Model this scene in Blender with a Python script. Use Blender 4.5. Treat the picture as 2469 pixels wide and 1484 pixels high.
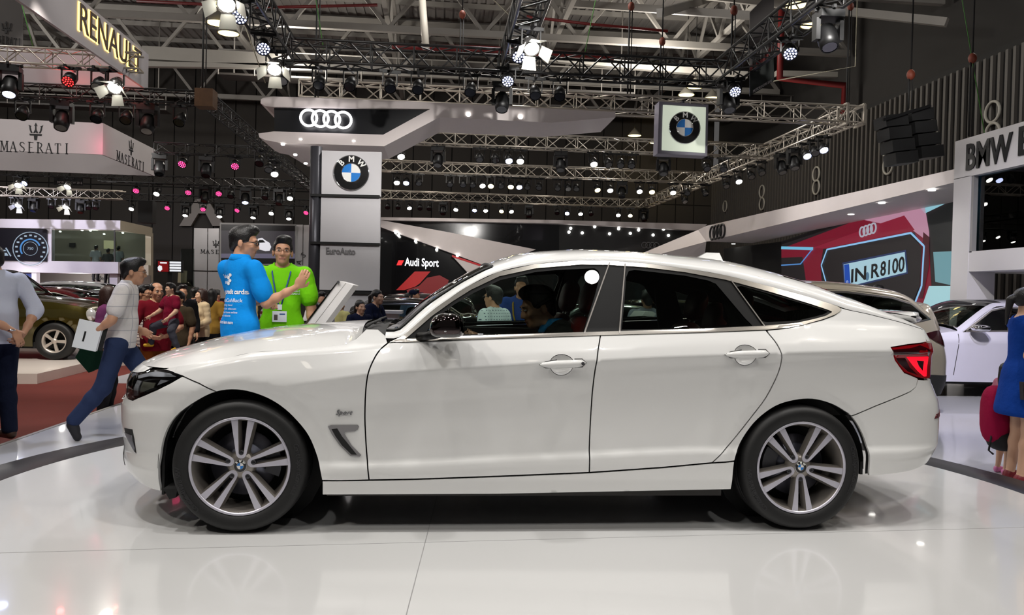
import bpy, bmesh, math, random
import numpy as np
from math import sin, cos, tan, atan2, pi, radians, sqrt, hypot
from mathutils import Vector, Matrix
from mathutils.geometry import delaunay_2d_cdt
random.seed(7); RNG = np.random.default_rng(7)
for _o in list(bpy.data.objects): bpy.data.objects.remove(_o)
SC = bpy.context.scene
COL = SC.collection
# ---------------------------------------------------------------- camera
F_PX, IMG_W, IMG_H = 1920.0, 2469.0, 1484.0
YAW, PITCH, ROLL, CAM_Z = .092, .0156, .024, 1.38
_f = Vector((sin(YAW)*cos(PITCH), cos(YAW)*cos(PITCH), -sin(PITCH)))
_r = Vector((cos(YAW), -sin(YAW), 0)); _u = _r.cross(_f)
_R = _r*cos(ROLL)+_u*sin(ROLL); _U = _u*cos(ROLL)-_r*sin(ROLL)
cam_data = bpy.data.cameras.new('camera'); cam = bpy.data.objects.new('camera', cam_data); COL.objects.link(cam)
cam_data.sensor_width = 36.0; cam_data.lens = 36.0*F_PX/IMG_W; cam_data.clip_end = 300
cam.matrix_world = Matrix(((_R.x, _U.x, -_f.x, 0), (_R.y, _U.y, -_f.y, 0), (_R.z, _U.z, -_f.z, CAM_Z), (0, 0, 0, 1)))
SC.camera = cam
SC.view_settings.view_transform = 'Standard'; SC.view_settings.look = 'None'
SC.view_settings.gamma = 1; SC.view_settings.use_curve_mapping = False
SC.view_settings.exposure = 0.0
SC.cycles.use_denoising = True
SC.cycles.max_bounces = 5; SC.cycles.glossy_bounces = 3; SC.cycles.diffuse_bounces = 2; SC.cycles.transparent_max_bounces = 12; SC.cycles.use_adaptive_sampling = True; SC.cycles.adaptive_threshold = .03
SC.cycles.sample_clamp_indirect = 4.0
SC.cycles.caustics_reflective = False; SC.cycles.caustics_refractive = False
# ---------------------------------------------------------------- world: dim hall air
W = bpy.data.worlds.new('hall_air'); SC.world = W; W.use_nodes = True
W.node_tree.nodes['Background'].inputs[0].default_value = (.75, .72, .70, 1)
W.node_tree.nodes['Background'].inputs[1].default_value = .11

def point_px(px, py):
    """world direction of a photograph pixel (2469 x 1484 frame), used only to look up positions"""
    u, v = px-IMG_W/2, py-IMG_H/2
    d = _f*F_PX+_R*u-_U*v
    return d
def at(px, py, Y): d = point_px(px, py); k = Y/d.y; return Vector((d.x*k, Y, CAM_Z+d.z*k))
def atx(px, py, X): d = point_px(px, py); k = X/d.x; return Vector((X, d.y*k, CAM_Z+d.z*k))
def atz(px, py, Z): d = point_px(px, py); k = (Z-CAM_Z)/d.z; return Vector((d.x*k, d.y*k, Z))
# ---------------------------------------------------------------- lamps on the rigging above the stand
def spot(name, loc, target, watts, color=(1, .93, .82), angle=60, blend=.5, radius=.12):
    L = bpy.data.lights.new(name, 'SPOT'); L.energy = watts; L.color = color; L.spot_size = radians(angle); L.spot_blend = blend
    L.shadow_soft_size = radius
    o = bpy.data.objects.new(name, L); COL.objects.link(o); o.location = loc
    o.rotation_euler = (Vector(target)-Vector(loc)).to_track_quat('-Z', 'Y').to_euler(); return o
def lamp(name, loc, watts, color=(1, .93, .85), radius=.4):
    L = bpy.data.lights.new(name, 'POINT'); L.energy = watts; L.color = color; L.shadow_soft_size = radius
    o = bpy.data.objects.new(name, L); COL.objects.link(o); o.location = loc; return o
WARM, COOL, NEUT = (1, .94, .85), (.74, .79, 1), (1, .97, .93)
for loc, tgt, w, c, ang in [
    ((-4.2, .4, 5.9), (-.4, 4.4, .5), 700, WARM, 56), ((-1.4, -.2, 5.9), (.2, 4.3, .6), 330, NEUT, 56),
    ((1.9, -.2, 5.9), (1.2, 4.3, .6), 330, NEUT, 56), ((5.2, .4, 5.9), (1.8, 4.4, .5), 700, WARM, 56),
    ((-2.6, 3.6, 5.9), (-1.6, 4.7, .8), 800, NEUT, 66), ((.2, 3.4, 5.9), (.2, 4.7, .8), 520, NEUT, 66), ((2.2, 3.4, 5.9), (2.0, 4.7, .8), 520, NEUT, 66), ((4.2, 3.6, 5.9), (3.6, 4.7, .6), 560, NEUT, 66), ((-.6, 4.2, 5.9), (-2.1, 6.6, 1.3), 520, NEUT, 40),
    ((-5.0, 3.4, 5.9), (-1.6, 4.6, .4), 620, WARM, 62), ((6.2, 3.4, 5.9), (3.0, 4.8, .4), 620, WARM, 62),
    ((-4.8, 8.8, 5.9), (-3.2, 6.6, 0), 1000, COOL, 44), ((-.6, 9.4, 5.9), (.0, 5.2, .2), 560, NEUT, 70),
    ((2.6, 9.4, 5.9), (2.0, 5.2, .2), 560, NEUT, 70), ((5.8, 9.0, 5.9), (4.9, 6.6, 0), 700, COOL, 46),
    ((-1.0, 2.6, 6.0), (-.6, 3.6, .1), 300, NEUT, 80), ((2.6, 2.6, 6.0), (2.4, 3.6, .1), 300, NEUT, 80)]:
    spot('stage_spot', loc, tgt, w*.46, c, ang, .6, .09)
for loc, w, c in [((-16, 16, 9), 900, NEUT), ((-20, 30, 9.5), 1500, NEUT), ((-6, 32, 10), 1300, WARM), ((8, 30, 10), 900, WARM), ((1, 18, 10), 700, NEUT), ((-7, 12, 8.5), 500, NEUT), ((13, 16, 10), 300, NEUT)]:
    lamp('hall_lamp', loc, w, c)
LAV = (.86, .84, 1)
for loc, tgt, w, c, ang, bl in [
    ((-1.2, 9.5, 5.8), tuple(at(845, 560, 16)), 900, NEUT, 34, .8), ((2.0, 8.5, 5.6), tuple(at(950, 295, 17)), 4200, NEUT, 44, .8), ((5.0, 9, 5.8), tuple(at(1900, 540, 22)), 3200, NEUT, 48, .8),
    ((4.5, 6, 5.9), tuple(at(2380, 480, 11.5)), 1700, NEUT, 55, .8), ((6.0, 7.2, 5.9), (8.3, 12, .6), 1500, LAV, 60, .7), ((4.6, 6.4, 5.9), (5.9, 10.2, 1.0), 1800, WARM, 50, .7), ((9.5, 7.5, 5.9), (8.0, 10.5, 0), 800, LAV, 70, .8), ((2.4, 19.5, 5.4), tuple(atx(2050, 480, 9.4)), 2200, NEUT, 70, .8),
    ((-2.6, 10.0, 5.8), tuple(atx(290, 110, -5.8)), 420, NEUT, 60, .8), ((-8.3, 17.5, 7.4), tuple(at(86, 345, 22)), 260, NEUT, 38, .6), ((-3.4, 20.0, 6.2), tuple(at(318, 380, 24.5)), 260, NEUT, 34, .6), ((-9, 18.0, 4.0), tuple(at(120, 330, 22)), 320, WARM, 70, .9),
    ((-6.4, 11.5, 5.8), (-7.8, 15.6, .4), 1900, WARM, 62, .7), ((-3.9, 8.2, 5.6), (-3.9, 11.0, .4), 1600, WARM, 64, .8), ((-5.4, 11.5, 5.6), (-4.8, 14.5, .4), 1500, WARM, 70, .8), ((-13, 16, 6), (-12.5, 21, 0), 500, WARM, 80, .8),
    ((-17.5, 29, 6), tuple(at(180, 600, 36)), 3200, LAV, 60, .8), ((-8.5, 20, 5.4), tuple(at(600, 600, 27)), 1100, NEUT, 45, .8), ((0, 23, 5.4), tuple(at(1120, 590, 30)), 900, WARM, 60, .8),
    ((6.8, 36, 8), tuple(at(1600, 410, 46)), 1500, (1, .78, .35), 40, 1.), ((1.0, 19.0, 5.4), (-.5, 16.5, 0), 900, NEUT, 90, .8), ((-.4, 9.6, 5.8), tuple(at(890, 740, 13)), 420, COOL, 48, .8), ((1.8, 9.6, 5.8), tuple(at(1250, 740, 8.2)), 160, NEUT, 60, .8), ((3.2, 9.8, 5.8), tuple(at(1560, 740, 9)), 160, NEUT, 60, .8),
    ((2.5, 13, 5.7), tuple(at(1100, 730, 18)), 400, NEUT, 60, .8)]:
    spot('stand_spot', loc, tgt, w*.55, c, ang, bl, .12)
spot('stage_spot', (-2.2, 2.8, 5.9), (-3.5, 7.2, .9), 330, NEUT, 42, .8, .1)
lamp('stand_fill', tuple(at(190, 668, 36.6)), 70, NEUT, .2); lamp('stand_fill', tuple(at(225, 566, 37.4)), 45, WARM, .2); lamp('stand_fill', tuple(at(40, 668, 35.2)), 25, NEUT, .2)  # unseen point lights added to brighten the two-storey stand's walls and blue panel
lamp('red_wash', tuple(at(250, 350, 21.6)), 10, (1, .12, .25), .08); lamp('red_wash', tuple(at(165, 205, 15.6)), 5, (1, .1, .1), .06); lamp('red_wash', tuple(at(300, 215, 15.6)), 4, (1, .15, .1), .06)
# ---------------------------------------------------------------- materials
def lin(c):
    return tuple(((v/255)/12.92 if v/255 <= .04045 else ((v/255+.055)/1.055)**2.4) for v in c[:3])+(1,)
MATS = {}
def M(name, rgb=(128, 128, 128), rough=.5, metal=0., coat=0., emit=None, es=0., noise=None, bump=None, spec=.5, raw=False):
    if name in MATS: return MATS[name]
    m = bpy.data.materials.new(name); m.use_nodes = True; nt = m.node_tree; b = nt.nodes['Principled BSDF']
    c = rgb if raw else lin(rgb)
    b.inputs['Base Color'].default_value = c; b.inputs['Roughness'].default_value = rough; b.inputs['Metallic'].default_value = metal
    b.inputs['Coat Weight'].default_value = coat; b.inputs['Coat Roughness'].default_value = .03; b.inputs['Specular IOR Level'].default_value = spec
    if emit: b.inputs['Emission Color'].default_value = lin(emit); b.inputs['Emission Strength'].default_value = es
    tc = nt.nodes.new('ShaderNodeTexCoord')
    ns = nt.nodes.new('ShaderNodeTexNoise'); sc, amt = noise or (6.0, .04)
    ns.inputs['Scale'].default_value = sc; ns.inputs['Detail'].default_value = 3
    nt.links.new(tc.outputs['Object'], ns.inputs['Vector'])
    mx = nt.nodes.new('ShaderNodeMix'); mx.data_type = 'RGBA'; mx.blend_type = 'MULTIPLY'
    mr = nt.nodes.new('ShaderNodeMapRange'); mr.inputs['To Min'].default_value = 1-amt; mr.inputs['To Max'].default_value = 1+amt*.5
    nt.links.new(ns.outputs['Fac'], mr.inputs['Value'])
    mx.inputs[0].default_value = 1.0; mx.inputs[6].default_value = c
    nt.links.new(mr.outputs[0], mx.inputs[7]); nt.links.new(mx.outputs[2], b.inputs['Base Color'])
    if bump:
        bs = nt.nodes.new('ShaderNodeTexNoise'); bs.inputs['Scale'].default_value = bump[0]; bs.inputs['Detail'].default_value = 4
        nt.links.new(tc.outputs['Object'], bs.inputs['Vector'])
        bn = nt.nodes.new('ShaderNodeBump'); bn.inputs['Strength'].default_value = bump[1]; bn.inputs['Distance'].default_value = bump[2] if len(bump) > 2 else .01
        nt.links.new(bs.outputs['Fac'], bn.inputs['Height']); nt.links.new(bn.outputs[0], b.inputs['Normal'])
    MATS[name] = m; return m
def glow(name, rgb, es):
    m = M(name, (20, 20, 20), .5, emit=rgb, es=es); m.cycles.emission_sampling = 'NONE'; return m
def glass(name, tint=(120, 135, 130), refl=.04, rough=.0):
    """thin sheet of tinted glass: lets light through, mirrors a little"""
    if name in MATS: return MATS[name]
    m = bpy.data.materials.new(name); m.use_nodes = True; nt = m.node_tree
    for n in list(nt.nodes): nt.nodes.remove(n)
    o = nt.nodes.new('ShaderNodeOutputMaterial'); t = nt.nodes.new('ShaderNodeBsdfTransparent'); g = nt.nodes.new('ShaderNodeBsdfGlossy')
    f = nt.nodes.new('ShaderNodeFresnel'); f.inputs[0].default_value = 1.5; mx = nt.nodes.new('ShaderNodeMixShader')
    t.inputs[0].default_value = lin(tint); g.inputs['Roughness'].default_value = rough; g.inputs['Color'].default_value = (1, 1, 1, 1)
    nt.links.new(f.outputs[0], mx.inputs[0]); nt.links.new(t.outputs[0], mx.inputs[1]); nt.links.new(g.outputs[0], mx.inputs[2]); nt.links.new(mx.outputs[0], o.inputs[0])
    MATS[name] = m; return m
# ---------------------------------------------------------------- mesh helpers
def link(name, mesh, parent=None):
    o = bpy.data.objects.new(name, mesh); COL.objects.link(o)
    if parent is not None: o.parent = parent
    return o
def mesh_obj(name, V, Fc, mats, parent=None, smooth=False, mi=None, normals=None):
    me = bpy.data.meshes.new(name); me.from_pydata([tuple(map(float, v)) for v in V], [], [tuple(map(int, f)) for f in Fc])
    for m in (mats if isinstance(mats, (list, tuple)) else [mats]): me.materials.append(m)
    if mi is not None: me.polygons.foreach_set('material_index', np.array(mi, np.int32))
    if smooth: me.polygons.foreach_set('use_smooth', np.ones(len(me.polygons), bool))
    me.update()
    if normals is not None: me.normals_split_custom_set_from_vertices([tuple(map(float, n)) for n in normals])
    return link(name, me, parent)
def thing(name, label, cat, loc=(0, 0, 0), rz=0., group=None, parent=None):
    o = bpy.data.objects.new(name, None); COL.objects.link(o); o.empty_display_size = .1
    o.location = loc; o.rotation_euler = (0, 0, rz)
    if parent is not None: o.parent = parent
    if label: o['label'] = label
    if cat: o['category'] = cat
    if group: o['group'] = group
    return o
def tag(o, label, cat, group=None, kind=None):
    if label: o['label'] = label
    if cat: o['category'] = cat
    if group: o['group'] = group
    if kind: o['kind'] = kind
    return o
def struct(o): o['kind'] = 'structure'; return o
def stuff(o): o['kind'] = 'stuff'; return o
def copy_tree(o, parent=None, first=True):
    c = o.copy(); COL.objects.link(c)
    if not first: c.parent = parent
    for ch in list(o.children): copy_tree(ch, c, False)
    return c
def wm(o):
    return (wm(o.parent) @ o.matrix_basis) if o.parent is not None else o.matrix_basis.copy()
class MB:
    """collects faces of one mesh"""
    def __init__(s): s.V = []; s.F = []; s.I = []; s.S = []
    def add(s, V, Fc, mi=0, smooth=False):
        n = len(s.V); s.V += [tuple(v) for v in V]
        for f in Fc: s.F.append(tuple(i+n for i in f)); s.I.append(mi); s.S.append(smooth)
        return s
    def box(s, lo, hi, mi=0, mat=None):
        x0, y0, z0 = lo; x1, y1, z1 = hi
        V = [(x0, y0, z0), (x1, y0, z0), (x1, y1, z0), (x0, y1, z0), (x0, y0, z1), (x1, y0, z1), (x1, y1, z1), (x0, y1, z1)]
        if mat is not None: V = [tuple(mat @ Vector(v)) for v in V]
        return s.add(V, [(0, 3, 2, 1), (4, 5, 6, 7), (0, 1, 5, 4), (1, 2, 6, 5), (2, 3, 7, 6), (3, 0, 4, 7)], mi)
    def bar(s, a, b, w, h=None, mi=0):
        """square bar from a to b"""
        a, b = Vector(a), Vector(b); d = (b-a); L = d.length
        if L < 1e-6: return s
        d /= L; h = h or w
        up = Vector((0, 0, 1)) if abs(d.z) < .95 else Vector((0, 1, 0))
        x = d.cross(up).normalized(); y = x.cross(d)
        V = []
        for p in (a, b):
            for sx, sy in ((-1, -1), (1, -1), (1, 1), (-1, 1)): V.append(p+x*sx*w/2+y*sy*h/2)
        return s.add(V, [(0, 1, 2, 3), (7, 6, 5, 4), (0, 4, 5, 1), (1, 5, 6, 2), (2, 6, 7, 3), (3, 7, 4, 0)], mi)
    def tube(s, pts, r, n=8, mi=0, closed=False, caps=True, smooth=True):
        P = [Vector(p) for p in pts]; N = len(P); R = r if isinstance(r, (list, tuple)) else [r]*N
        V = []; prev = None
        for i in range(N):
            a = P[(i-1) % N] if (closed or i > 0) else P[i]; b = P[(i+1) % N] if (closed or i < N-1) else P[i]
            t = (b-a).normalized()
            if prev is None:
                up = Vector((0, 0, 1)) if abs(t.z) < .9 else Vector((0, 1, 0)); x = t.cross(up).normalized()
            else:
                x = (prev-t*prev.dot(t)).normalized()
            prev = x; y = t.cross(x)
            for k in range(n):
                q = 2*pi*k/n; V.append(P[i]+(x*cos(q)+y*sin(q))*R[i])
        Fc = []
        for i in range(N if closed else N-1):
            j = (i+1) % N
            for k in range(n): Fc.append((i*n+k, i*n+(k+1) % n, j*n+(k+1) % n, j*n+k))
        s.add(V, Fc, mi, smooth)
        if caps and not closed:
            b = len(s.V)-N*n
            s.F.append(tuple(b+k for k in range(n))[::-1]); s.I.append(mi); s.S.append(False)
            s.F.append(tuple(b+(N-1)*n+k for k in range(n))); s.I.append(mi); s.S.append(False)
        return s
    def lathe(s, prof, n=32, axis='z', c=(0, 0, 0), mi=0, smooth=True, mis=None, close=False):
        """prof: (r, h) pairs turned about the axis"""
        V = []; c = Vector(c)
        for r, h in prof:
            for k in range(n):
                q = 2*pi*k/n
                v = {'z': (r*cos(q), r*sin(q), h), 'y': (r*cos(q), h, r*sin(q)), 'x': (h, r*cos(q), r*sin(q))}[axis]
                V.append(c+Vector(v))
        b = len(s.V); s.V += [tuple(v) for v in V]
        for i in range(len(prof)-1):
            for k in range(n):
                f = (b+i*n+k, b+i*n+(k+1) % n, b+(i+1)*n+(k+1) % n, b+(i+1)*n+k)
                s.F.append(f if axis != 'y' else f[::-1]); s.I.append(mis[i] if mis else mi); s.S.append(smooth)
        return s
    def prism(s, poly, d, mi=0, side_mi=None, back=True):
        """poly: 3-D points of a planar face, pushed along d"""
        P = [Vector(p) for p in poly]; d = Vector(d); n = len(P)
        nrm = Vector((0, 0, 0))
        for i in range(n): nrm += P[i].cross(P[(i+1) % n])
        if nrm.dot(d) > 0: P = P[::-1]
        b = len(s.V); s.V += [tuple(p) for p in P]+[tuple(p+d) for p in P]
        s.F.append(tuple(b+i for i in range(n))); s.I.append(mi); s.S.append(False)
        if back: s.F.append(tuple(b+n+i for i in range(n))[::-1]); s.I.append(mi if side_mi is None else side_mi); s.S.append(False)
        for i in range(n):
            j = (i+1) % n
            s.F.append((b+i, b+n+i, b+n+j, b+j)); s.I.append(mi if side_mi is None else side_mi); s.S.append(False)
        return s
    def ell(s, c, r, n=14, m=9, mi=0, rot=None):
        V = []; c = Vector(c)
        for i in range(m+1):
            th = pi*i/m
            for k in range(n):
                q = 2*pi*k/n; v = Vector((r[0]*sin(th)*cos(q), r[1]*sin(th)*sin(q), r[2]*cos(th)))
                V.append(c+(rot @ v if rot else v))
        Fc = [(i*n+k, (i+1)*n+k, (i+1)*n+(k+1) % n, i*n+(k+1) % n) for i in range(m) for k in range(n)]
        return s.add(V, Fc, mi, True)
    def build(s, name, mats, parent=None, world=False):
        V = s.V
        if world and parent is not None:
            inv = wm(parent).inverted(); V = [tuple(inv @ Vector(v)) for v in V]
        me = bpy.data.meshes.new(name); me.from_pydata([tuple(v) for v in V], [], s.F)
        for m in (mats if isinstance(mats, (list, tuple)) else [mats]): me.materials.append(m)
        me.polygons.foreach_set('material_index', np.array(s.I, np.int32)); me.polygons.foreach_set('use_smooth', np.array(s.S, bool))
        me.validate(); me.update()
        return link(name, me, parent)
def text_mesh(body, size=1., depth=.01, bold=0., align='CENTER', shear=0., space=1.):
    cu = bpy.data.curves.new('lettering', 'FONT'); cu.body = body; cu.size = size; cu.extrude = depth/2; cu.offset = bold; cu.align_x = align; cu.shear = shear
    cu.align_y = 'CENTER'; cu.space_character = space; cu.resolution_u = 3
    o = bpy.data.objects.new('lettering', cu); COL.objects.link(o)
    dg = bpy.context.evaluated_depsgraph_get(); me = bpy.data.meshes.new_from_object(o.evaluated_get(dg))
    bpy.data.objects.remove(o); bpy.data.curves.remove(cu); return me
def text_obj(name, body, size, mat, loc, right, up, depth=.02, bold=0., parent=None, width=None, **k):
    """lettering lying in the plane spanned by right and up"""
    me = text_mesh(body, size, depth, bold, **k); me.materials.clear(); me.materials.append(mat); me.name = name
    o = link(name, me, parent); r = Vector(right).normalized(); u = Vector(up).normalized(); n = r.cross(u)
    sx = 1.
    if width:
        xs = [v.co.x for v in me.vertices]; sx = width/(max(xs)-min(xs))
    Mx = Matrix(((r.x*sx, u.x, n.x, loc[0]), (r.y*sx, u.y, n.y, loc[1]), (r.z*sx, u.z, n.z, loc[2]), (0, 0, 0, 1)))
    me.transform(Mx if parent is None else wm(parent).inverted() @ Mx); return o
# ---------------------------------------------------------------- floor, stage, turntable
m_carpet = M('red_carpet', (92, 24, 12), .95, noise=(3, .18), bump=(160, .5, .004))
m_white_floor = M('glossy_white_floor', (206, 207, 214), .16, coat=.35, noise=(1.2, .03))
m_disc = M('turntable_white', (208, 208, 208), .14, coat=.35, noise=(1.0, .03))
m_black_gloss = M('black_gloss', (20, 18, 18), .42)
m_white = M('white_panel', (226, 223, 222), .55, noise=(2, .05))
m_grey_trim = M('grey_trim', (150, 148, 146), .45)
f = MB(); f.box((-70, -12, -.3), (45, 60, -.18)); o = struct(f.build('floor', m_carpet))
f = MB(); f.box((-3.66, -8, -.178), (13.5, 9.9, 0)); st = struct(f.build('stage_floor', m_white_floor))
f = MB(); f.box((2.6, 9.901, -.178), (13.5, 16.5, 0)); struct(f.build('stage_floor', m_white_floor))
f = MB(); f.box((-3.70, -8, -.178), (-3.662, 9.9, .004)); o = f.build('edge_trim', m_grey_trim, st)
f = MB(); f.box((-5.4, 13.2, -.179), (2.55, 33, -.165)); f.box((2.61, 16.6, -.179), (12.5, 33, -.165)); struct(f.build('stand_floor', m_white_floor))
tt = thing('turntable', 'round white car turntable with a black rim under the white hatchback', 'turntable', (.58, 4.94, 0))
f = MB(); R = 3.256
f.lathe([(0, .16), (R-.004, .16)], 128, 'z'); f.build('disc', m_disc, tt)
f = MB(); f.lathe([(R, .158), (R+.006, .161), (3.545, .161), (3.55, .157), (3.55, .001)], 128, 'z'); f.build('rim', m_black_gloss, tt)
# hairline joints of the disc boards
f = MB()
for (x0, y0), (x1, y1) in [((-3.0, -1.2), (3.1, -.8)), ((-.75, -3.1), (-.35, 3.2))]:
    f.bar((x0, y0, .1603), (x1, y1, .1603), .004, .0012)
f.build('joint', M('joint_grey', (150, 150, 150), .6), tt)
# ---------------------------------------------------------------- hall shell
m_wall = M('wall_panel_grey', (52, 48, 44), .8, noise=(.5, .12)); m_wall_dark = M('wall_gap', (16, 15, 14), .9)
m_rib_light = M('rib_grey', (84, 80, 76), .6); m_rib_dark = M('right_wall_dark', (30, 29, 28), .8)
m_roof = M('roof_sheet', (150, 146, 142), .7, noise=(.6, .08)); m_steel = M('roof_steel', (150, 146, 140), .55, noise=(1.5, .1)); m_steel_d = M('dark_steel', (64, 60, 57), .6)
m_truss_black = M('truss_black', (20, 19, 19), .45); m_truss_alu = M('truss_aluminium', (188, 180, 168), .35, metal=.75)
YB, XR, ZT = 46.0, 16.0, 14.2
f = MB(); f.box((-62, YB, -.2), (XR, YB+.3, ZT)); wb = struct(f.build('wall_back', m_wall_dark))
pm = None; nP = 0
x = XR-1.1
while x > -48:
    for z0, z1 in ((-.1, 6.9), (6.96, ZT-.05)):
        f = MB(); f.box((0, 0, 0), (1.04, .06, z1-z0))
        if z0 < 1 and pm is None or z0 > 1 and nP < 2:
            o = f.build('wall_panel', m_wall, wb); nP += 1
            if z0 < 1: pm = o.data
            else: pm2 = o.data
        else:
            o = link('wall_panel', pm if z0 < 1 else pm2, wb)
        o.location = (x, YB-.07, z0)
    x -= 1.1
f = MB(); f.box((XR, -12, -.2), (XR+.3, YB, 8.9)); wr = struct(f.build('wall_right', m_rib_dark))
f = MB(); f.box((-.10, 0, 0), (0, .11, 8.7)); o = f.build('wall_rib', m_rib_light, wr); o.location = (XR, 12, 0); rib = o.data
for k in range(1, 110):
    o = link('wall_rib', rib, wr); o.location = (XR, 12+.31*k, 0)
f = MB(); f.box((XR+.3, -12, 8.9), (XR+.6, YB, ZT)); struct(f.build('wall_right_upper', M('upper_wall', (44, 42, 40), .9)))
m_ring = M('ring_white', (170, 166, 156), .5)
for px, py in ((2393, 270), (2393, 322), (2141, 362), (2141, 400), (1968, 420), (1968, 452), (1837, 462), (1837, 492), (1748, 498)):
    c = atx(px, py, XR-.13); f = MB(); f.tube([(0, .30*cos(a), .30*sin(a)) for a in [2*pi*k/20 for k in range(20)]], .045, 6, closed=True)
    o = f.build('air_nozzle', m_ring, wr); o.location = c
f = MB(); f.box((-62, -12, ZT), (XR+.6, YB+.3, ZT+.1)); ce = struct(f.build('ceiling', m_roof))
f = MB()
for k in range(150):
    xx = -45+k*.4; f.box((xx, 10, ZT-.05), (xx+.14, YB, ZT-.001))
stuff(f.build('roof_corrugation', m_roof, ce))
f = MB(); o = None
for k in range(13):
    y = 16+2.4*k
    if o is None: f.box((-45, 0, -.22), (XR, .09, 0)); o = f.build('purlin', m_steel, ce); pd = o.data
    else: o = link('purlin', pd, ce)
    o.location = (0, y, ZT-.06)
# steel roof trusses across the hall
def beam_truss(name, A, B, depth, nb, label, group, r=.11, axis=None):
    A, B = Vector(A), Vector(B); t = thing(name, label, 'roof truss', A, 0, group); D = B-A
    for k, dz in enumerate((0, depth)):
        f = MB(); f.bar((0, 0, dz), (D.x, D.y, D.z+dz), r*2, r*2.2); f.build('chord', m_steel, t)
    for k in range(nb):
        p, q = D*(k/nb), D*((k+1)/nb); up = Vector((0, 0, depth)); mid = (p+q)/2
        f = MB(); f.bar(p, mid+up, r*1.2); f.build('web', m_steel, t)
        f = MB(); f.bar(mid+up, q, r*1.2); f.build('web', m_steel, t)
ORD = ('nearest', 'second', 'third', 'fourth', 'fifth', 'sixth', 'seventh', 'eighth', 'ninth', 'tenth')
for i, (y, z) in enumerate(((24.5, 11.2), (30.5, 11.3), (37, 11.4), (43.5, 11.5))):
    beam_truss('roof_truss', (-42, y, z), (XR, y, z), 2.3, 16, 'wide grey steel roof truss spanning the hall, %s of four' % ORD[i], 'steel roof trusses')
for i, x in enumerate((-19, -8.5, -2.2, 4.5, 11)):
    beam_truss('roof_truss', (x, 20, 11.9), (x, 45.5, 11.9), 1.7, 9, 'grey roof truss running towards the back wall, %s from the left' % ('first', 'second', 'third', 'fourth', 'fifth')[i], 'lengthwise roof trusses', .09)
for i, (a, b) in enumerate((((-3.5, 22, 9.6), (4.5, 30, 13.8)), ((6, 22, 9.4), (11, 32, 13.8)), ((9.5, 24, 10.2), (3, 33, 13.6)), ((-12, 24, 10), (-6, 31, 13.8)), ((14.5, 22, 9.6), (7, 31, 13.6)), ((0, 24, 12.8), (-7, 26, 9.9)))):
    f = MB(); f.bar(a, b, .2, .24); tag(f.build('brace', m_steel), 'slanting grey steel brace under the roof, %s' % ('left of the middle', 'right of the emblem box', 'crossing above the emblem box', 'far left above the rusty block', 'far right', 'above the four-ring canopy')[i], 'brace', 'roof braces')
for i, (x0, y, z) in enumerate(((-9, 33, 9.95), (-30, 39, 9.7), (2, 36, 10.0))):
    t = thing('catwalk', 'steel catwalk with pipe railings under the roof, %s' % ('in the middle', 'at the far left', 'on the right')[i], 'catwalk', (x0, y, z), 0, 'catwalks'); L = 17
    f = MB(); f.box((0, 0, 0), (L, .9, .08)); f.build('deck', m_steel_d, t)
    for zz in (.5, 1.0):
        f = MB(); f.tube([(0, 0, zz), (L, 0, zz)], .03, 6); f.build('rail', m_steel, t)
    for q in (.5, L-.5):
        f = MB(); f.tube([(q, .45, .08), (q, .45, ZT-z)], .03, 6); f.build('hanger', m_steel, t)
    for k in range(13):
        f = MB(); f.tube([(L*k/12, 0, 0), (L*k/12, 0, 1.0)], .025, 6); f.build('post', m_steel, t)
m_pipe = M('red_pipe', (110, 22, 22), .5); m_rail = M('white_beam', (176, 172, 164), .6)
for pts, r, lb in ((((945, 112), (1170, 118), (1480, 138)), .11, 'thick dark red pipe behind the black truss'), (((330, 2), (640, 18), (910, 12)), .05, 'thin red pipe high under the roof'), (((1270, 40), (1420, 58), (1610, 75)), .05, 'thin red pipe above the middle trusses'), (((1150, 118), (1310, 130)), .09, 'short red pipe over the middle black truss')):
    f = MB(); f.tube([at(a, b, 27) for a, b in pts], r, 8); tag(f.build('pipe', m_pipe), lb, 'pipe')
q_ = at(2035, 206, 30); f = MB(); q2_ = at(1880, 190, 30); f.tube([at(2035, 280, 30), q_, q2_, Vector((q2_.x, q2_.y, ZT))], .14, 8); tag(f.build('pipe', m_pipe), 'dark red angled pipe above the silver truss corner', 'pipe')
for a, b, lb in ((((345, 128), (700, 148)), .5, 'pale roof beam behind the black lighting frame'), (((345, 156), (1010, 166)), .18, 'pale slim beam under the roof on the left'), (((1250, 134), (1800, 182)), .3, 'pale roof beam behind the middle trusses'), (((1870, 178), (2240, 186)), .22, 'pale roof beam on the right')):
    p, q = at(*a[0], 32), at(*a[1], 32); f = MB(); f.bar(p, q, .25, b); tag(f.build('roof_beam', m_rail), lb, 'beam')
f = MB(); f.tube([at(1018, 0, 20), at(1027, 118, 20)], .09, 8); tag(f.build('drop_pipe', M('pale_pipe', (190, 184, 172), .5)), 'pale vertical pipe hanging above the four-ring canopy', 'pipe')
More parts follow.
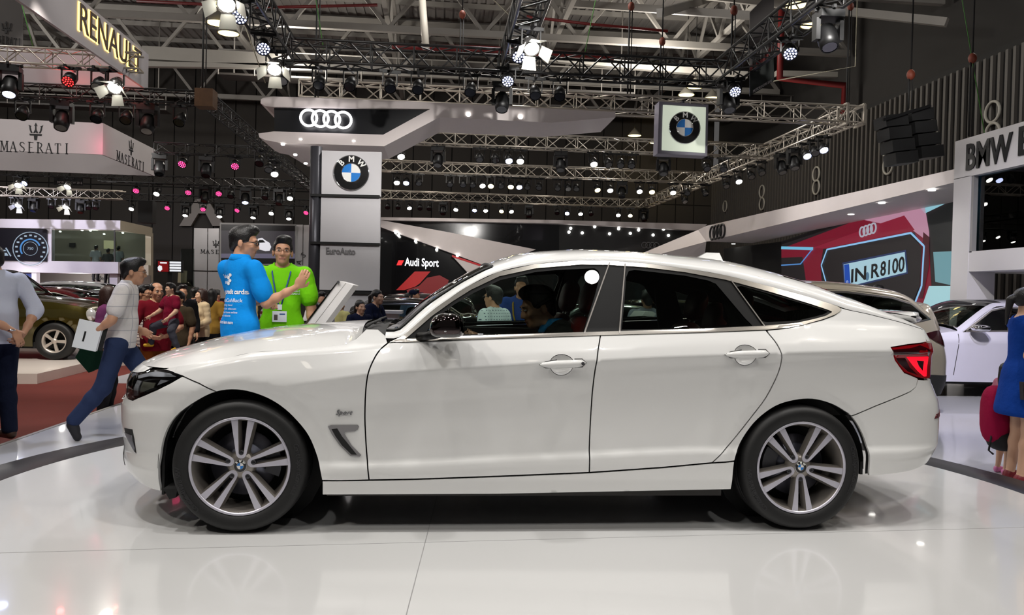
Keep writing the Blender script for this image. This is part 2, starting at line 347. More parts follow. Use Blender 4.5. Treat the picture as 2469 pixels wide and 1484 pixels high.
# ---------------------------------------------------------------- lighting trusses
def truss(A, B, size, bay, mat, label, group=None, name='lighting_truss', r=None):
    A, B = Vector(A), Vector(B); D = B-A; L = D.length; d = D/L; up = Vector((0, 0, 1)) if abs(d.z) < .9 else Vector((0, 1, 0)); x = d.cross(up).normalized(); y = x.cross(d).normalized()
    t = thing(name, label, 'truss', A, 0, group); h = size/2; r = r or size*.068
    cs = [(x*sx+y*sy)*h for sx, sy in ((-1, -1), (1, -1), (1, 1), (-1, 1))]
    for c in cs:
        f = MB(); f.tube([c, c+D], r, 6); f.build('chord', mat, t)
    n = max(2, int(round(L/bay))); f = MB()
    for i in range(4):
        a, b = cs[i], cs[(i+1) % 4]
        for k in range(n):
            p, q = d*(L*k/n), d*(L*(k+1)/n)
            if k % 2 == 0: f.tube([a+p, b+q], r*.55, 4, caps=False)
            else: f.tube([b+p, a+q], r*.55, 4, caps=False)
            if k % 2 == 0: f.tube([a+p, b+p], r*.5, 4, caps=False)
    stuff(f.build('lacing', mat, t)); return t
ZK = at(900, 137, 15).z
XL, XM, XRr = at(686, 128, 15).x, at(1232, 150, 15).x, at(1742, 182, 15).x
truss((XL, 15, ZK), (XRr, 15, ZK), .40, .40, m_truss_black, 'long black truss crossing above the four-ring canopy')
truss((XL, -3, ZK), (XL, 14.8, ZK), .40, .40, m_truss_black, 'black truss with spotlights coming forward above the blue-shirted man')
truss((XM, -3, ZK), (XM, 14.8, ZK), .40, .40, m_truss_black, 'black truss coming forward over the roof of the white hatchback')
truss((XRr, -3, ZK), (XRr, 14.8, ZK), .40, .40, m_truss_black, 'black truss with spotlights coming forward above the hanging emblem box')
truss((XL, -3, ZK), (XRr, -3, ZK), .40, .40, m_truss_black, 'black truss behind the viewer')
ZA = at(1000, 230, 17.5).z; XA0, XA1 = at(690, 222, 17.5).x, at(2052, 288, 17.5).x
YA = [17.5]+[atz(px, py, ZA).y for px, py in ((1100, 335), (1100, 407), (1100, 476))]
names = ('nearest', 'second', 'third', 'farthest')
for y, nm in zip(YA, names):
    truss((XA0+.3, y, ZA), (XA1, y, ZA), .36, .42, m_truss_alu, 'silver truss, %s of the four parallel ones behind the emblem box' % nm)
truss((XA1, 17.3, ZA), (XA1, YA[3]+.2, ZA), .36, .42, m_truss_alu, 'silver truss running back along the right-hand side')
f = MB(); f.box((XA1-.22, 17.28, ZA-.24), (XA1+.22, 17.72, ZA+.24)); 
t = thing('truss_corner', 'silver truss corner block above the big screen', 'truss', (XA1, 17.5, ZA)); f = MB()
for sx in (-.2, .2):
    for sz in (-.22, .22):
        q = MB(); q.bar((sx, -.22, sz), (sx, .22, sz), .05); q.build('frame_bar', m_truss_alu, t)
    for sy in (-.22, .22):
        q = MB(); q.bar((sx, sy, -.22), (sx, sy, .22), .05); q.build('frame_bar', m_truss_alu, t)
ZL = at(250, 228, 16).z; XLc = at(497, 232, 16).x
truss((-17, 16, ZL), (XLc, 16, ZL), .24, .34, m_truss_black, 'black truss passing below the white illuminated sign box')
YLs = [atz(505, py, ZL).y for py in (362, 438, 482)]
truss((XLc, 16, ZL), (XLc, YLs[2]+1, ZL), .24, .36, m_truss_black, 'black truss running back from the rusty corner block')
f = MB(); f.box((XLc-.17, 15.83, ZL-.17), (XLc+.17, 16.17, ZL+.17)); tag(f.build('truss_corner', M('rusty_block', (84, 58, 34), .8, noise=(8, .4))), 'rusty brown truss corner block', 'truss')
for y, nm, pl_ in zip(YLs, ('nearest', 'middle', 'farthest'), (374, 240, 240)):
    truss((at(pl_, 430, y).x, y, ZL), (XLc-.16, y, ZL), .26, .40, m_truss_black, 'black cross truss, %s of the three behind the trident sign box' % nm)
truss((-30, 34, at(100, 465, 34).z), (at(300, 472, 34).x, 34, at(100, 465, 34).z), .34, .45, m_truss_alu, 'silver truss above the two-storey white stand')
ZT2 = at(165, 418, 29.5).z; truss((-26, 29.5, ZT2), (at(300, 430, 29.5).x, 29.5, ZT2), .26, .4, m_truss_black, 'black truss with bright lamps below the trident sign box')
truss((-14, 15, at(100, 140, 15).z), (at(340, 152, 15).x, 15, at(100, 140, 15).z), .28, .32, m_truss_alu, 'silver truss inside the white illuminated sign box')
# cables and chain hoists
m_cable = M('cable_black', (14, 13, 13), .7); m_hoist = M('hoist_orange', (120, 52, 32), .6)
for hi_, (px, py0, py1, Y) in enumerate(((488, -20, 215, 16), (760, -20, 235, 17), (1107, 35, 230, 18), (1513, 15, 235, 17.4), (1762, 25, 180, 15.2), (2040, 15, 275, 17.6), (1590, 100, 240, 18), (2190, 180, 262, 14), (2335, 140, 330, 14))):
    p, q = at(px, py0, Y), at(px, py1, Y); top = Vector((q.x, q.y, ZT))
    t = thing('chain_hoist', 'orange chain hoist on black chains, %s from the left' % ('first', 'second', 'third', 'fourth', 'sixth', 'seventh', 'fifth', 'eighth', 'ninth')[hi_], 'hoist', q, 0, 'chain hoists')
    f = MB(); f.tube([(0, 0, 0), (0, 0, p.z-q.z)], .02, 5); f.tube([(.06, 0, 0), (.06, 0, p.z-q.z)], .012, 5); f.build('chain', m_cable, t)
    f = MB(); f.ell((.03, 0, p.z-q.z), (.075, .075, .10), 10, 8); f.build('hook_block', m_hoist, t)
    f = MB(); f.tube([(.03, 0, p.z-q.z), (.03, 0, ZT-q.z)], .015, 5); f.build('wire', m_cable, t)
# ---------------------------------------------------------------- car shape maths
def pchip(xs, ys):
    xs = np.array(xs, float); ys = np.array(ys, float)
    h = np.diff(xs); d = np.diff(ys)/h
    m = np.zeros_like(ys); m[0] = d[0]; m[-1] = d[-1]
    for i in range(1, len(xs)-1):
        if d[i-1]*d[i] > 0:
            w1 = 2*h[i]+h[i-1]; w2 = h[i]+2*h[i-1]
            m[i] = (w1+w2)/(w1/d[i-1]+w2/d[i])
    def f(x):
        x = np.clip(np.asarray(x, float), xs[0], xs[-1])
        i = np.clip(np.searchsorted(xs, x)-1, 0, len(xs)-2)
        t = (x-xs[i])/h[i]
        return ((2*t**3-3*t**2+1)*ys[i]+(t**3-2*t**2+t)*h[i]*m[i]+(-2*t**3+3*t**2)*ys[i+1]+(t**3-t**2)*h[i]*m[i+1])
    return f

def catmull(pts, n=16, closed=False):
    p = np.array(pts, float); out = []
    N = len(p); rng = range(N if closed else N-1)
    for i in rng:
        if closed:
            a, b, c, d = p[i-1], p[i], p[(i+1) % N], p[(i+2) % N]
        else:
            b, c = p[i], p[i+1]
            a = p[i-1] if i > 0 else 2*b-c
            d = p[i+2] if i+2 < N else 2*c-b
        for k in range(n):
            t = k/n
            out.append(.5*((2*b)+(-a+c)*t+(2*a-5*b+4*c-d)*t*t+(-a+3*b-3*c+d)*t**3))
    if not closed: out.append(p[-1])
    return np.array(out)

class Shape:
    """side skin of a car: P(a, z); a runs round the plan outline from nose centre to tail centre"""
    def __init__(s, plan, dside, dnose, dtail, xmid=1.0):
        c = catmull(plan, 24)
        L = np.concatenate([[0], np.cumsum(np.hypot(*np.diff(c, axis=0).T))])
        i = int(np.argmin(abs(c[:, 0]-xmid)))
        s.L = L-L[i]+c[i, 0]; s.c = c
        s.a0, s.a1 = s.L[0], s.L[-1]
        t = np.gradient(c, axis=0); t /= np.hypot(*t.T)[:, None]
        s.n = np.stack([-t[:, 1], t[:, 0]], 1)          # outward in (x, w) space
        s.dside, s.dnose, s.dtail = dside, dnose, dtail
    def P(s, a, z, extra=0.):
        a = np.asarray(a, float); z = np.asarray(z, float)
        bx = np.interp(a, s.L, s.c[:, 0]); bw = np.interp(a, s.L, s.c[:, 1])
        nx = np.interp(a, s.L, s.n[:, 0]); nw = np.interp(a, s.L, s.n[:, 1])
        q = np.hypot(nx, nw); nx = nx/q; nw = nw/q
        D = nw**2*s.dside(bx, z)+nx**2*np.where(nx < 0, s.dnose(z), s.dtail(z))+extra
        return np.stack([bx-nx*D, -(bw-nw*D), z+0*a], -1)
    def N(s, a, z):
        e = 2e-3
        da = s.P(a+e, z)-s.P(a-e, z); dz = s.P(a, z+e)-s.P(a, z-e)
        n = np.cross(da, dz); return n/np.linalg.norm(n, axis=-1, keepdims=True)
# white five-door hatchback
_zc = pchip([-.9, .0, .33, .63, 1.06, 1.48, 1.78, 2.13, 2.69, 3.03, 3.4, 4.2], [.66, .715, .755, .80, .835, .869, .888, .911, .938, .953, .960, .962])
_zb = pchip([-.9, -.37, -.26, -.10, .04, .22, .5, .72, .80, 1.06, 1.81, 2.37, 2.71, 3.0, 4.2], [.72, .79, .81, .845, .872, .893, .92, .95, .972, .993, 1.028, 1.056, 1.074, 1.085, 1.085])
_zl = pchip([-.9, .5, .87, 1.28, 1.75, 2.4, 4.2], [.36, .365, .377, .40, .423, .45, .45])
_ib = pchip([-.9, .3, .72, 1.2, 2.7, 3.2, 4.2], [.035, .045, .062, .070, .070, .075, .075])
_sl = pchip([-.9, .25, .55, .75, 4.2], [.75, .75, .62, .40, .40])
def _sm(x, a, b):
    t = np.clip((x-a)/(b-a), 0, 1); return t*t*(3-2*t)
def bmw_side(x, z):
    zc, zb, zl, ib = _zc(x), _zb(x), _zl(x), _ib(x)
    # knots in z for every x, smooth piecewise
    Z = [0*x+.10, 0*x+.20, 0*x+.285, zl-.045, zl+.01, zl+.10, .55*zc+.45*zl+.04, zc-.10, zc-.022, zc, zc+.018, .5*zc+.5*zb, zb-.012]
    w = _sm(x, .1, .55)                       # creases fade out on the front wing
    I = [0*x+.060, 0*x+.040, 0*x+.026, .020+0*x, .020+.016*w, .018+.018*w, .012+.018*w, .006+.018*w, .005+.010*w, .004*(1-w)+.0*x, .003+.002*w, .35*ib, .80*ib]
    Z = np.stack(np.broadcast_arrays(*Z), 0); I = np.stack(np.broadcast_arrays(*I), 0)
    x = np.asarray(x, float); z = np.broadcast_to(np.asarray(z, float), Z.shape[1:])
    out = np.zeros(Z.shape[1:])
    out[...] = I[0]
    for k in range(len(Z)-1):
        t = np.clip((z-Z[k])/(Z[k+1]-Z[k]), 0, 1)
        g = t if k in (8, 9, 10, 11) else t*t*(3-2*t)
        out = np.where(z > Z[k], I[k]+(I[k+1]-I[k])*g, out)
    s = _sl(x)
    up = .80*ib+.20*ib*np.clip((z-zb+.012)/.024, 0, 1)**1+s*np.maximum(z-zb, 0)
    out = np.where(z > zb-.012, up, out)
    # wheel arch lips roll inwards
    for cx, cz, R in ((.015, .325, .398), (2.905, .338, .368)):
        r = np.hypot(x-cx, np.maximum(z-cz, 0)*1.0+0)
        lip = _sm(R+.055-r, 0, .05)*.012
        out = out+np.where((z > .2) & (z < .9), lip, 0)*_sm(z, .22, .34)
    return out
bmw_nose = pchip([.10, .145, .157, .196, .25, .311, .353, .44, .51, .585, .622, .70, .76, .80, .90], [.24, .17, .13, .07, .025, .015, .02, .005, 0, 0, .02, .03, .055, .10, .24])
bmw_tail = pchip([.20, .26, .30, .34, .38, .444, .53, .604, .66, .744, .81, 1.01, 1.08, 1.17, 1.25], [.40, .26, .17, .09, .045, .005, 0, 0, .008, .05, .085, .10, .125, .19, .30])
bmw_plan = [(-.79, 0), (-.775, .25), (-.725, .45), (-.655, .60), (-.568, .715), (-.445, .805), (-.30, .862), (-.1, .895), (.15, .906), (.6, .912), (1.0, .914), (2.0, .914), (2.5, .913), (2.9, .911), (3.15, .900), (3.4, .880), (3.58, .848), (3.72, .785), (3.81, .70), (3.88, .57), (3.935, .36), (3.955, .18), (3.96, 0)]
BMW = Shape(bmw_plan, bmw_side, bmw_nose, bmw_tail)
# ---------------------------------------------------------------- white hatchback on the turntable
m_paint = M('white_paint', (225, 225, 224), .28, coat=1.0, noise=(.7, .02))
m_chrome = M('satin_chrome', (205, 200, 192), .22, metal=1.0)
m_bright = M('bright_chrome', (225, 225, 228), .06, metal=1.0)
m_darkchrome = M('dark_chrome', (70, 62, 62), .07, metal=1.0)
m_black = M('matt_black', (12, 12, 13), .75)
m_pillar = M('pillar_black', (7, 7, 8), .4, spec=.25)
m_rubber = M('tyre_rubber', (9, 9, 10), .6, noise=(30, .15))
m_rub_txt = M('tyre_letter', (34, 34, 36), .6)
m_seal = M('rubber_seal', (16, 18, 17), .55)
m_glass = glass('car_glass', (224, 236, 228)); m_tint = glass('tinted_glass', (176, 190, 182)); m_wind = glass('windscreen_glass', (170, 176, 174))
m_red_leather = M('red_leather', (120, 34, 30), .5, bump=(60, .3, .003))
m_trim_dark = M('cabin_trim', (30, 29, 28), .7); m_headliner = M('headliner', (46, 44, 42), .9)
m_rim_face = M('machined_alloy', (200, 198, 210), .3, metal=.45, noise=(40, .05)); m_rim_dark = M('dark_alloy', (140, 134, 128), .3, metal=.5)
m_disc_brake = M('brake_steel', (120, 122, 136), .35, metal=.9, noise=(20, .2)); m_caliper = M('caliper_grey', (74, 74, 78), .5, metal=.6)
m_blue = M('emblem_blue', (20, 120, 205), .25, coat=.6); m_emb_white = M('emblem_white', (236, 236, 232), .25, coat=.6); m_emb_black = M('emblem_black', (14, 14, 16), .18, coat=.6)

def in_poly(P, poly):
    P = np.asarray(P); q = np.asarray(poly); x, y = P[:, 0], P[:, 1]; c = np.zeros(len(P), bool); j = len(q)-1
    for i in range(len(q)):
        (xi, yi), (xj, yj) = q[i], q[j]
        k = ((yi > y) != (yj > y)); 
        with np.errstate(divide='ignore', invalid='ignore'): c ^= k & (x < (xj-xi)*(y-yi)/(yj-yi+1e-12)+xi)
        j = i
    return c
def dens(poly, res):
    out = []; n = len(poly)
    for i in range(n):
        a = np.array(poly[i]); b = np.array(poly[(i+1) % n]); k = max(1, int(np.ceil(np.hypot(*(b-a))/res)))
        for t in range(k): out.append(a+(b-a)*t/k)
    return np.array(out)
def area2(p): x, y = np.asarray(p).T; return .5*np.sum(x*np.roll(y, -1)-np.roll(x, -1)*y)
def inset_poly(p, d):
    p = np.asarray(p, float)
    if area2(p) < 0: p = p[::-1]
    e = np.roll(p, -1, 0)-p; e /= np.hypot(*e.T)[:, None]+1e-12
    n = np.stack([-e[:, 1], e[:, 0]], 1); n0 = np.roll(n, 1, 0); b = n+n0; k = np.maximum(.35, (b*b).sum(1)/2)
    return p+b/k[:, None]*d
def seg_dist(P, loop):
    P = np.asarray(P); d = np.full(len(P), 9e9)
    for i in range(len(loop)):
        a = loop[i]; b = loop[(i+1) % len(loop)]; ab = b-a
        t = np.clip(((P-a)@ab)/(ab@ab+1e-12), 0, 1); q = P-(a+t[:, None]*ab); d = np.minimum(d, (q*q).sum(1))
    return np.sqrt(d)
def cdt_fill(loop, holes, res, rows=None):
    loop = np.asarray(loop); mn, mx = loop.min(0), loop.max(0)
    xs = np.arange(mn[0]+res*.5, mx[0], res); pts = []
    for x in xs:
        zs = np.arange(mn[1]+res*.5, mx[1], res)
        if rows is not None: zs = rows(x, mn[1], mx[1], res)
        pts += [(x, z) for z in zs]
    pts = np.array(pts).reshape(-1, 2)
    if len(pts):
        k = in_poly(pts, loop)
        for h in holes: k &= ~in_poly(pts, h)
        pts = pts[k]
    if len(pts):
        k = seg_dist(pts, loop) > res*.33
        for h in holes: k &= seg_dist(pts, np.asarray(h)) > res*.33
        pts = pts[k]
    V = [Vector(p) for p in loop]; E = [(i, (i+1) % len(loop)) for i in range(len(loop))]
    for h in holes:
        b = len(V); V += [Vector(p) for p in h]; E += [(b+i, b+(i+1) % len(h)) for i in range(len(h))]
    V += [Vector(p) for p in pts]
    v, e, fc, *_ = delaunay_2d_cdt(V, E, [], 0, 1e-6)
    v = np.array([tuple(q) for q in v]); fc = np.array([tuple(q) for q in fc if len(q) == 3])
    cen = v[fc].mean(1); k = in_poly(cen, loop)
    for h in holes: k &= ~in_poly(cen, h)
    return v, fc[k]
def skin(name, shape, poly, mat, parent, gap=.0035, extra=0., depth=.014, res=.03, holes=(), rows=None, smooth_loop=False, sides=(1, -1), mirror_name=None):
    """one body panel: polygon in (a, z) lifted on to the car's side surface, edges turned in"""
    loop = dens(inset_poly(dens(poly, res), gap), res*1.6)
    hl = [dens(inset_poly(dens(h, res), -gap)[::1], res*1.6) for h in holes]
    v, fc = cdt_fill(loop, hl, res, rows)
    P = shape.P(v[:, 0], v[:, 1], extra); N = shape.N(v[:, 0], v[:, 1])
    # orient
    t = fc[0]; nn = np.cross(P[t[1]]-P[t[0]], P[t[2]]-P[t[0]])
    fl = np.einsum('ij,ij->i', np.cross(P[fc[:, 1]]-P[fc[:, 0]], P[fc[:, 2]]-P[fc[:, 0]]), N[fc[:, 0]]) < 0
    fc[fl] = fc[fl][:, ::-1]
    V = [P]; NN = [N]; Fs = [tuple(f) for f in fc]; base = len(P)
    for lp in [loop]+hl:
        lp = np.asarray(lp); A = shape.P(lp[:, 0], lp[:, 1], extra); B = shape.P(lp[:, 0], lp[:, 1], extra+depth); n = len(lp)
        t = np.roll(A, -1, 0)-np.roll(A, 1, 0); sn = np.cross(t, B-A); sn /= np.linalg.norm(sn, axis=1)[:, None]+1e-12
        cen = A.mean(0); sgn = -1 if area2(lp) > 0 else 1
        V += [A, B]; NN += [sn*sgn, sn*sgn]
        for i in range(n):
            j = (i+1) % n; Fs.append((base+i, base+j, base+n+j, base+n+i) if sgn > 0 else (base+i, base+n+i, base+n+j, base+j))
        base += 2*n
    V = np.concatenate(V); NN = np.concatenate(NN); out = []
    for sd in sides:
        Q = V.copy(); nn = NN.copy(); ff = Fs
        if sd < 0: Q[:, 1] *= -1; nn[:, 1] *= -1; ff = [f[::-1] for f in Fs]
        out.append(mesh_obj(name, Q, ff, mat, parent, True, None, nn))
    return out
def grid_surf(name, G, mat, parent, mi=None, mats=None, flip=False):
    """G: (m, n, 3) points"""
    m, n, _ = G.shape; V = G.reshape(-1, 3)
    Fs = [(i*n+j, i*n+j+1, (i+1)*n+j+1, (i+1)*n+j) for i in range(m-1) for j in range(n-1)]
    if flip: Fs = [f[::-1] for f in Fs]
    return mesh_obj(name, V, Fs, mats or mat, parent, True, mi)
def resample(p, step):
    p = np.asarray(p, float); L = np.concatenate([[0], np.cumsum(np.linalg.norm(np.diff(p, axis=0), axis=1))]); n = max(2, int(L[-1]/step)+1)
    t = np.linspace(0, L[-1], n); return np.stack([np.interp(t, L, p[:, k]) for k in range(p.shape[1])], 1)

LET = {}
def roundel(r, parent, name='emblem', depth=.01, letters=True):
    """round black emblem with blue and white quarters, face towards -Y, centre at the origin of the returned empty"""
    e = thing(name, None, None, parent=parent)
    f = MB(); f.lathe([(r*1.0, depth), (r*1.02, 0), (r*.985, -depth*.25), (r*.965, -depth*.2)], 40, 'y'); f.build('outer_ring', m_bright, e)
    f = MB(); f.lathe([(r*.965, -depth*.1), (r*.55, -depth*.1)], 40, 'y', smooth=False); f.build('black_ring', m_emb_black, e)
    f = MB(); f.lathe([(r*.56, -depth*.1), (r*.55, -depth*.4), (r*.525, -depth*.4), (r*.52, -depth*.1)], 40, 'y'); f.build('inner_ring', m_bright, e)
    for q in range(4):
        n = 8; V = [(0, -depth*.2, 0)]+[(r*.52*cos(pi/2*(q+k/n)), -depth*.2, r*.52*sin(pi/2*(q+k/n))) for k in range(n+1)]
        mesh_obj('quarter', V, [(0, k+1, k+2) for k in range(n)], m_blue if q in (1, 3) else m_emb_white, e)
    if letters:
        for ch, ang in (('B', 46), ('M', 0), ('W', -46)):
            me = LET.get((ch, r))
            if me is None: me = LET[(ch, r)] = text_mesh(ch, r*.44, depth*.3, r*.012); me.materials.append(m_emb_white)
            a = radians(ang); o = link('letter', me, e)
            o.matrix_basis = Matrix.Translation((-r*.76*sin(a), -depth*.3, r*.76*cos(a))) @ Matrix.Rotation(-a, 4, 'Y') @ Matrix.Rotation(pi/2, 4, 'X')
    return e
def make_wheel(parent, R=.332, rr=.243, width=.225, pos=(0, 0, 0), turn=0., flip=False, name='wheel', caps=True):
    """alloy wheel, outer face towards -Y at y = 0 of its frame"""
    w = thing(name, None, None, parent=parent); w.location = pos
    if flip: w.rotation_euler = (0, 0, pi)
    hw = width
    t = MB()
    prof = [(rr-.006, .012), (rr+.002, -.004), (rr+.012, -.012), (rr+.03, -.018), (R*.88, -.021), (R*.93, -.017), (R*.965, -.006), (R*.988, .012), (R-.001, .035), (R, .06), (R-.006, .062), (R-.006, .070), (R, .072), (R, hw/2-.02), (R-.006, hw/2-.018), (R-.006, hw/2-.008), (R, hw/2-.006), (R, hw-.06), (R*.985, hw-.02), (R*.93, hw+.005), (rr, hw)]
    t.lathe(prof, 72, 'y')
    ty = t.build('tyre', m_rubber, w)
    if caps:
        for word, ang0, st in (('Continental', 3.9, .088), ('ContiSportContact', 1.2, .085), ('225/50 R18 95W', 3.14, .075)):
            if word[0] == '2': ang0 += .9
            for ci, ch in enumerate(word):
                if ch == ' ': continue
                an = ang0+ci*st*.62; me = LET.get(ch)
                if me is None: me = LET[ch] = text_mesh(ch, .034, .001, .0004); me.materials.append(m_rub_txt)
                lo_ = link('sidewall_letter', me, ty)
                lo_.matrix_basis = Matrix.Translation((.292*sin(an), -.0212, .292*cos(an))) @ Matrix.Rotation(an, 4, 'Y') @ Matrix.Rotation(pi/2, 4, 'X')
    b = MB(); b.lathe([(rr+.004, -.006), (rr+.002, -.010), (rr-.006, -.010), (rr-.010, -.004)], 64, 'y'); b.build('rim_lip', m_rim_face, w)
    b = MB(); b.lathe([(rr-.009, -.004), (rr-.016, .012), (rr-.026, .05), (rr-.034, .12), (rr-.03, .19)], 64, 'y'); b.build('rim_barrel', m_rim_dark, w)
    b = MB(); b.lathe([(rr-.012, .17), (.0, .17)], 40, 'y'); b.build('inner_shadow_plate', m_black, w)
    # spokes: five pairs, each a long U round a wheel bolt
    k = rr
    for q in range(5):
        ang = turn+2*pi*q/5
        U = [(-.245, .985), (-.098, .965), (-.062, .42), (-.052, .27), (-.036, .235), (0, .222), (.036, .235), (.052, .27), (.062, .42), (.098, .965), (.245, .985)]
        out = [(.150, .50), (.108, .26), (.085, .19), (.045, .152), (0, .142), (-.045, .152), (-.085, .19), (-.108, .26), (-.150, .50)]
        loop = np.array(U+out)*k
        half = [(0, .222), (-.036, .235), (-.052, .27), (-.062, .42), (-.098, .965), (-.245, .985), (-.150, .50), (-.108, .26), (-.085, .19), (-.045, .152), (0, .142)]
        pl = np.array(half)*k; s = MB()
        for sg in (1, -1):
            lp = pl*np.array([sg, 1]);
            if sg < 0: lp = lp[::-1]
            lp = dens(lp, .02)
            v, fc = cdt_fill(lp, [], .05)
            dep = lambda r: .004+.012*(1-np.clip((r-.05)/.18, 0, 1))**1.5
            ca, sa = cos(ang), sin(ang)
            def put(p, extra=0): 
                p = np.asarray(p); r = np.hypot(p[:, 0], p[:, 1]); return np.stack([p[:, 0]*ca+p[:, 1]*sa, -.006+dep(r)+extra, -p[:, 0]*sa+p[:, 1]*ca], 1)
            A = put(v); n = np.cross(A[fc[:, 1]]-A[fc[:, 0]], A[fc[:, 2]]-A[fc[:, 0]]); fl = n[:, 1] > 0; fc[fl] = fc[fl][:, ::-1]
            s.add(A, [tuple(f) for f in fc], 0)
            wide = inset_poly(lp, -.010); L0 = lp if area2(lp) > 0 else lp[::-1]
            B = put(L0); Cc = put(wide, .040); n = len(L0)
            s.add(np.concatenate([B, Cc]), [(i, n+i, n+(i+1) % n, (i+1) % n) for i in range(n)], 1)
        s.build('spoke_pair', [m_rim_face, m_rim_dark], w)
        bx, bz = .265*k*sin(ang), .265*k*cos(ang)
        g = MB(); g.lathe([(.013, .020), (.0125, .008), (.009, .006), (.008, .014), (0, .014)], 10, 'y', (bx, 0, bz)); g.build('wheel_bolt', m_caliper, w)
    b = MB(); b.lathe([(.30*k, .045), (.25*k, .016), (.15*k, .010), (.0, .010)], 40, 'y'); b.build('hub', m_rim_dark, w)
    if caps:
        e = roundel(.128*k, w, 'centre_cap', .012); e.location = (0, .006, 0)
    b = MB(); b.lathe([(.165, .105), (.165, .092), (.09, .090), (.08, .075), (0, .075)], 48, 'y'); b.build('brake_disc', m_disc_brake, w)
    c = MB(); sgn = -1 if turn > .2 else 1
    n = 8
    for i in range(n):
        a0, a1 = -.35+.9*i/n, -.35+.9*(i+1)/n
        c.add([(sgn*r*cos(a), y, r*sin(a)) for a in (a0, a1) for r in (.115, .19) for y in (.058, .11)], [(0, 1, 3, 2), (4, 6, 7, 5), (0, 4, 5, 1), (2, 3, 7, 6), (0, 2, 6, 4), (1, 5, 7, 3)])
    c.build('brake_caliper', m_caliper, w)
    return w
car = thing('car', 'white five-door hatchback with silver double-spoke wheels parked side-on on the turntable', 'car', (-.973, 4.919, .16), .0072)
A0, A1 = BMW.a0, BMW.a1
def bmw_rows(x, z0, z1, res):
    f = [float(_zl(x))-.045, float(_zl(x))+.01, float(_zc(x))-.022, float(_zc(x)), float(_zc(x))+.018, float(_zb(x))-.012, float(_zb(x))+.012]
    z = sorted(f+[z0, z1]); z = [q for q in z if z0 <= q <= z1]; out = []
    for a, b in zip(z[:-1], z[1:]):
        k = max(1, int(round((b-a)/res))); out += [a+(b-a)*t/k for t in range(k)]
    return np.array(out[1:])
archF = [(-.441, .186), (-.434, .26), (-.426, .341), (-.396, .469), (-.33, .573), (-.216, .658), (-.117, .706), (-.017, .718), (.083, .698), (.176, .654), (.256, .585), (.329, .493), (.376, .381), (.403, .268)]
archF = [tuple(p) for p in catmull(archF, 4)]
iF = min(range(len(archF)), key=lambda i: abs(archF[i][0]+.117))
archR = [tuple(p) for p in catmull([(2.539, .373), (2.553, .421), (2.599, .509), (2.666, .593), (2.759, .662), (2.859, .694), (2.965, .702), (3.072, .678), (3.150, .640), (3.19, .612), (3.238, .553), (3.277, .477), (3.297, .397), (3.300, .29)], 4)]
iR = min(range(len(archR)), key=lambda i: abs(archR[i][0]-3.19))
fendoor = [tuple(p) for p in catmull([(.638, .272), (.624, .393), (.615, .497), (.610, .605), (.613, .73), (.625, .814), (.648, .878), (.676, .926), (.715, .962)], 4)]
bpill = [tuple(p) for p in catmull([(1.809, 1.023), (1.784, .914), (1.768, .742), (1.762, .569), (1.760, .441), (1.761, .313)], 4)]
rdoor = [tuple(p) for p in catmull([(2.699, 1.067), (2.746, .995), (2.768, .934), (2.772, .91), (2.757, .834), (2.699, .71), (2.599, .565), (2.506, .457), (2.413, .366)], 4)]
headl = [(-.649, .634), (-.533, .67), (-.436, .706), (-.363, .742), (-.303, .778), (-.383, .794), (-.456, .80), (-.523, .799), (-.576, .790), (-.639, .776), (-.72, .765), (-.95, .75), (-.93, .66), (-.75, .632)]
hood_edge = [(.582, 1.011), (.549, .979), (.502, .954), (.396, .938), (.23, .922), (.043, .906), (-.097, .872), (-.276, .838), (-.416, .814), (-.52, .812), (-.60, .810), (-.75, .806), (-1.0, .803), (A0, .80)]
tail_l = [(3.398, .987), (3.514, 1.003), (3.688, 1.015), (3.96, 1.012), (3.93, .825), (3.693, .808), (3.601, .820), (3.5, .85), (3.432, .918)]
def pn(name, poly, mat=None, **k): return skin(name, BMW, poly, mat or m_paint, car, rows=bmw_rows, **k)
pn('front_bumper', archF[:iF+1]+[(-.203, .746), (-.303, .778), (-.363, .742), (-.436, .706), (-.533, .67), (-.649, .634), (-.75, .632), (-.93, .636), (A0+.001, .625), (A0+.001, .2), (-.9, .22), (-.756, .24), (-.70, .225), (-.616, .205), (-.529, .19)])
pn('nose_panel', [(-.60, .805), (-.60, .794), (-.639, .776), (-.72, .765), (-.95, .75), (-1.0, .755), (A0+.001, .755), (A0+.001, .80), (-1.0, .803), (-.75, .806)])
pn('front_wing', archF[iF:]+[(.5, .268)]+fendoor+[(.70, 1.0), (.66, 1.03), (.60, 1.03)]+hood_edge[:9]+[(-.456, .80), (-.383, .794), (-.303, .778), (-.203, .746)])
HF = [(1.600+.060*cos(2*pi*k/24), .876+(.044 if sin(2*pi*k/24) > 0 else .060)*sin(2*pi*k/24)) for k in range(24)]; HR = [(x+.972, z+.066) for x, z in HF]
pn('front_door', fendoor+[(.722, .966), (.795, .969), (1.062, .985)]+bpill+[(1.3, .293), (.869, .277)], holes=[HF])
pn('rear_door', bpill[::-1]+[(2.366, 1.049)]+rdoor+[(2.153, .341)], holes=[HR])
pn('sill', [(.405, .192), (.405, .266), (.638, .270), (.869, .275), (1.3, .291), (1.761, .311), (2.153, .339), (2.413, .364), (2.539, .371), (2.534, .30), (2.526, .22), (1.288, .196)])
qtop = [(3.732, 1.083), (3.60, 1.108), (3.45, 1.138), (3.30, 1.168), (3.20, 1.185)]
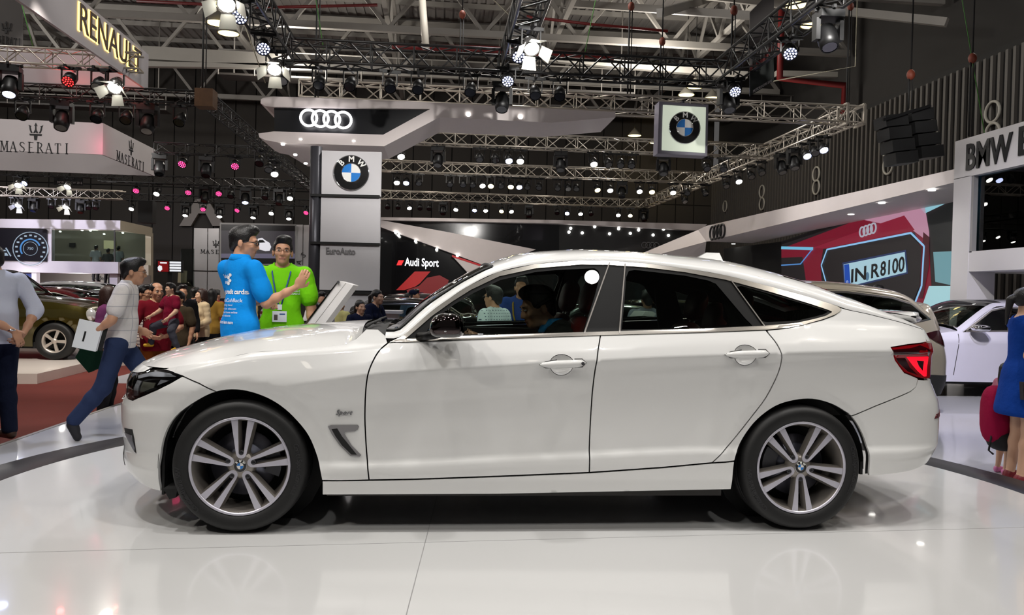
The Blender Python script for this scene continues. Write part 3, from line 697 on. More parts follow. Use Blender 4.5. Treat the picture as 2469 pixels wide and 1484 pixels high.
pn('rear_wing', rdoor[::-1][:0]+[(2.539, .373)]+archR[1:iR+1]+[(3.33, .668), (3.553, .746), (3.596, .77), (3.611, .814), (3.601, .820), (3.5, .85), (3.432, .918), (3.398, .987), (3.514, 1.003), (3.688, 1.015), (3.705, 1.05)]+qtop+[(3.158, 1.195), (3.158, 1.183), (3.112, 1.152), (3.039, 1.128), (2.826, 1.080), (2.706, 1.066)]+rdoor[1:])
pn('rear_bumper', archR[iR:]+[(3.45, .298), (3.6, .312), (3.75, .335), (3.9, .37), (4.1, .39), (A1-.001, .39), (A1-.001, .79), (3.93, .80), (3.693, .805), (3.611, .811), (3.596, .77), (3.553, .746), (3.33, .668)])
pn('tailgate', [(3.688, 1.017), (3.705, 1.05), (3.732, 1.083), (A1-.001, 1.083), (A1-.001, .795), (3.935, .805), (3.962, 1.014)])
# headlamp: clear cover over bright reflectors
m_lamp_clear = glass('lamp_cover', (225, 228, 232)); m_reflector = M('lamp_reflector', (220, 220, 224), .25, metal=.2)
for q in pn('headlight', headl, M('lamp_black', (10, 10, 12), .2, coat=.5), extra=.022, depth=.03, gap=.004):
    q['label'] = 'dark headlight with chrome reflectors behind a clear cover'
hl = [o for o in car.children if o.name.startswith('headlight')]
def on_lamp(poly, name, mat, ex, res=.02):
    r = skin(name, BMW, poly, mat, car, gap=0, extra=ex, depth=.006, res=res)
    for o, p in zip(r, hl): o.parent = p
on_lamp(headl, 'lamp_cover', m_lamp_clear, -.001)
on_lamp([(-.69, .755), (-.64, .766), (-.52, .788), (-.40, .786), (-.345, .772), (-.42, .768), (-.55, .762), (-.66, .742)], 'daylight_strip', m_reflector, .006)
on_lamp([(-.66, .655), (-.60, .662), (-.60, .735), (-.66, .735)], 'inner_reflector', m_reflector, .005)
on_lamp([(-.58, .675), (-.47, .712), (-.47, .735), (-.58, .735)], 'outer_reflector', M('lamp_lens', (170, 168, 150), .15, metal=.3), .005)
on_lamp([(-.45, .725), (-.38, .752), (-.44, .752)], 'side_marker', m_reflector, .005)
on_lamp([(-.72, .66), (-.695, .652), (-.70, .75), (-.73, .75)], 'ring_light', m_bright, .004)
m_intake = M('intake_black', (10, 10, 11), .6)
pn('air_slot', [(-.76, .478), (-.632, .487), (-.615, .437), (-.608, .365), (-.66, .40), (-.74, .45)], m_intake, extra=-.002, depth=.01, gap=0)
pn('slot_blade', [(-.75, .455), (-.64, .455), (-.615, .395), (-.62, .372), (-.70, .43)], M('blade_silver', (150, 152, 158), .3, metal=.8), extra=-.005, depth=.01, gap=0)
pn('lower_intake', [(A0+.001, .40), (-1.0, .40), (-.86, .33), (-.86, .26), (A0+.001, .25)], m_intake, extra=-.002, depth=.01, gap=0, sides=(1, -1))
pn('kidney_grille', [(A0+.02, .75), (-1.02, .745), (-.99, .70), (-1.03, .60), (A0+.02, .585)], m_intake, extra=-.004, depth=.012, gap=0)
for k in range(7):
    z = .61+k*.019; pn('grille_bar', [(A0+.03+.045*k, .59), (A0+.042+.045*k, .59), (A0+.042+.045*k, .745), (A0+.03+.045*k, .745)], m_bright, extra=-.010, depth=.01, gap=0)
# tail lamps
m_tail = M('tail_red', (96, 6, 12), .12, coat=1.0, emit=(150, 6, 14), es=.25); m_tail_dark = M('tail_dark_red', (44, 3, 8), .12, coat=1.0); m_tail_on = M('tail_lit', (225, 15, 35), .15, coat=1.0, emit=(255, 16, 40), es=1.3)
tl = pn('tail_light', tail_l, m_tail, gap=.004, extra=-.002, depth=.02)
for q in tl: q['label'] = 'red tail light with a glowing loop'
def on_tail(poly, name, mat, ex=-.004):
    for o, p in zip(skin(name, BMW, poly, mat, car, gap=0, extra=ex, depth=.004, res=.02), tl): o.parent = p
on_tail([(3.415, .945), (3.47, .948), (3.66, .958), (3.69, .93), (3.69, .975), (3.60, 1.0), (3.52, .985), (3.40, .975)], 'dark_band', m_tail_dark, -.0035)
on_tail([(3.50, .936), (3.69, .936), (3.69, .826), (3.66, .826), (3.60, .856), (3.545, .895)], 'lit_loop', m_tail_on)
on_tail([(3.575, .916), (3.64, .912), (3.64, .858), (3.60, .886)], 'loop_centre', m_tail_dark, -.006)
on_tail([(3.43, .93), (3.49, .93), (3.53, .88), (3.60, .835), (3.52, .856), (3.45, .905)], 'dark_edge', m_tail_dark, -.0035)
pn('rear_reflector', [(3.775, .585), (3.80, .61), (4.05, .625), (4.05, .595)], M('reflector_red', (90, 6, 20), .2, coat=.8), extra=-.003, depth=.006, gap=0)
# vent behind the front wheel and the badge above it
vent = [(.429, .541), (.443, .547), (.576, .549), (.582, .541), (.576, .525), (.562, .517), (.516, .513), (.509, .505), (.549, .445), (.596, .397), (.589, .389), (.542, .393), (.489, .445), (.449, .501)]
v0 = pn('wing_vent', vent, M('vent_silver', (150, 148, 150), .3, metal=.7), extra=-.006, depth=.012, gap=0, res=.02)
for o, p in zip(skin('vent_opening', BMW, [(.447, .528), (.475, .531), (.50, .49), (.575, .399), (.548, .400), (.50, .446), (.468, .490)], m_black, car, gap=0, extra=-.0075, depth=.003, res=.02), v0): o.parent = p
pb = BMW.P(np.array(.505), np.array(.611)); me = text_mesh('Sport', .036, .004, 0, shear=.35); me.materials.append(m_bright)
o = link('badge', me, car); o.matrix_basis = Matrix.Translation((.505, pb[1]-.004, .611)) @ Matrix.Rotation(pi/2, 4, 'X')
# glasshouse
DLO = [(.722, .966), (.795, 1.003), (.922, 1.119), (1.028, 1.199), (1.122, 1.263), (1.275, 1.34), (1.474, 1.388), (1.727, 1.416), (1.88, 1.418), (2.087, 1.408), (2.293, 1.388), (2.519, 1.356), (2.746, 1.303), (2.979, 1.247), (3.098, 1.215), (3.145, 1.199), (3.158, 1.187), (3.150, 1.175), (3.112, 1.155), (3.039, 1.131), (2.90, 1.095), (2.82, 1.081), (2.706, 1.069), (2.366, 1.049), (1.814, 1.023), (1.062, .985), (.85, .972)]
Din = [(.80, .985), (.815, .995), (.935, 1.103), (1.040, 1.181), (1.135, 1.243), (1.283, 1.318), (1.478, 1.366), (1.727, 1.394), (1.88, 1.396), (2.087, 1.387), (2.293, 1.367), (2.512, 1.332), (2.735, 1.277), (2.962, 1.216), (3.07, 1.184), (3.098, 1.174), (3.098, 1.168), (3.06, 1.149), (2.98, 1.129), (2.88, 1.108), (2.81, 1.100), (2.70, 1.090), (2.366, 1.067), (1.814, 1.041), (1.062, 1.003), (.85, .986)]
pn('window_trim', DLO, m_chrome, holes=[Din], gap=0, extra=-.005, depth=.012, res=.022)
gF = [(1.095, 1.012), (.90, 1.012), (.945, 1.085), (1.05, 1.165), (1.145, 1.224), (1.29, 1.298), (1.478, 1.346), (1.60, 1.361), (1.80, 1.375), (1.822, 1.36), (1.825, 1.33), (1.79, 1.22), (1.722, 1.035), (1.30, 1.016)]
gR = [(1.925, 1.053), (1.95, 1.20), (1.968, 1.33), (1.985, 1.365), (2.02, 1.372), (2.293, 1.348), (2.42, 1.325), (2.46, 1.308), (2.49, 1.27), (2.60, 1.125), (2.635, 1.087), (2.366, 1.068)]
gQ = [(2.57, 1.293), (2.60, 1.30), (2.735, 1.265), (2.962, 1.206), (3.06, 1.178), (3.08, 1.170), (3.05, 1.156), (2.98, 1.139), (2.88, 1.118), (2.72, 1.108), (2.69, 1.112)]
pn('window_frame', Din, m_pillar, holes=[gF, gR, gQ], gap=0, extra=.002, depth=.02, res=.022)
pn('front_window', gF, m_glass, gap=-.004, extra=.009, depth=.003, res=.05)
pn('rear_window', gR, m_tint, gap=-.004, extra=.009, depth=.003, res=.05)
pn('quarter_window', gQ, m_tint, gap=-.004, extra=.009, depth=.003, res=.05)
for a, b in (((1.882, 1.41), (1.724, 1.03)), ((1.967, 1.405), (1.910, 1.036)), ((2.545, 1.33), (2.70, 1.085))):
    for o in pn('pillar_strip', [(a[0]-.003, a[1]), (a[0]+.003, a[1]), (b[0]+.004, b[1]), (b[0]-.004, b[1])], M('strip_grey', (120, 116, 112), .35, metal=.6), gap=0, extra=-.006, depth=.01, res=.03): pass
# roof, pillars, windscreen: one crowned strip between both window lines
edge = np.array([(.700, .985), (.742, .985)]+DLO[1:14]+[(3.098, 1.215), (3.16, 1.199)]+qtop[::-1]+[(3.80, 1.065)])
edge = resample(catmull(edge, 6), .045)
tan_ = np.gradient(edge, axis=0); tan_ /= np.hypot(*tan_.T)[:, None]; nor = np.stack([-tan_[:, 1], tan_[:, 0]], 1)
crown = pchip([.70, .92, 1.122, 1.275, 1.474, 1.727, 2.3, 2.746, 2.98, 3.2, 3.468, 3.68, 3.80], [.065, .074, .066, .07, .086, .084, .102, .140, .142, .128, .080, .045, .02])(edge[:, 0])
Pe = BMW.P(edge[:, 0], edge[:, 1], .001); ye = -Pe[:, 1]
ph = np.concatenate([np.linspace(0, .5, 7), np.linspace(.5, pi-.5, 23)[1:-1], np.linspace(pi-.5, pi, 7)])
pw = 2/2.3
cx = np.sign(np.cos(ph))*np.abs(np.cos(ph))**pw; cz = np.sin(ph)**pw
G = np.stack([Pe[:, None, 0]+nor[:, None, 0]*crown[:, None]*cz[None], -ye[:, None]*cx[None], Pe[:, None, 2]+nor[:, None, 1]*crown[:, None]*cz[None]], -1)
nj = len(ph); xe = edge[:, 0]
def part_of(i, j):
    x = .5*(xe[i]+xe[i+1]); t = abs(.5*(cx[j]+cx[j+1]))
    if x < 1.285 and t < .93: return 1
    if 2.86 < x < 3.50 and t < .86: return 2
    if x > 3.50: return 3
    return 0
m, n, _ = G.shape; V = G.reshape(-1, 3); fs = {0: [], 1: [], 2: [], 3: []}
for i in range(m-1):
    for j in range(n-1): fs[part_of(i, j)].append((i*n+j, (i+1)*n+j, (i+1)*n+j+1, i*n+j+1))
for k, (nm, mt) in enumerate((('roof', m_paint), ('windscreen', m_wind), ('rear_screen', m_tint), ('tailgate_top', m_paint))):
    ids = sorted({i for f in fs[k] for i in f}); mp = {i: q for q, i in enumerate(ids)}
    Vk = V[ids]
    mesh_obj(nm, Vk, [tuple(mp[i] for i in f) for f in fs[k]], mt, car, True)
# black band round the windscreen, headliner inside
Gi = G.copy(); Gi[:, :, 2] -= .03; Gi[:, :, 1] *= .965
fi = [f for k in (0, 3) for f in fs[k]]
mesh_obj('headliner', Gi.reshape(-1, 3), [f[::-1] for f in fi], m_headliner, car, True)
f = MB()
for s in (1, -1):
    pts = [G[i, (6 if s > 0 else n-7)]+np.array([0, 0, .002]) for i in range(m) if xe[i] < 1.285]; f.tube(pts, .009, 6)
k = max(i for i in range(m) if xe[i] < 1.285); f.tube([G[k, j]+np.array([0, 0, -.004]) for j in range(6, n-6)], .012, 6)
f.build('screen_seal', m_seal, car)
# bonnet
he = np.array([p for p in hood_edge]); he = resample(catmull(he[::-1], 5), .05)
Ph = BMW.P(he[:, 0], he[:, 1]-.004, .0005); zc_ = pchip([-.80, -.68, -.64, -.595, -.488, -.379, -.271, -.049, .174, .273, .511, .62], [.79, .80, .822, .845, .880, .912, .941, .986, 1.013, 1.021, 1.041, 1.046])
order = np.argsort(Ph[:, 0]); Ph = Ph[order]
tt_ = np.concatenate([-np.cos(np.linspace(0, pi/2, 14)), np.cos(np.linspace(pi/2, 0, 14))[1:]])
zc0 = np.maximum(zc_(Ph[:, 0]), Ph[:, 2]+.002)
prof = 1-np.abs(tt_)**2.6; bump_ = .010*np.exp(-((np.abs(tt_)-.78)/.10)**2)*1.0
fade = np.clip((Ph[:, 0]+.62)/.5, 0, 1)*np.clip((.5-Ph[:, 0])/.3, 0, 1)
G2 = np.stack([Ph[:, None, 0]+0*tt_[None]-(.03*(1-tt_**2)*np.clip((Ph[:, 0]-.3)/.3, 0, 1)[:, None]), -Ph[:, None, 1]*tt_[None], Ph[:, None, 2]+(zc0-Ph[:, 2])[:, None]*prof[None]+bump_[None]*fade[:, None]], -1)
grid_surf('bonnet', G2, m_paint, car, flip=True)
# dark scuttle between bonnet and windscreen, with wipers
base = G[0]; back = G2[-1]; nb = 24
cb = np.stack([np.interp(np.linspace(-1, 1, nb), np.linspace(-1, 1, len(base)), base[:, k]) for k in range(3)], 1)
bb = np.stack([np.interp(np.linspace(-1, 1, nb), np.linspace(-1, 1, len(back)), back[:, k]) for k in range(3)], 1)
cb = cb[np.argsort(cb[:, 1])]; bb = bb[np.argsort(bb[:, 1])]
sd_ = (1+3*(np.abs(np.linspace(-1, 1, nb)) > .75))[:, None]
sc_ = np.stack([bb-np.array([0, 0, .012])*sd_, .5*(bb+cb)-np.array([0, 0, .035])*sd_**.5, cb-np.array([0, 0, .006])*sd_], 0); grid_surf('scuttle', sc_, m_black, car, flip=True)
f = MB()
for y0, y1 in ((-.62, .02), (-.02, .60)):
    f = MB(); f.tube([(.585, y0, 1.03), (.60, (y0+y1)/2, 1.045), (.62, y1, 1.05)], .007, 6); f.build('wiper', m_black, car)
# shark-fin aerial and tail spoiler
f = MB(); 
for i in range(9):
    t = i/8
f.add([(2.56, -.03, 1.462), (2.78, -.035, 1.430), (2.78, .035, 1.430), (2.56, .03, 1.462), (2.66, -.012, 1.520), (2.745, -.008, 1.520), (2.745, .008, 1.520), (2.66, .012, 1.520)], [(0, 1, 5, 4), (1, 2, 6, 5), (2, 3, 7, 6), (3, 0, 4, 7), (4, 5, 6, 7)]); f.build('roof_aerial', m_paint, car)
ns = 21; ys = np.linspace(-.60, .60, ns); G3 = []
for y in ys:
    e = (abs(y)/.60)**4; x0 = 3.60-.02*e; x1 = 3.885-.16*e; d = 1-.25*e
    pr = [(x0, 1.176), (x0+.10, 1.186), (x0+.19*(x1-x0)/.285+.04, 1.180), (x1-.02, 1.156), (x1, 1.136), (x1-.015, 1.116), (x0+.13, 1.108), (x0+.02, 1.140), (x0, 1.168)]
    G3.append([(px, y, 1.15+(pz-1.15)*d) for px, pz in pr])
G3 = np.array(G3)
cap0, cap1 = G3[0].copy(), G3[-1].copy()
for cp_, sg_ in ((cap0, -1), (cap1, 1)): m0 = cp_.mean(0); cp_[:] = m0+(cp_-m0)*.25; cp_[:, 1] = sg_*.64
G3 = np.concatenate([cap0[None], G3, cap1[None]]); grid_surf('spoiler', G3[:, :5], m_paint, car, flip=False); grid_surf('spoiler_underside', G3[:, 4:], m_paint, car, flip=False)
for s in (1, -1):
    f = MB(); f.box((-.402, -s*.69-.08, .17), (-.39, -s*.69+.08, .43)); f.build('arch_liner', m_black, car); f = MB(); f.box((3.27, -s*.71-.11, .29), (3.284, -s*.71+.11, .36)); f.build('arch_liner', m_black, car)
# mirrors
def sup(c, r, e, n=24, m=16, mat=None, cut=None):
    V = []; 
    for i in range(m+1):
        a = -pi/2+pi*i/m
        for k in range(n):
            b = 2*pi*k/n; q = lambda v: np.sign(v)*abs(v)**e
            V.append((c[0]+r[0]*q(cos(a))*q(cos(b)), c[1]+r[1]*q(cos(a))*q(sin(b)), c[2]+r[2]*q(sin(a))))
    return V, [(i*n+k, i*n+(k+1) % n, (i+1)*n+(k+1) % n, (i+1)*n+k) for i in range(m) for k in range(n)]
for s in (1, -1):
    mr = thing('door_mirror', 'dark chrome door mirror', None, parent=car)
    def sh(V): 
        out = []
        for x, y, z in V:
            t = (z-1.0)/.13; x2 = x+.035*max(t, 0)**2*(1 if x < 1.0 else -.4)+.0*t; out.append((x2, y*s, z))
        return out
    V, Fc = sup((1.005, -.985, 1.066), (.088, .115, .060), .62); V = sh(V)
    mesh_obj('mirror_cap', V, Fc if s > 0 else [f[::-1] for f in Fc], m_darkchrome, mr, True)
    V, Fc = sup((1.01, -.98, 1.032), (.084, .108, .030), .7); V = sh(V)
    mesh_obj('mirror_base', V, Fc if s > 0 else [f[::-1] for f in Fc], M('gloss_black', (14, 14, 17), .08, coat=1.0), mr, True)
    f = MB(); f.tube([(.925, -.99*s, 1.040), (1.0, -1.098*s, 1.040), (1.088, -.99*s, 1.040)], .006, 6); f.build('bright_line', m_bright, mr)
    f = MB(); f.tube([(.87, -.845*s, .997), (.92, -.90*s, 1.005), (.97, -.94*s, 1.022)], [.022, .022, .028], 10); f.build('mirror_arm', m_pillar, mr)
    f = MB(); f.add([(1.094, -.90*s, 1.03), (1.094, -1.07*s, 1.03), (1.094, -1.07*s, 1.10), (1.094, -.90*s, 1.10)], [(0, 1, 2, 3)]); f.build('mirror_glass', m_bright, mr)
    # dark corner plate at the foot of the window
skin('mirror_plate', BMW, [(.81, .992), (.90, .998), (1.0, 1.004), (1.10, 1.012), (.905, 1.016), (.94, 1.075)], m_pillar, car, gap=0, extra=-.001, depth=.01, res=.03)
# door handles in their dished recesses
def handle(cx, cz, tilt, key):
    out = []
    for s in (1, -1):
        y = float(BMW.P(np.array(cx), np.array(cz))[1])
        h = thing('door_handle', None, None, parent=car); h.location = (cx, y*s, cz); h.rotation_euler = (0, -tilt, 0)
        m_ = MB(); rows = []
        N = 15
        for i in range(N):
            t = -1+2*i/(N-1); x = t*.122; hh = .020*(1-abs(t)**4)**.5*(1.0 if t > -.2 else 1-.35*((-.2-t)/.8)**1.5)+.0015; dy = .032*(1-t**4)+.004
            rows.append([(x, -s*(dy-.012), hh*.9), (x, -s*dy, hh*.55), (x, -s*(dy+.002), 0), (x, -s*dy, -hh*.6), (x, -s*(dy-.012), -hh), (x, -s*(dy-.02), 0)])
        rows = np.array(rows); rows = np.concatenate([rows, rows[:, :1]], 1)
        grid_surf('grip', rows, m_paint, h, flip=(s < 0))
        g = MB(); g.tube([(x, -s*.006, z) for x, z in ((-.03, .022), (-.09, .014), (-.122, 0), (-.09, -.018), (-.03, -.020))], .0022, 5); g.build('seal', m_seal, h); g = MB(); g.tube([(x, -s*.006, z) for x, z in ((.06, .022), (.10, .021), (.121, 0), (.10, -.020), (.06, -.022))], .0022, 5); g.build('seal', m_seal, h)
        if key:
            k_ = MB(); k_.lathe([(.009, -s*.036), (.007, -s*.0375), (0, -s*.0372)], 16, 'y', (.098, 0, 0)); k_.build('key_lock', m_caliper, h)
handle(1.604, .876, .055, True); handle(2.576, .942, .045, False)
for ctr, nm in (((1.600, .872), 'handle_bowl'), ((2.572, .938), 'handle_bowl')):
    Q, Rn = 28, 8; aa = np.array([[ctr[0]+r*.0605*cos(2*pi*k/Q) for k in range(Q+1)] for r in np.linspace(1, .02, Rn)]); zz = np.array([[ctr[1]+.004+r*(.0445 if sin(2*pi*k/Q) > 0 else .0605)*sin(2*pi*k/Q) for k in range(Q+1)] for r in np.linspace(1, .02, Rn)]); dd = .026*(1-np.linspace(1, .02, Rn)**2)[:, None]+0*aa+.001
    Gb = BMW.P(aa, zz, dd)
    for s in (1, -1):
        Gs = Gb.copy(); Gs[..., 1] *= s; grid_surf(nm, Gs, m_paint, car, flip=(s > 0))
# under-body, wheel housings
f = MB(); f.box((.42, -.80, .17), (2.50, .80, .26)); f.box((-.30, -.5, .20), (3.05, .5, .32)); f.build('underbody', M('underbody_grey', (46, 44, 42), .7), car)
for cx, cz, R in ((-.01, .33, .405), (2.915, .335, .385)):
    for s in (1, -1):
        f = MB(); n = 20; V = []
        for i in range(n+1):
            a = -.05+(pi+.1)*i/n
            for y in (.80, .62): V.append((cx+R*cos(a), -s*y, cz+R*sin(a)))
        f.add(V, [(2*i, 2*i+1, 2*i+3, 2*i+2) for i in range(n)], 0, True)
        f.add([(cx+R*cos(a_), -s*.60, cz+R*sin(a_)) for a_ in [2*pi*i/20 for i in range(20)]], [tuple(range(20))]); f.build('wheel_housing', m_black, car)
for y_ in (-.85, .60):
    f = MB(); f.prism([(-.37, y_, .22), (-.30, y_, .22), (-.31, y_, .175), (-.34, y_, .168)], (0, .25, 0)); f.build('air_deflector', m_black, car)
for s in (1, -1):
    # inner dark skin so that panel gaps read black
    pass
skin('inner_shell', BMW, archF[:iF+1]+archF[iF+1:]+[(.405, .2), (2.526, .22)]+archR+[(3.6, .31), (3.85, .36), (3.85, 1.0), (3.60, 1.09), (2.9, 1.08), (2.706, 1.06), (1.8, 1.015), (.9, .975), (.7, .95), (.5, .94), (.2, .91), (-.2, .83), (-.5, .78), (-.8, .72), (-.8, .3), (-.6, .22)], m_black, car, gap=.004, extra=.036, depth=.002, res=.06)
make_wheel(car, pos=(0.003, -.872, .338), turn=radians(2.5)); make_wheel(car, pos=(2.909, -.872, .338), turn=radians(33))
make_wheel(car, pos=(0.003, .872, .338), turn=radians(10), flip=True); make_wheel(car, pos=(2.909, .872, .338), turn=radians(40), flip=True)
# cabin
def seat(x, y, mat, back_h=.62):
    s = thing('seat', None, None, parent=car); s.location = (x, y, .40)
    V, Fc = sup((.02, 0, .08), (.27, .25, .09), .55); mesh_obj('cushion', V, Fc, mat, s, True)
    V, Fc = sup((0, 0, 0), (.085, .25, back_h/2), .6); Rm = Matrix.Translation((.30, 0, .10+back_h/2)) @ Matrix.Rotation(radians(18), 4, 'Y')
    mesh_obj('backrest', [tuple(Rm @ Vector(v)) for v in V], Fc, mat, s, True)
    V, Fc = sup((0, 0, 0), (.055, .14, .105), .7); Rm2 = Matrix.Translation((.43, 0, back_h+.20)) @ Matrix.Rotation(radians(14), 4, 'Y')
    mesh_obj('headrest', [tuple(Rm2 @ Vector(v)) for v in V], Fc, mat, s, True)
    f = MB()
    for q in (-.05, .05): f.tube([(.39, q, back_h+.04), (.42, q, back_h+.14)], .007, 6)
    f.build('headrest_post', m_bright, s)
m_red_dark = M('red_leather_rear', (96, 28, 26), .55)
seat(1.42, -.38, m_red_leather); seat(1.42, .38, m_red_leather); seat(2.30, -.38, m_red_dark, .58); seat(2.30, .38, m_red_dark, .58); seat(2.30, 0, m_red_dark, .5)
f = MB(); f.box((.62, -.74, .62), (.98, .74, .955)); f.build('dashboard', m_trim_dark, car)
f = MB(); f.tube([(1.08+.05*cos(a)*.6, -.38+.18*sin(a), .90+.17*cos(a)) for a in [2*pi*k/20 for k in range(20)]], .014, 8, closed=True); f.tube([(1.0, -.38, .86), (1.09, -.38, .90)], .03, 8); f.tube([(1.10, -.55, .90), (1.10, -.21, .90)], .018, 6); f.build('steering_wheel', m_trim_dark, car)
f = MB(); f.box((.45, -.80, .26), (2.45, .80, .34)); f.build('cabin_floor', m_trim_dark, car)
f = MB(); f.box((2.72, -.74, .6), (3.55, .74, .99)); f.build('parcel_shelf', m_trim_dark, car)
for s in (1, -1):
    f = MB(); f.box((.75, -s*.78-.03, .40), (2.66, -s*.78+.03, .985)); f.build('door_card', m_trim_dark, car)
for s in (1, -1):
    f = MB(); 
    p0 = BMW.P(np.array(1.80), np.array(1.0)); p1 = BMW.P(np.array(1.925), np.array(1.40))
    f.prism([(1.74, s*.75, .9), (1.87, s*.75, .9), (1.955, s*.64, 1.41), (1.86, s*.64, 1.41)], (0, -s*.03, 0)); f.prism([(2.58, s*.74, .95), (2.78, s*.74, .98), (2.64, s*.645, 1.33), (2.50, s*.645, 1.36)], (0, -s*.03, 0)); f.build('pillar_lining', m_headliner, car)
# ---------------------------------------------------------------- exhibition stands
m_sign_grey = M('pylon_grey', (196, 194, 197), .6, noise=(3, .05)); m_post = M('post_grey', (70, 70, 76), .35, metal=.5)
m_letter_grey = M('letter_grey', (112, 110, 112), .5); m_letter_black = M('letter_black', (16, 16, 18), .4)
m_canopy = M('canopy_white', (224, 214, 212), .5); m_ledpanel = M('led_black', (12, 13, 18), .35)
m_lit = glow('downlight_glow', (255, 252, 245), 14.); m_ringglow = glow('ring_glow', (255, 252, 255), 5.)
def plate(name, pix, Y, th, mat, parent=None, mats=None):
    f = MB(); f.prism([at(a, b, Y) for a, b in pix], (0, th, 0)); return f.build(name, mat, parent, world=True)
def plate_x(name, pix, X, th, mat, parent=None):
    f = MB(); f.prism([atx(a, b, X) for a, b in pix], (th, 0, 0)); return f.build(name, mat, parent, world=True)
def downlight(p, r=.06, parent=None, d=(0, 0, -1), mat=None):
    d = Vector(d); f = MB(); n = 12; x = d.orthogonal().normalized(); y = d.cross(x)
    f.prism([Vector(p)+(x*cos(2*pi*k/n)+y*sin(2*pi*k/n))*r for k in range(n)], -d*.01); return f.build('downlight', mat or m_lit, parent, world=True)
def four_rings(c, right, up, R, w, mat, parent, name='ring'):
    right, up = Vector(right).normalized(), Vector(up).normalized()
    for k in range(4):
        cc = Vector(c)+right*(k-1.5)*R*1.42
        f = MB(); f.tube([cc+right*R*cos(a)+up*R*sin(a) for a in [2*pi*i/28 for i in range(28)]], w, 6, closed=True); f.build(name, mat, parent, world=True)
# emblem pylon
YP = 16.0
py = thing('emblem_pylon', 'tall grey pylon with a round blue and white emblem on top and small grey lettering', 'sign', at(845, 830, YP))
py.location.z = -.18
for a in ([(776, 363), (920, 367), (918, 474), (775, 470)], [(774, 475), (917, 479), (916, 588), (772, 584)], [(772, 589), (916, 593), (914, 702), (770, 699)], [(770, 706), (914, 708), (911, 812), (767, 809)]):
    plate('sign_panel', a, YP, .14, m_sign_grey, py)
plate('back_frame', [(782, 366), (914, 370), (905, 820), (772, 818)], YP+.15, .1, m_post, py)
p0, p1 = at(761, 352, YP), at(752, 830, YP); f = MB(); f.tube([Vector((p1.x, YP+.1, -.18)), Vector((p0.x, YP+.1, p0.z))], .115, 14); f.build('post', m_post, py, world=True)
for b in (471, 586, 703):
    q0, q1 = at(749, b, YP), at(916, b+4, YP); f = MB(); f.bar(q0+Vector((0, .08, 0)), q1+Vector((0, .08, 0)), .28, .05); f.build('black_band', m_black, py, world=True)
e = roundel(.345, py, 'emblem', .05); e.location = at(847, 417, YP-.03)-py.location
text_obj('lettering', 'EuroAuto', .18, m_letter_grey, at(821, 607, YP-.012), (1, 0, 0), (0, 0, 1), .01, .006, py, width=at(857, 607, YP).x-at(786, 607, YP).x)
# hanging emblem box
YE = 16.4
eb = thing('emblem_lightbox', 'hanging square white light box with a round blue and white emblem', 'sign', at(1648, 308, YE))
f = MB(); cb = [at(1590, 244, YE), at(1709, 252, YE), at(1706, 376, YE), at(1586, 370, YE)]; f.prism([p+Vector((0, .02, 0)) for p in cb], (0, .35, 0)); f.build('box_body', M('lightbox_frame', (150, 146, 160), .4), eb, world=True)
f = MB(); f.prism([at(1599, 253, YE), at(1702, 259, YE), at(1700, 369, YE), at(1596, 362, YE)], (0, .03, 0)); f.build('lit_face', M('lightbox_face', (226, 232, 214), .3, emit=(226, 236, 214), es=.55), eb, world=True)
e = roundel(.335, eb, 'emblem', .05); e.location = at(1651, 308, YE-.03)-eb.location
f = MB(); c0 = at(1648, 246, YE+.15); f.bar(c0, (c0.x, 17.4, ZA-.1), .05); f.build('hanger', m_post, eb, world=True)
# four-ring canopy
YC = 17.2
ac = thing('four_ring_canopy', 'white swept canopy with a black fascia carrying four lit interlocking rings', 'canopy', at(900, 300, YC))
def canopy_prof(pix): return [at(a, b, YC) for a, b in pix]
f = MB(); f.prism(canopy_prof([(629, 240), (634, 236), (660, 233), (740, 235), (1000, 245), (1484, 270), (1484, 283), (1330, 296), (1060, 283), (926, 353), (680, 345), (640, 338), (625, 331), (623, 322), (660, 317), (924, 325), (1037, 263), (660, 258), (640, 256), (628, 249)]), (0, 1.6, 0)); f.build('white_shell', m_canopy, ac, world=True)
f = MB(); f.prism(canopy_prof([(659, 258), (1037, 263), (924, 325), (660, 317)]), (0, 1.5, 0)); o = f.build('black_fascia', m_ledpanel, ac, world=True); o.location.y += .08
# underside wedge that runs back to the post
lo = [(624, 330), (926, 352), (775, 408), (718, 402)]
f = MB(); P = [at(624, 331, YC)+Vector((0, .03, .004)), at(926, 353, YC)+Vector((0, .03, .004)), at(926, 353, YC)+Vector((0, 1.6, .0)), at(640, 335, YC)+Vector((.3, 3.6, -.0))]
f.add([P[0], P[1], P[2], P[3], P[0]+Vector((0, 0, .08)), P[1]+Vector((0, 0, .08)), P[2]+Vector((0, 0, .08)), P[3]+Vector((0, 0, .08))], [(0, 3, 2, 1), (4, 5, 6, 7), (0, 1, 5, 4), (1, 2, 6, 5), (2, 3, 7, 6), (3, 0, 4, 7)]); f.build('soffit', m_canopy, ac, world=True)
four_rings(at(786, 287, YC-.06), (1, 0, -.02), (0, 0, 1), .168, .026, m_ringglow, ac)
for px, pyy in ((682, 349), (725, 338), (712, 374), (737, 395), (853, 342)):
    d = downlight(at(px, pyy, YC+.02)+Vector((0, 0, 0)), .04, ac, (0, -.35, -1))
for px, pyy in ((1129, 276), (1255, 282)):
    downlight(at(px, pyy, YC-.012), .045, ac, (0, -1, -.2))
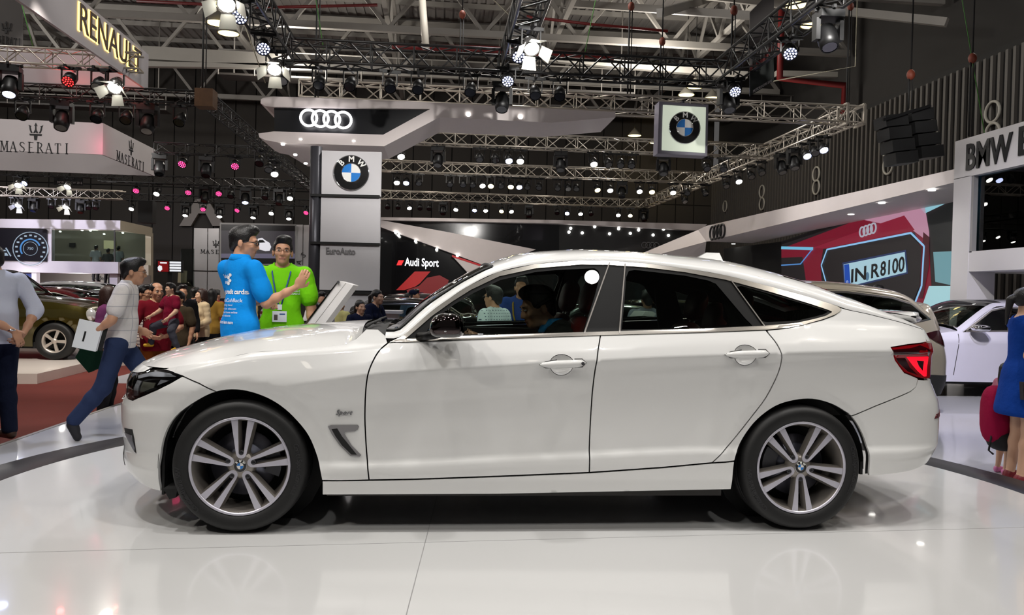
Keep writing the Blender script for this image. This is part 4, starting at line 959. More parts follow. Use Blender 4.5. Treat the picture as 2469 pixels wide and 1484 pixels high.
# back wall of the ring stand: black reflective wall, white swoosh, red car picture
YD = 30.0
bw = thing('ring_stand_wall', 'glossy black wall with a white swoosh and lit lettering beside a red rhombus', 'wall', at(1300, 720, YD)); bw.location.z = -.18
m_blackwall = M('glossy_black_wall', (10, 10, 12), .12, coat=.6); 
plate('black_wall', [(916, 532), (1348, 536), (1348, 760), (912, 760)], YD, .2, m_blackwall, bw)
plate('dark_wall', [(1348, 536), (1712, 545), (1660, 770), (1348, 770)], YD, .2, M('dark_grey_wall', (50, 50, 50), .25, coat=.3), bw)
plate('cornice', [(918, 524), (1346, 531), (1705, 541), (1690, 556), (1346, 539), (918, 531)], YD-.4, .5, m_canopy, bw)
plate('swoosh', [(918, 531), (1080, 560), (1292, 602), (1180, 645), (1060, 600), (918, 548)], YD-.35, .3, m_canopy, bw)
plate('swoosh_tail', [(1090, 617), (1200, 655), (1180, 680), (1125, 655)], YD-.36, .25, m_canopy, bw)
plate('red_line', [(1090, 615), (1200, 652), (1200, 656), (1090, 620)], YD-.38, .03, M('red_strip', (170, 14, 24), .4, emit=(170, 14, 24), es=.3), bw)
for px, pyy in ((954, 561), (961, 568), (1002, 582), (1053, 602), (1103, 617)): downlight(at(px, pyy, YD-.4), .05, bw, (0, -1, -.2))
tx = at(1022, 635, YD-.02)
m_signwhite = glow('sign_white', (250, 250, 255), 1.6)
text_obj('lettering', 'Audi Sport', .42, m_signwhite, at(1017, 634, YD-.03), (1, 0, -.01), (0, 0, 1), .02, .008, bw, width=at(1058, 634, YD).x-at(976, 634, YD).x)
plate('red_rhombus', [(961, 628), (974, 628), (968, 640), (956, 640)], YD-.03, .02, glow('sign_red', (240, 40, 44), 1.3), bw)
m_redpic = M('red_picture', (120, 12, 18), .4, emit=(130, 10, 16), es=.22); m_redpic2 = M('red_picture_lit', (170, 22, 24), .4, emit=(170, 20, 22), es=.3)
plate('red_car_picture', [(955, 700), (1000, 655), (1038, 655), (1012, 684), (1000, 692), (975, 700)], YD-.03, .02, m_redpic2, bw)
plate('red_car_picture', [(980, 700), (1010, 690), (1030, 670), (1060, 664), (1082, 676), (1070, 720), (985, 712)], YD-.03, .02, m_redpic, bw)
for px, pyy in ((1376, 551), (1434, 547), (1492, 552), (1540, 555), (1600, 553), (1372, 560), (1404, 562), (1470, 564), (1520, 563), (1575, 567), (1612, 568), (1684, 556)): downlight(at(px, pyy, YD-.04), .05, bw, (0, -1, -.1))
four_rings(at(1568, 592, YD-.05), (1, 0, 0), (0, 0, 1), .11, .015, m_letter_grey, bw)
# side of the ring stand: canopy and big picture wall along the right
XA = 11.0
sw = thing('ring_stand_canopy', 'long white canopy over the big screen with four black rings at its end', 'canopy', atx(2000, 800, XA)); sw.location.z = -.18
Pn = [atx(a, b, XA-1.6) for a, b in ((2302, 408), (2302, 452), (1715, 597), (1703, 545))]
top = [atx(2302, 408, XA-1.6), atx(1703, 545, XA-1.6)]; low = [atx(2302, 440, XA-1.6), atx(1703, 583, XA-1.6)]
dx = Vector((1.7, 0, 0)); dz = Vector((0, 0, -.25))
f = MB(); V = [top[0], top[1], low[1], low[0], top[0]+dx, top[1]+dx, low[1]+dx+dz*0, low[0]+dx+dz*0]
f.add(V, [(0, 1, 2, 3), (4, 7, 6, 5), (0, 4, 5, 1), (3, 2, 6, 7), (0, 3, 7, 4), (1, 5, 6, 2)]); f.build('fascia', m_canopy, sw, world=True)
# folded end of the canopy
E0, E1 = top[1], low[1]
f = MB(); f.add([E0, E1, E1+Vector((-.6, 1.0, -.75)), E1+Vector((-3.2, 2.2, -1.0)), E0+Vector((-.1, .6, -.1)), E1+Vector((.2, .8, -.75))], [(0, 1, 2, 3, 4), (1, 5, 2)]); f.build('folded_end', m_canopy, sw, world=True)
four_rings(atx(1729, 560, XA-1.63), (0, -1, 0), (0, 0, 1), .23, .032, m_letter_black, sw)
for px, pyy in ((2213, 459), (2126, 491), (2052, 518), (1987, 539), (1930, 560), (1881, 577), (1838, 591), (1797, 607)): 
    p = atx(px, pyy, XA-1.0); zz = np.interp(p.y, [low[0].y, low[1].y], [low[0].z, low[1].z]); q = atz(px, pyy, zz-.012); downlight(Vector((min(max(q.x, XA-1.5), XA-.1), q.y, zz-.012)), .07, sw)
# the screen itself
sn = thing('big_screen', 'huge screen showing the rear of a red sports car with a number plate', 'screen', atx(2090, 760, XA)); sn.location.z = -.18
def scr(name, pix, rgb, es, k, lab=None):
    f = MB(); f.prism([atx(a, b, XA-.004*k) for a, b in pix], (.003, 0, 0)); o = f.build(name, glow('scr_%d_%d_%d' % rgb, rgb, es), sn, world=True); return o
f = MB(); f.prism([atx(a, b, XA) for a, b in ((1884, 583), (2302, 440), (2302, 790), (1884, 760))], (.15, 0, 0)); f.build('screen_panel', M('screen_body', (20, 19, 20), .4), sn, world=True)
f = MB(); f.prism([atx(a, b, XA+.01) for a, b in ((1745, 600), (1884, 583), (1884, 760), (1745, 740))], (.15, 0, 0)); f.build('side_panel', m_black, sn, world=True)
scr('picture_backdrop', [(1884, 590), (2302, 452), (2302, 780), (1884, 755)], (44, 38, 40), .5, 1)
scr('picture_bodywork', [(1884, 600), (1990, 560), (2090, 522), (2180, 497), (2210, 500), (2230, 560), (2240, 600), (2246, 700), (2225, 745), (2200, 752), (2218, 700), (2222, 600), (2205, 560), (2040, 590), (1985, 600), (1978, 640), (1982, 690), (1945, 690), (1935, 620), (1884, 622)], (138, 18, 46), .62, 2)
scr('picture_highlight', [(2080, 530), (2150, 500), (2200, 482), (2230, 500), (2240, 560), (2240, 585), (2200, 555), (2150, 545)], (205, 150, 175), .7, 3)
scr('picture_highlight', [(2120, 540), (2180, 520), (2205, 555), (2110, 575), (1990, 600), (1960, 598)], (160, 30, 60), .6, 4)
scr('picture_sky', [(2205, 485), (2302, 450), (2302, 480), (2230, 515)], (150, 205, 220), .8, 3)
scr('picture_sky', [(2250, 608), (2302, 606), (2302, 690), (2255, 680)], (120, 170, 180), .7, 3)
scr('picture_sky', [(2240, 690), (2302, 690), (2302, 720), (2220, 748)], (170, 215, 222), .85, 4)
scr('picture_trees', [(2236, 520), (2302, 484), (2302, 604), (2252, 606)], (30, 34, 34), .5, 3)
for loop, w, rgb in (([(1980, 640), (1994, 602), (2196, 562), (2228, 594), (2222, 690), (2205, 734), (2170, 752)], .045, (150, 205, 250)), ([(1884, 598), (1960, 600)], .09, (120, 200, 235)), ([(1884, 640), (1930, 637), (1958, 602)], .035, (90, 150, 220)), ([(1994, 690), (1980, 640)], .04, (150, 205, 250))):
    f = MB(); pts = [atx(a, b, XA-.03) for a, b in loop]
    for p, q in zip(pts[:-1], pts[1:]): f.bar(p, q, .012, w)
    f.build('picture_line', glow('scr_line_%d' % rgb[0], rgb, .8), sn, world=True)
scr('picture_dark', [(1984, 645), (1997, 606), (2194, 567), (2223, 596), (2217, 690), (2200, 730), (2160, 755), (2030, 745), (1995, 690)], (36, 30, 32), .55, 5)
four_rings(atx(2092, 555, XA-.04), (0, -1, .1), (0, .1, 1), .125, .022, glow('scr_ring', (190, 190, 205), .7), sn, 'picture_ring')
scr('picture_lamp', [(2226, 560), (2240, 572), (2240, 640), (2225, 720), (2215, 720), (2222, 640)], (90, 20, 36), .5, 6)
# number plate in the picture
scr('picture_plate', [(2031, 634), (2184, 603), (2189, 660), (2036, 698)], (40, 60, 110), .6, 6)
scr('picture_plate_face', [(2034, 638), (2181, 608), (2185, 657), (2038, 693)], (176, 214, 228), .8, 7)
scr('picture_plate_band', [(2035, 639), (2047, 637), (2051, 691), (2038, 694)], (20, 80, 190), .7, 8)
mk = glow('scr_ink', (16, 20, 30), .3); rgt = (atx(2180, 660, XA)-atx(2040, 690, XA)).normalized()
tp = Vector((0, .0, 1))
for s, px, pyy, wpx in (('IN', 2070, 664, 36), ('R', 2109, 655, 20), ('8100', 2151, 645, 58)):
    a, b = atx(px-wpx/2, pyy, XA-.06), atx(px+wpx/2, pyy, XA-.06); c = atx(px, pyy, XA-.06)
    text_obj('picture_letters', s, .50, mk, c, rgt, (0, 0, 1), .004, .01, sn, width=(b-a).length)
text_obj('picture_letters', 'D', .12, glow('scr_w', (230, 240, 250), .8), atx(2043, 681, XA-.06), rgt, (0, 0, 1), .004, 0, sn)
f = MB(); c = atx(2091, 667, XA-.05); f.prism([c+Vector((0, .09*cos(2*pi*k/16), .11*sin(2*pi*k/16))) for k in range(16)], (.003, 0, 0)); f.build('picture_seal', glow('scr_seal', (90, 130, 160), .7), sn, world=True)
for k in range(26):
    u, v = random.random(), random.random(); px = 2050+150*u; pyy = 590-28*u+v*140
    if pyy > 600-28*u and not (2028 < px < 2190 and 604 < pyy+.2*(px-2100) < 700): pass
# two-storey stand on the far right with big lettering
XB = 9.0
bb_ = thing('lettered_stand', 'white two-storey stand with big black lettering and a glazed upper room at the right edge', 'stand', atx(2330, 900, XB)); bb_.location.z = 0
c1 = atx(2303, 340, XB); yv = c1.y
f = MB(); t0 = atx(2302, 342, XB); b0 = atx(2302, 440, XB); f.box((XB, 6.0, b0.z+.05), (XB+3, yv, t0.z)); f.build('fascia', m_white, bb_, world=True)
b1 = atx(2330, 610, XB); b2 = atx(2340, 655, XB)
f = MB(); f.box((XB+.02, 6.0, b2.z), (XB+3, yv-.05, b1.z+.02)); f.build('floor_band', m_white, bb_, world=True)
cw = yv-atx(2338, 500, XB).y
f = MB(); f.box((XB, yv-cw, 0), (XB+.5, yv, b0.z+.06)); f.build('column', m_white, bb_, world=True)
f = MB(); w0, w1 = atx(2345, 432, XB), atx(2345, 600, XB); f.box((XB+.12, 6.0, w1.z-.05), (XB+.14, yv-cw, w0.z+.1)); f.build('window_pane', glass('stand_glass', (215, 222, 222)), bb_, world=True)
f = MB(); f.box((XB+2.6, 6, 0), (XB+2.7, yv, t0.z)); f.build('back_wall', M('dim_wall', (60, 58, 58), .7), bb_, world=True)
f = MB(); f.box((XB+.02, yv-cw-.06, w1.z-.06), (XB+.10, yv-cw, w0.z+.1)); f.build('window_frame', m_grey_trim, bb_, world=True)
f = MB(); s0, s1 = atx(2362, 452, XB), atx(2362, 596, XB); f.box((XB+.6, 6.2, s1.z-.1), (XB+.62, atx(2362, 500, XB).y+.5, s0.z+.05)); f.build('poster', M('poster_dark', (26, 34, 40), .3, emit=(60, 84, 92), es=1.6), bb_, world=True)
a, b = atx(2326, 380, XB), atx(2433, 380, XB)
text_obj('lettering', 'BMW', .62, m_letter_black, atx(2381, 371, XB-.012), (0, -1, 0), (0, 0, 1), .02, .014, bb_, width=(a-b).length)
text_obj('lettering', 'E', .62, m_letter_black, atx(2470, 342, XB-.012), (0, -1, 0), (0, 0, 1), .02, .014, bb_)
text_obj('poster_text', 'NEW WAYS TO EXPERIENCE', .10, m_letter_grey, Vector((XB+.59, atx(2440, 433, XB+.6).y, atx(2440, 433, XB+.6).z)), (0, -1, 0), (0, 0, 1), .004, 0, bb_)
# car on the poster
f = MB(); cc = atx(2425, 490, XB+.58); 
f.prism([cc+Vector((0, -q[0], q[1])) for q in ((-.55, -.05), (-.5, .12), (-.25, .2), (-.15, .42), (.5, .45), (.6, -.3), (-.1, -.3), (-.5, -.25))], (.004, 0, 0)); f.build('poster_car', M('poster_blue', (40, 74, 96), .4, emit=(60, 110, 150), es=1.8), bb_, world=True)
text_obj('poster_plate', 'M PN 3755', .11, M('poster_pale', (150, 160, 160), .5, emit=(190, 200, 200), es=1.4), atx(2432, 506, XB+.56), (0, -1, 0), (0, 0, 1), .004, 0, bb_)
f = MB(); f.box((XB+.8, yv+.1, 0), (XB+1.3, yv+.5, 1.2)); tag(f.build('speaker_cabinet', M('cab_black', (20, 20, 21), .7)), 'black cabinet standing behind the white column', 'cabinet')
# renault box
YR = 16.0
rb = thing('sign_box', 'hanging white sign box with yellow backlit lettering', 'sign', at(300, 180, YR)); XRn = at(355.5, 170, YR).x; zt, zb = at(357, 130, YR).z, at(356, 217, YR).z
m_signbox = M('sign_fabric', (186, 180, 182), .7, noise=(2, .05))
f = MB(); f.box((XRn-.05, 4.5, zb), (XRn, YR, zt)); f.build('side_panel', m_signbox, rb, world=True)
f = MB(); f.box((XRn-12, YR, zb), (XRn, YR+.05, zt)); f.build('end_panel', m_signbox, rb, world=True)
LA, LB = atx(192, 50, XRn+.03), atx(340, 150, XRn+.03)
cm = (LA+LB)/2; zc = (zt+zb)/2+.02
text_obj('lettering', 'RENAULT', .62, M('letter_bronze', (70, 56, 50), .4, metal=.5), Vector((XRn+.03, cm.y, zc)), (0, 1, 0), (0, 0, 1), .014, .0, rb, width=abs(LB.y-LA.y))
text_obj('letter_glow', 'RENAULT', .64, glow('halo_yellow', (255, 214, 120), 3.2), Vector((XRn+.012, cm.y-.02, zc)), (0, 1, 0), (0, 0, 1), .006, .010, rb, width=abs(LB.y-LA.y)+.03)
# trident box
YM = 22.0
mb = thing('sign_box', 'hanging white sign box with a trident emblem and black serif lettering on two faces', 'sign', at(250, 340, YM)); XMm = at(248, 335, YM).x
zt, zb = at(248, 297, YM).z, at(248, 373, YM).z; yf = atx(372, 390, XMm).y
f = MB(); f.box((XMm-12, YM, zb), (XMm, YM+.05, zt)); f.build('front_panel', m_signbox, mb, world=True)
f = MB(); f.box((XMm-.05, YM+.051, zb), (XMm, yf, zt)); f.build('side_panel', m_signbox, mb, world=True)
f = MB(); f.box((XMm-12, yf, zb), (XMm, yf+.05, zt)); f.build('end_panel', m_signbox, mb, world=True)
f = MB(); f.box((XMm-6, YM+.06, zb), (XMm-5.95, yf-.01, zt)); f.build('inner_panel', m_signbox, mb, world=True)
def serif_text(name, word, c, right, up, h, width, mat, parent, depth=.03):
    """upright roman capitals built from thick and thin strokes with serifs"""
    G = {'M': ([((.05, 0), (.12, 1), .07), ((.12, 1), (.5, .12), .15), ((.5, .12), (.86, 1), .06), ((.88, 1), (.93, 0), .15)], [(.05, 0), (.93, 0), (.08, 1), (.9, 1)]), 'A': ([((.08, 0), (.48, 1), .06), ((.46, 1), (.9, 0), .16), ((.24, .36), (.72, .36), .05)], [(.08, 0), (.9, 0)]),
         'S': ([((.82, .80), (.62, .96), .08), ((.62, .96), (.32, .95), .08), ((.32, .95), (.18, .76), .12), ((.18, .76), (.42, .55), .14), ((.42, .55), (.72, .42), .14), ((.72, .42), (.82, .22), .13), ((.82, .22), (.6, .04), .08), ((.6, .04), (.3, .05), .08), ((.3, .05), (.15, .2), .06)], []),
         'E': ([((.25, 0), (.25, 1), .16), ((.25, .97), (.82, .97), .06), ((.25, .5), (.66, .5), .05), ((.25, .03), (.85, .03), .06)], [(.22, 0), (.22, 1)]), 'R': ([((.22, 0), (.22, 1), .16), ((.22, .97), (.6, .95), .06), ((.6, .95), (.76, .76), .12), ((.76, .76), (.58, .52), .1), ((.58, .52), (.22, .5), .05), ((.45, .5), (.92, .02), .14)], [(.22, 0), (.22, 1)]),
         'T': ([((.5, 0), (.5, 1), .17), ((.08, .97), (.92, .97), .06), ((.1, .96), (.1, .78), .05), ((.9, .96), (.9, .78), .05)], [(.5, 0)]), 'I': ([((.5, 0), (.5, 1), .17)], [(.5, 0), (.5, 1)])}
    right, up = Vector(right).normalized(), Vector(up).normalized(); n = len(word); cw = width/n; out = right.cross(up)
    for i, ch in enumerate(word):
        f = MB(); o0 = Vector(c)+right*((i-n/2)*cw+cw*.12)-up*h/2; sx = cw*.80
        st, se = G[ch]
        for (a, b, w) in st:
            pa, pb = o0+right*a[0]*sx+up*a[1]*h, o0+right*b[0]*sx+up*b[1]*h; d = (pb-pa).normalized(); q = d.cross(out).normalized()*w*sx/2
            f.prism([pa-q, pb-q, pb+q, pa+q], -out*depth)
        for a in se:
            p = o0+right*a[0]*sx+up*a[1]*h; q = right*sx*.17; u2 = up*h*.035
            f.prism([p-q-u2, p+q-u2, p+q+u2, p-q+u2], -out*depth)
        f.build(name, mat, parent, world=True)
def trident(c, right, up, h, mat, parent):
    right, up = Vector(right).normalized(), Vector(up).normalized(); out = right.cross(up)
    def pp(L, nm): 
        f = MB(); f.prism([Vector(c)+right*x*h+up*y*h for x, y in L], -out*.03); f.build(nm, mat, parent, world=True)
    pp([(0, .5), (.09, .30), (.03, .33), (.04, .1), (.14, -.1), (.03, -.1), (0, -.02), (-.03, -.1), (-.14, -.1), (-.04, .1), (-.03, .33), (-.09, .30)], 'centre_prong')
    for s in (1, -1):
        pp([(s*.40, .36), (s*.24, .30), (s*.28, .25), (s*.24, .05), (s*.16, -.1), (s*.26, -.1), (s*.33, .08), (s*.35, .26)], 'side_prong')
    pp([(-.34, -.14), (.34, -.14), (.32, -.24), (-.32, -.24)], 'cross_bar'); pp([(-.10, -.24), (.10, -.24), (.07, -.50), (-.07, -.50)], 'handle')
m_bk = m_letter_black
serif_text('letter', 'MASERATI', at(85, 356, YM-.01), (1, 0, .0), (0, 0, 1), .27, at(172, 356, YM).x-at(0, 356, YM).x, m_bk, mb)
trident(at(86, 317, YM-.01), (1, 0, 0), (0, 0, 1), .46, m_bk, mb)
ya, yb2 = atx(280, 390, XMm).y, atx(349, 390, XMm).y
serif_text('letter', 'MASERATI', Vector((XMm+.01, (ya+yb2)/2, at(85, 356, YM).z+.02)), (0, 1, 0), (0, 0, 1), .27, yb2-ya, m_bk, mb)
trident(Vector((XMm+.01, atx(316, 356, XMm).y, at(86, 317, YM).z)), (0, 1, 0), (0, 0, 1), .46, m_bk, mb)
gs = plate('banner', [(-5, 0), (54, 0), (54, 116), (-5, 110)], 19.0, .03, M('dim_banner', (70, 66, 64), .8)); tag(gs, 'dim hanging banner with a trident at the top left corner', 'banner')
trident(at(14, 66, 18.98), (1, 0, 0), (0, 0, 1), .28, M('dim_ink', (30, 28, 28), .7), gs)
serif_text('letter', 'SERATI', at(22, 98, 18.98), (1, 0, -.12), (0, 0, 1), .17, .52, M('dim_ink', (30, 28, 28), .7), gs)
# show banners
bn = thing('hanging_banner', 'tall grey and red hanging banner with show lettering at the right', 'banner', at(1835, 120, 14.0)); YN = 14.0
plate('cloth', [(1808, 30), (1866, -30), (1866, 195), (1808, 232)], YN, .02, M('banner_cloth', (96, 92, 90), .8), bn)
plate('dark_field', [(1808, 165), (1866, 110), (1866, 195), (1808, 232)], YN-.012, .01, M('banner_dark', (30, 34, 32), .8), bn); plate('red_curve', [(1808, 160), (1840, 140), (1866, 100), (1866, 118), (1842, 150), (1808, 172)], YN-.02, .006, M('banner_red', (90, 26, 24), .8), bn)
text_obj('lettering', 'MOTORSHOW 2016', .07, m_signbox, at(1838, 208, YN-.03), (1, 0, .62), (0, 0, 1), .004, .001, bn, width=.40)
b2 = thing('small_banner', 'small black hanging banner reading motor show', 'banner', at(165, 438, 30)); plate('cloth', [(130, 425), (200, 427), (200, 448), (130, 446)], 30, .02, m_black, b2)
f = MB(); c0 = at(165, 426, 30.01); f.tube([c0, (c0.x, c0.y, ZT)], .01, 5); f.build('cord', m_cable, b2, world=True)
text_obj('lettering', 'MOTORSHOW 2016', .12, m_signbox, at(168, 441, 29.97), (1, 0, 0), (0, 0, 1), .004, .001, b2, width=.85)
# letter A on the back wall
la = thing('wall_letter', 'large grey letter A mounted on the back wall', 'letter', at(487, 520, YB-.3)); f = MB()
for L in ([(432, 545), (460, 545), (478, 515), (496, 515), (512, 545), (540, 545), (500, 480), (472, 480)],): f.prism([at(a, b, YB-.4) for a, b in L], (0, .25, 0))
f.build('letter_body', M('grey_letter', (120, 112, 104), .5), la, world=True)
# two-storey white stand at the left
YV = 36.0
vs = thing('two_storey_stand', 'white two-storey stand with a glazed upper room and a blue panel below', 'stand', at(180, 760, YV)); vs.location.z = -.18
m_vw = M('stand_white', (214, 208, 218), .55); m_vw_in = M('stand_inner', (138, 132, 118), .7)
plate('upper_fascia', [(-60, 527), (290, 532), (290, 555), (-60, 548)], YV, .5, m_vw, vs)
c0, c1 = at(290, 532, YV), at(290, 555, YV); q0, q1 = at(362, 548, YV+2.6), at(362, 571, YV+2.6)
f = MB(); f.add([c0, c1, q1, q0, c0+Vector((0, .6, 0)), c1+Vector((0, .6, 0)), q1+Vector((0, .3, 0)), q0+Vector((0, .3, 0))], [(0, 1, 2, 3), (7, 6, 5, 4), (0, 3, 7, 4), (1, 5, 6, 2)]); f.build('fascia_return', M('stand_cream', (196, 186, 166), .6), vs, world=True)
plate('lower_fascia', [(-60, 628), (285, 632), (285, 660), (-60, 656)], YV, 2.6, m_vw, vs)
plate('lower_return', [(285, 632), (358, 640), (358, 664), (285, 660)], YV+.6, .4, M('stand_cream', (196, 186, 166), .6), vs)
plate('mullion', [(112, 552), (124, 552), (124, 632), (112, 632)], YV+.02, .3, m_vw, vs); plate('end_post', [(350, 560), (364, 562), (364, 700), (350, 700)], YV+2.8, .3, M('stand_cream', (196, 186, 166), .6), vs)
plate('upper_room_wall', [(120, 550), (352, 556), (352, 640), (120, 636)], YV+3.0, .1, m_vw_in, vs)
plate('glass_balustrade', [(124, 555), (275, 557), (275, 634), (124, 632)], YV+.08, .02, glass('balcony_glass', (190, 200, 196)), vs); plate('glass_balustrade', [(276, 557), (350, 566), (350, 640), (276, 634)], YV+.6, .02, glass('balcony_glass'), vs)
plate('glass_post', [(274, 556), (278, 556), (278, 634), (274, 634)], YV+.06, .05, m_bright, vs)
plate('blue_panel', [(-60, 658), (78, 660), (78, 699), (-60, 698)], YV+.1, .1, M('panel_blue', (18, 44, 120), .5), vs); plate('white_pier', [(76, 658), (88, 658), (88, 730), (76, 730)], YV+.05, .3, m_vw, vs); plate('white_pier', [(-60, 699), (78, 700), (78, 740), (-60, 740)], YV+.1, .2, m_vw, vs)
plate('back_wall', [(84, 656), (362, 662), (362, 745), (84, 745)], YV+2.4, .1, M('stand_wall', (170, 165, 160), .7), vs); plate('pier', [(264, 660), (283, 661), (283, 740), (264, 740)], YV+.3, .3, m_vw, vs)
text_obj('lettering', 'Volkswagen', .26, m_letter_black, at(255, 672, YV+2.35), (1, 0, -.02), (0, 0, 1), .02, .004, vs, width=1.25)
f = MB()
for px, pyy in ((145, 559), (198, 556), (218, 557), (251, 565), (296, 562)): 
    downlight(at(px, pyy, YV+1.5), .05, vs, (0, -.6, -1))
plate('wall_screen', [(250, 580), (278, 581), (278, 601), (250, 600)], YV+2.9, .05, M('small_screen', (120, 110, 80), .4, emit=(226, 214, 170), es=.8), vs)
plate('wall_monitor', [(167, 586), (181, 586), (181, 596), (167, 596)], YV+2.9, .05, m_black, vs)
# instrument screen of that stand
ds = thing('dial_screen', 'black screen showing a round speedometer with blue arc', 'screen', at(50, 590, YV-.05)); plate('screen_panel', [(-60, 551), (113, 554), (113, 631), (-60, 628)], YV-.06, .05, M('screen_dark', (14, 13, 18), .3, emit=(24, 22, 30), es=.4), ds)
cd = at(73, 600, YV-.09)
def arc(c, r, a0, a1, w, mat, nm, par, n=28):
    f = MB()
    for i in range(n):
        a, b = a0+(a1-a0)*i/n, a0+(a1-a0)*(i+1)/n
        f.prism([c+Vector((q*cos(t), 0, q*sin(t))) for q, t in ((r-w/2, a), (r+w/2, a), (r+w/2, b), (r-w/2, b))], (0, .01, 0))
    f.build(nm, mat, par, world=True)
gl_w, gl_b = glow('dial_white', (170, 190, 210), .8), glow('dial_blue', (70, 140, 210), .9)
arc(cd, .71, 0, 2*pi, .03, gl_w, 'dial_rim', ds); arc(cd, .40, radians(20), radians(215), .06, gl_b, 'dial_arc', ds); arc(cd, .29, 0, 2*pi, .015, gl_w, 'dial_inner', ds)
for k in range(13):
    a = radians(-35+250*k/12); f = MB(); f.box((-.05, 0, -.035), (.05, .01, .035)); o = f.build('dial_mark', gl_w, ds); o.location = cd+Vector((.57*cos(a), 0, .57*sin(a)))-ds.location
text_obj('dial_number', '750', .17, gl_w, cd, (1, 0, 0), (0, 0, 1), .004, 0, ds)
for s in (-1, 1):
    f = MB(); a, b = at(8+s*6, 598, YV-.09), at(8+s*18, 618, YV-.09); f.bar(a, b, .01, .05); f.build('lane_line', gl_w, ds, world=True)
plate('lane_block', [(0, 610), (16, 610), (20, 617), (-4, 617)], YV-.09, .01, gl_w, ds); plate('lane_block', [(3, 603), (13, 603), (14, 606), (2, 606)], YV-.09, .01, gl_w, ds)
# trident stand wall with video screen
YS = 27.0
ts = thing('trident_stand', 'silver panelled stand wall with a trident and partly hidden lettering', 'stand', at(600, 780, YS)); ts.location.z = -.18
m_silver = M('silver_panel', (196, 194, 194), .3, metal=.45, noise=(1.5, .15))
for a in ([(468, 550), (500, 551), (499, 653), (466, 652)], [(502, 551), (528, 551), (527, 653), (501, 653)], [(466, 655), (499, 656), (498, 720), (465, 720)], [(501, 656), (560, 657), (560, 720), (500, 720)], [(713, 542), (730, 542), (728, 720), (712, 720)], [(732, 543), (747, 543), (746, 720), (730, 720)]):
    plate('wall_panel', a, YS+.3, .15, m_silver, ts)
for k in range(8):
    plate('wall_panel', [(530+k*26, 640), (554+k*26, 640), (553+k*26, 654), (529+k*26, 654)], YS+.2, .1, m_silver, ts)
plate('light_strip', [(528, 656), (712, 658), (712, 662), (528, 660)], YS+.2, .1, m_vw, ts); plate('lower_wall', [(528, 662), (712, 664), (712, 730), (528, 730)], YS+.5, .1, M('blue_grey', (120, 150, 180), .4), ts)
serif_text('letter', 'MASE', at(506, 607, YS+.27), (1, 0, 0), (0, 0, 1), .13, at(529, 607, YS).x-at(482, 607, YS).x, m_bk, ts, .02); trident(at(520, 588, YS+.27), (1, 0, 0), (0, 0, 1), .27, m_bk, ts)
f = MB()
for i, (px, pyy, ch, ro) in enumerate(((722, 653, 'M', 80), (722, 633, 'A', 75), (732, 616, 'S', 40), (768, 606, 'R', 20))):
    me = text_mesh(ch, .26, .01, 0); me.materials.append(m_bk if ch != 'M' else m_emb_white); o = link('letter', me, ts); o.matrix_basis = Matrix.Translation(at(px, pyy, YS+.2)-ts.location) @ Matrix.Rotation(radians(-ro), 4, 'Y') @ Matrix.Rotation(pi/2, 4, 'X')
vd = thing('video_wall', 'black video screen in a silver frame showing a blurred white car', 'screen', at(620, 590, YS)); plate('screen_frame', [(530, 537), (713, 541), (713, 640), (530, 638)], YS, .15, m_grey_trim, vd)
plate('screen_face', [(533, 541), (711, 545), (711, 637), (533, 635)], YS-.02, .02, M('video_black', (8, 8, 10), .3, emit=(8, 8, 10), es=.3), vd)
plate('picture', [(533, 556), (711, 558), (711, 624), (533, 622)], YS-.03, .008, M('video_grey', (40, 38, 42), .4, emit=(52, 48, 54), es=.55), vd); plate('picture_road', [(533, 612), (711, 612), (711, 624), (533, 622)], YS-.036, .004, M('video_road', (70, 66, 84), .4, emit=(96, 92, 112), es=.6), vd)
plate('picture_car', [(615, 590), (622, 576), (632, 574), (640, 580), (650, 586), (654, 596), (650, 605), (640, 606), (618, 600)], YS-.042, .004, M('video_car', (200, 200, 205), .4, emit=(200, 200, 208), es=.75), vd)
plate('picture_window', [(620, 586), (625, 579), (634, 579), (640, 585)], YS-.047, .003, m_black, vd)
# red and white screen on a post
ps = thing('post_screen', 'small twin screen on a black post showing a red car and price list', 'screen', at(408, 780, 20)); ps.location.z = -.18
plate('screen_body', [(376, 626), (440, 628), (440, 658), (376, 656)], 20, .08, m_black, ps)
plate('picture_red', [(381, 630), (406, 631), (406, 656), (381, 655)], 19.985, .01, M('pic_red', (90, 12, 16), .4, emit=(150, 16, 22), es=.5), ps)
for k in range(4): plate('price_line', [(409, 631+6.4*k), (436, 631.5+6.4*k), (436, 636+6.4*k), (409, 635.5+6.4*k)], 19.985, .01, M('pic_white', (220, 222, 226), .4, emit=(226, 230, 236), es=.9), ps)
plate('picture_wheel', [(380, 645), (384, 640), (390, 642), (391, 650), (386, 655), (381, 652)], 19.975, .008, M('pic_white', (220, 222, 226), .4), ps); plate('picture_text', [(386, 632), (402, 632.5), (402, 636), (386, 635.5)], 19.975, .008, M('pic_white', (220, 222, 226), .4), ps)
f = MB(); p = at(409, 700, 20.05); f.box((p.x-.05, 20.04, -.18), (p.x+.05, 20.12, at(409, 650, 20).z)); f.build('post', m_black, ps, world=True)
gw = thing('glass_display', 'tall glass display wall with patterned lower part', 'display', at(445, 760, 22)); gw.location.z = -.18
plate('pattern_wall', [(420, 690), (467, 691), (467, 832), (420, 832)], 23, .1, M('pattern_wall', (120, 116, 108), .6, noise=(9, .5)), gw); plate('pane', [(436, 600), (468, 600), (468, 838), (436, 838)], 22, .02, glass('pane', (190, 195, 190)), gw); plate('cream_block', [(430, 652), (446, 653), (444, 682), (428, 682)], 22.6, .2, M('cream', (190, 180, 150), .6), gw)
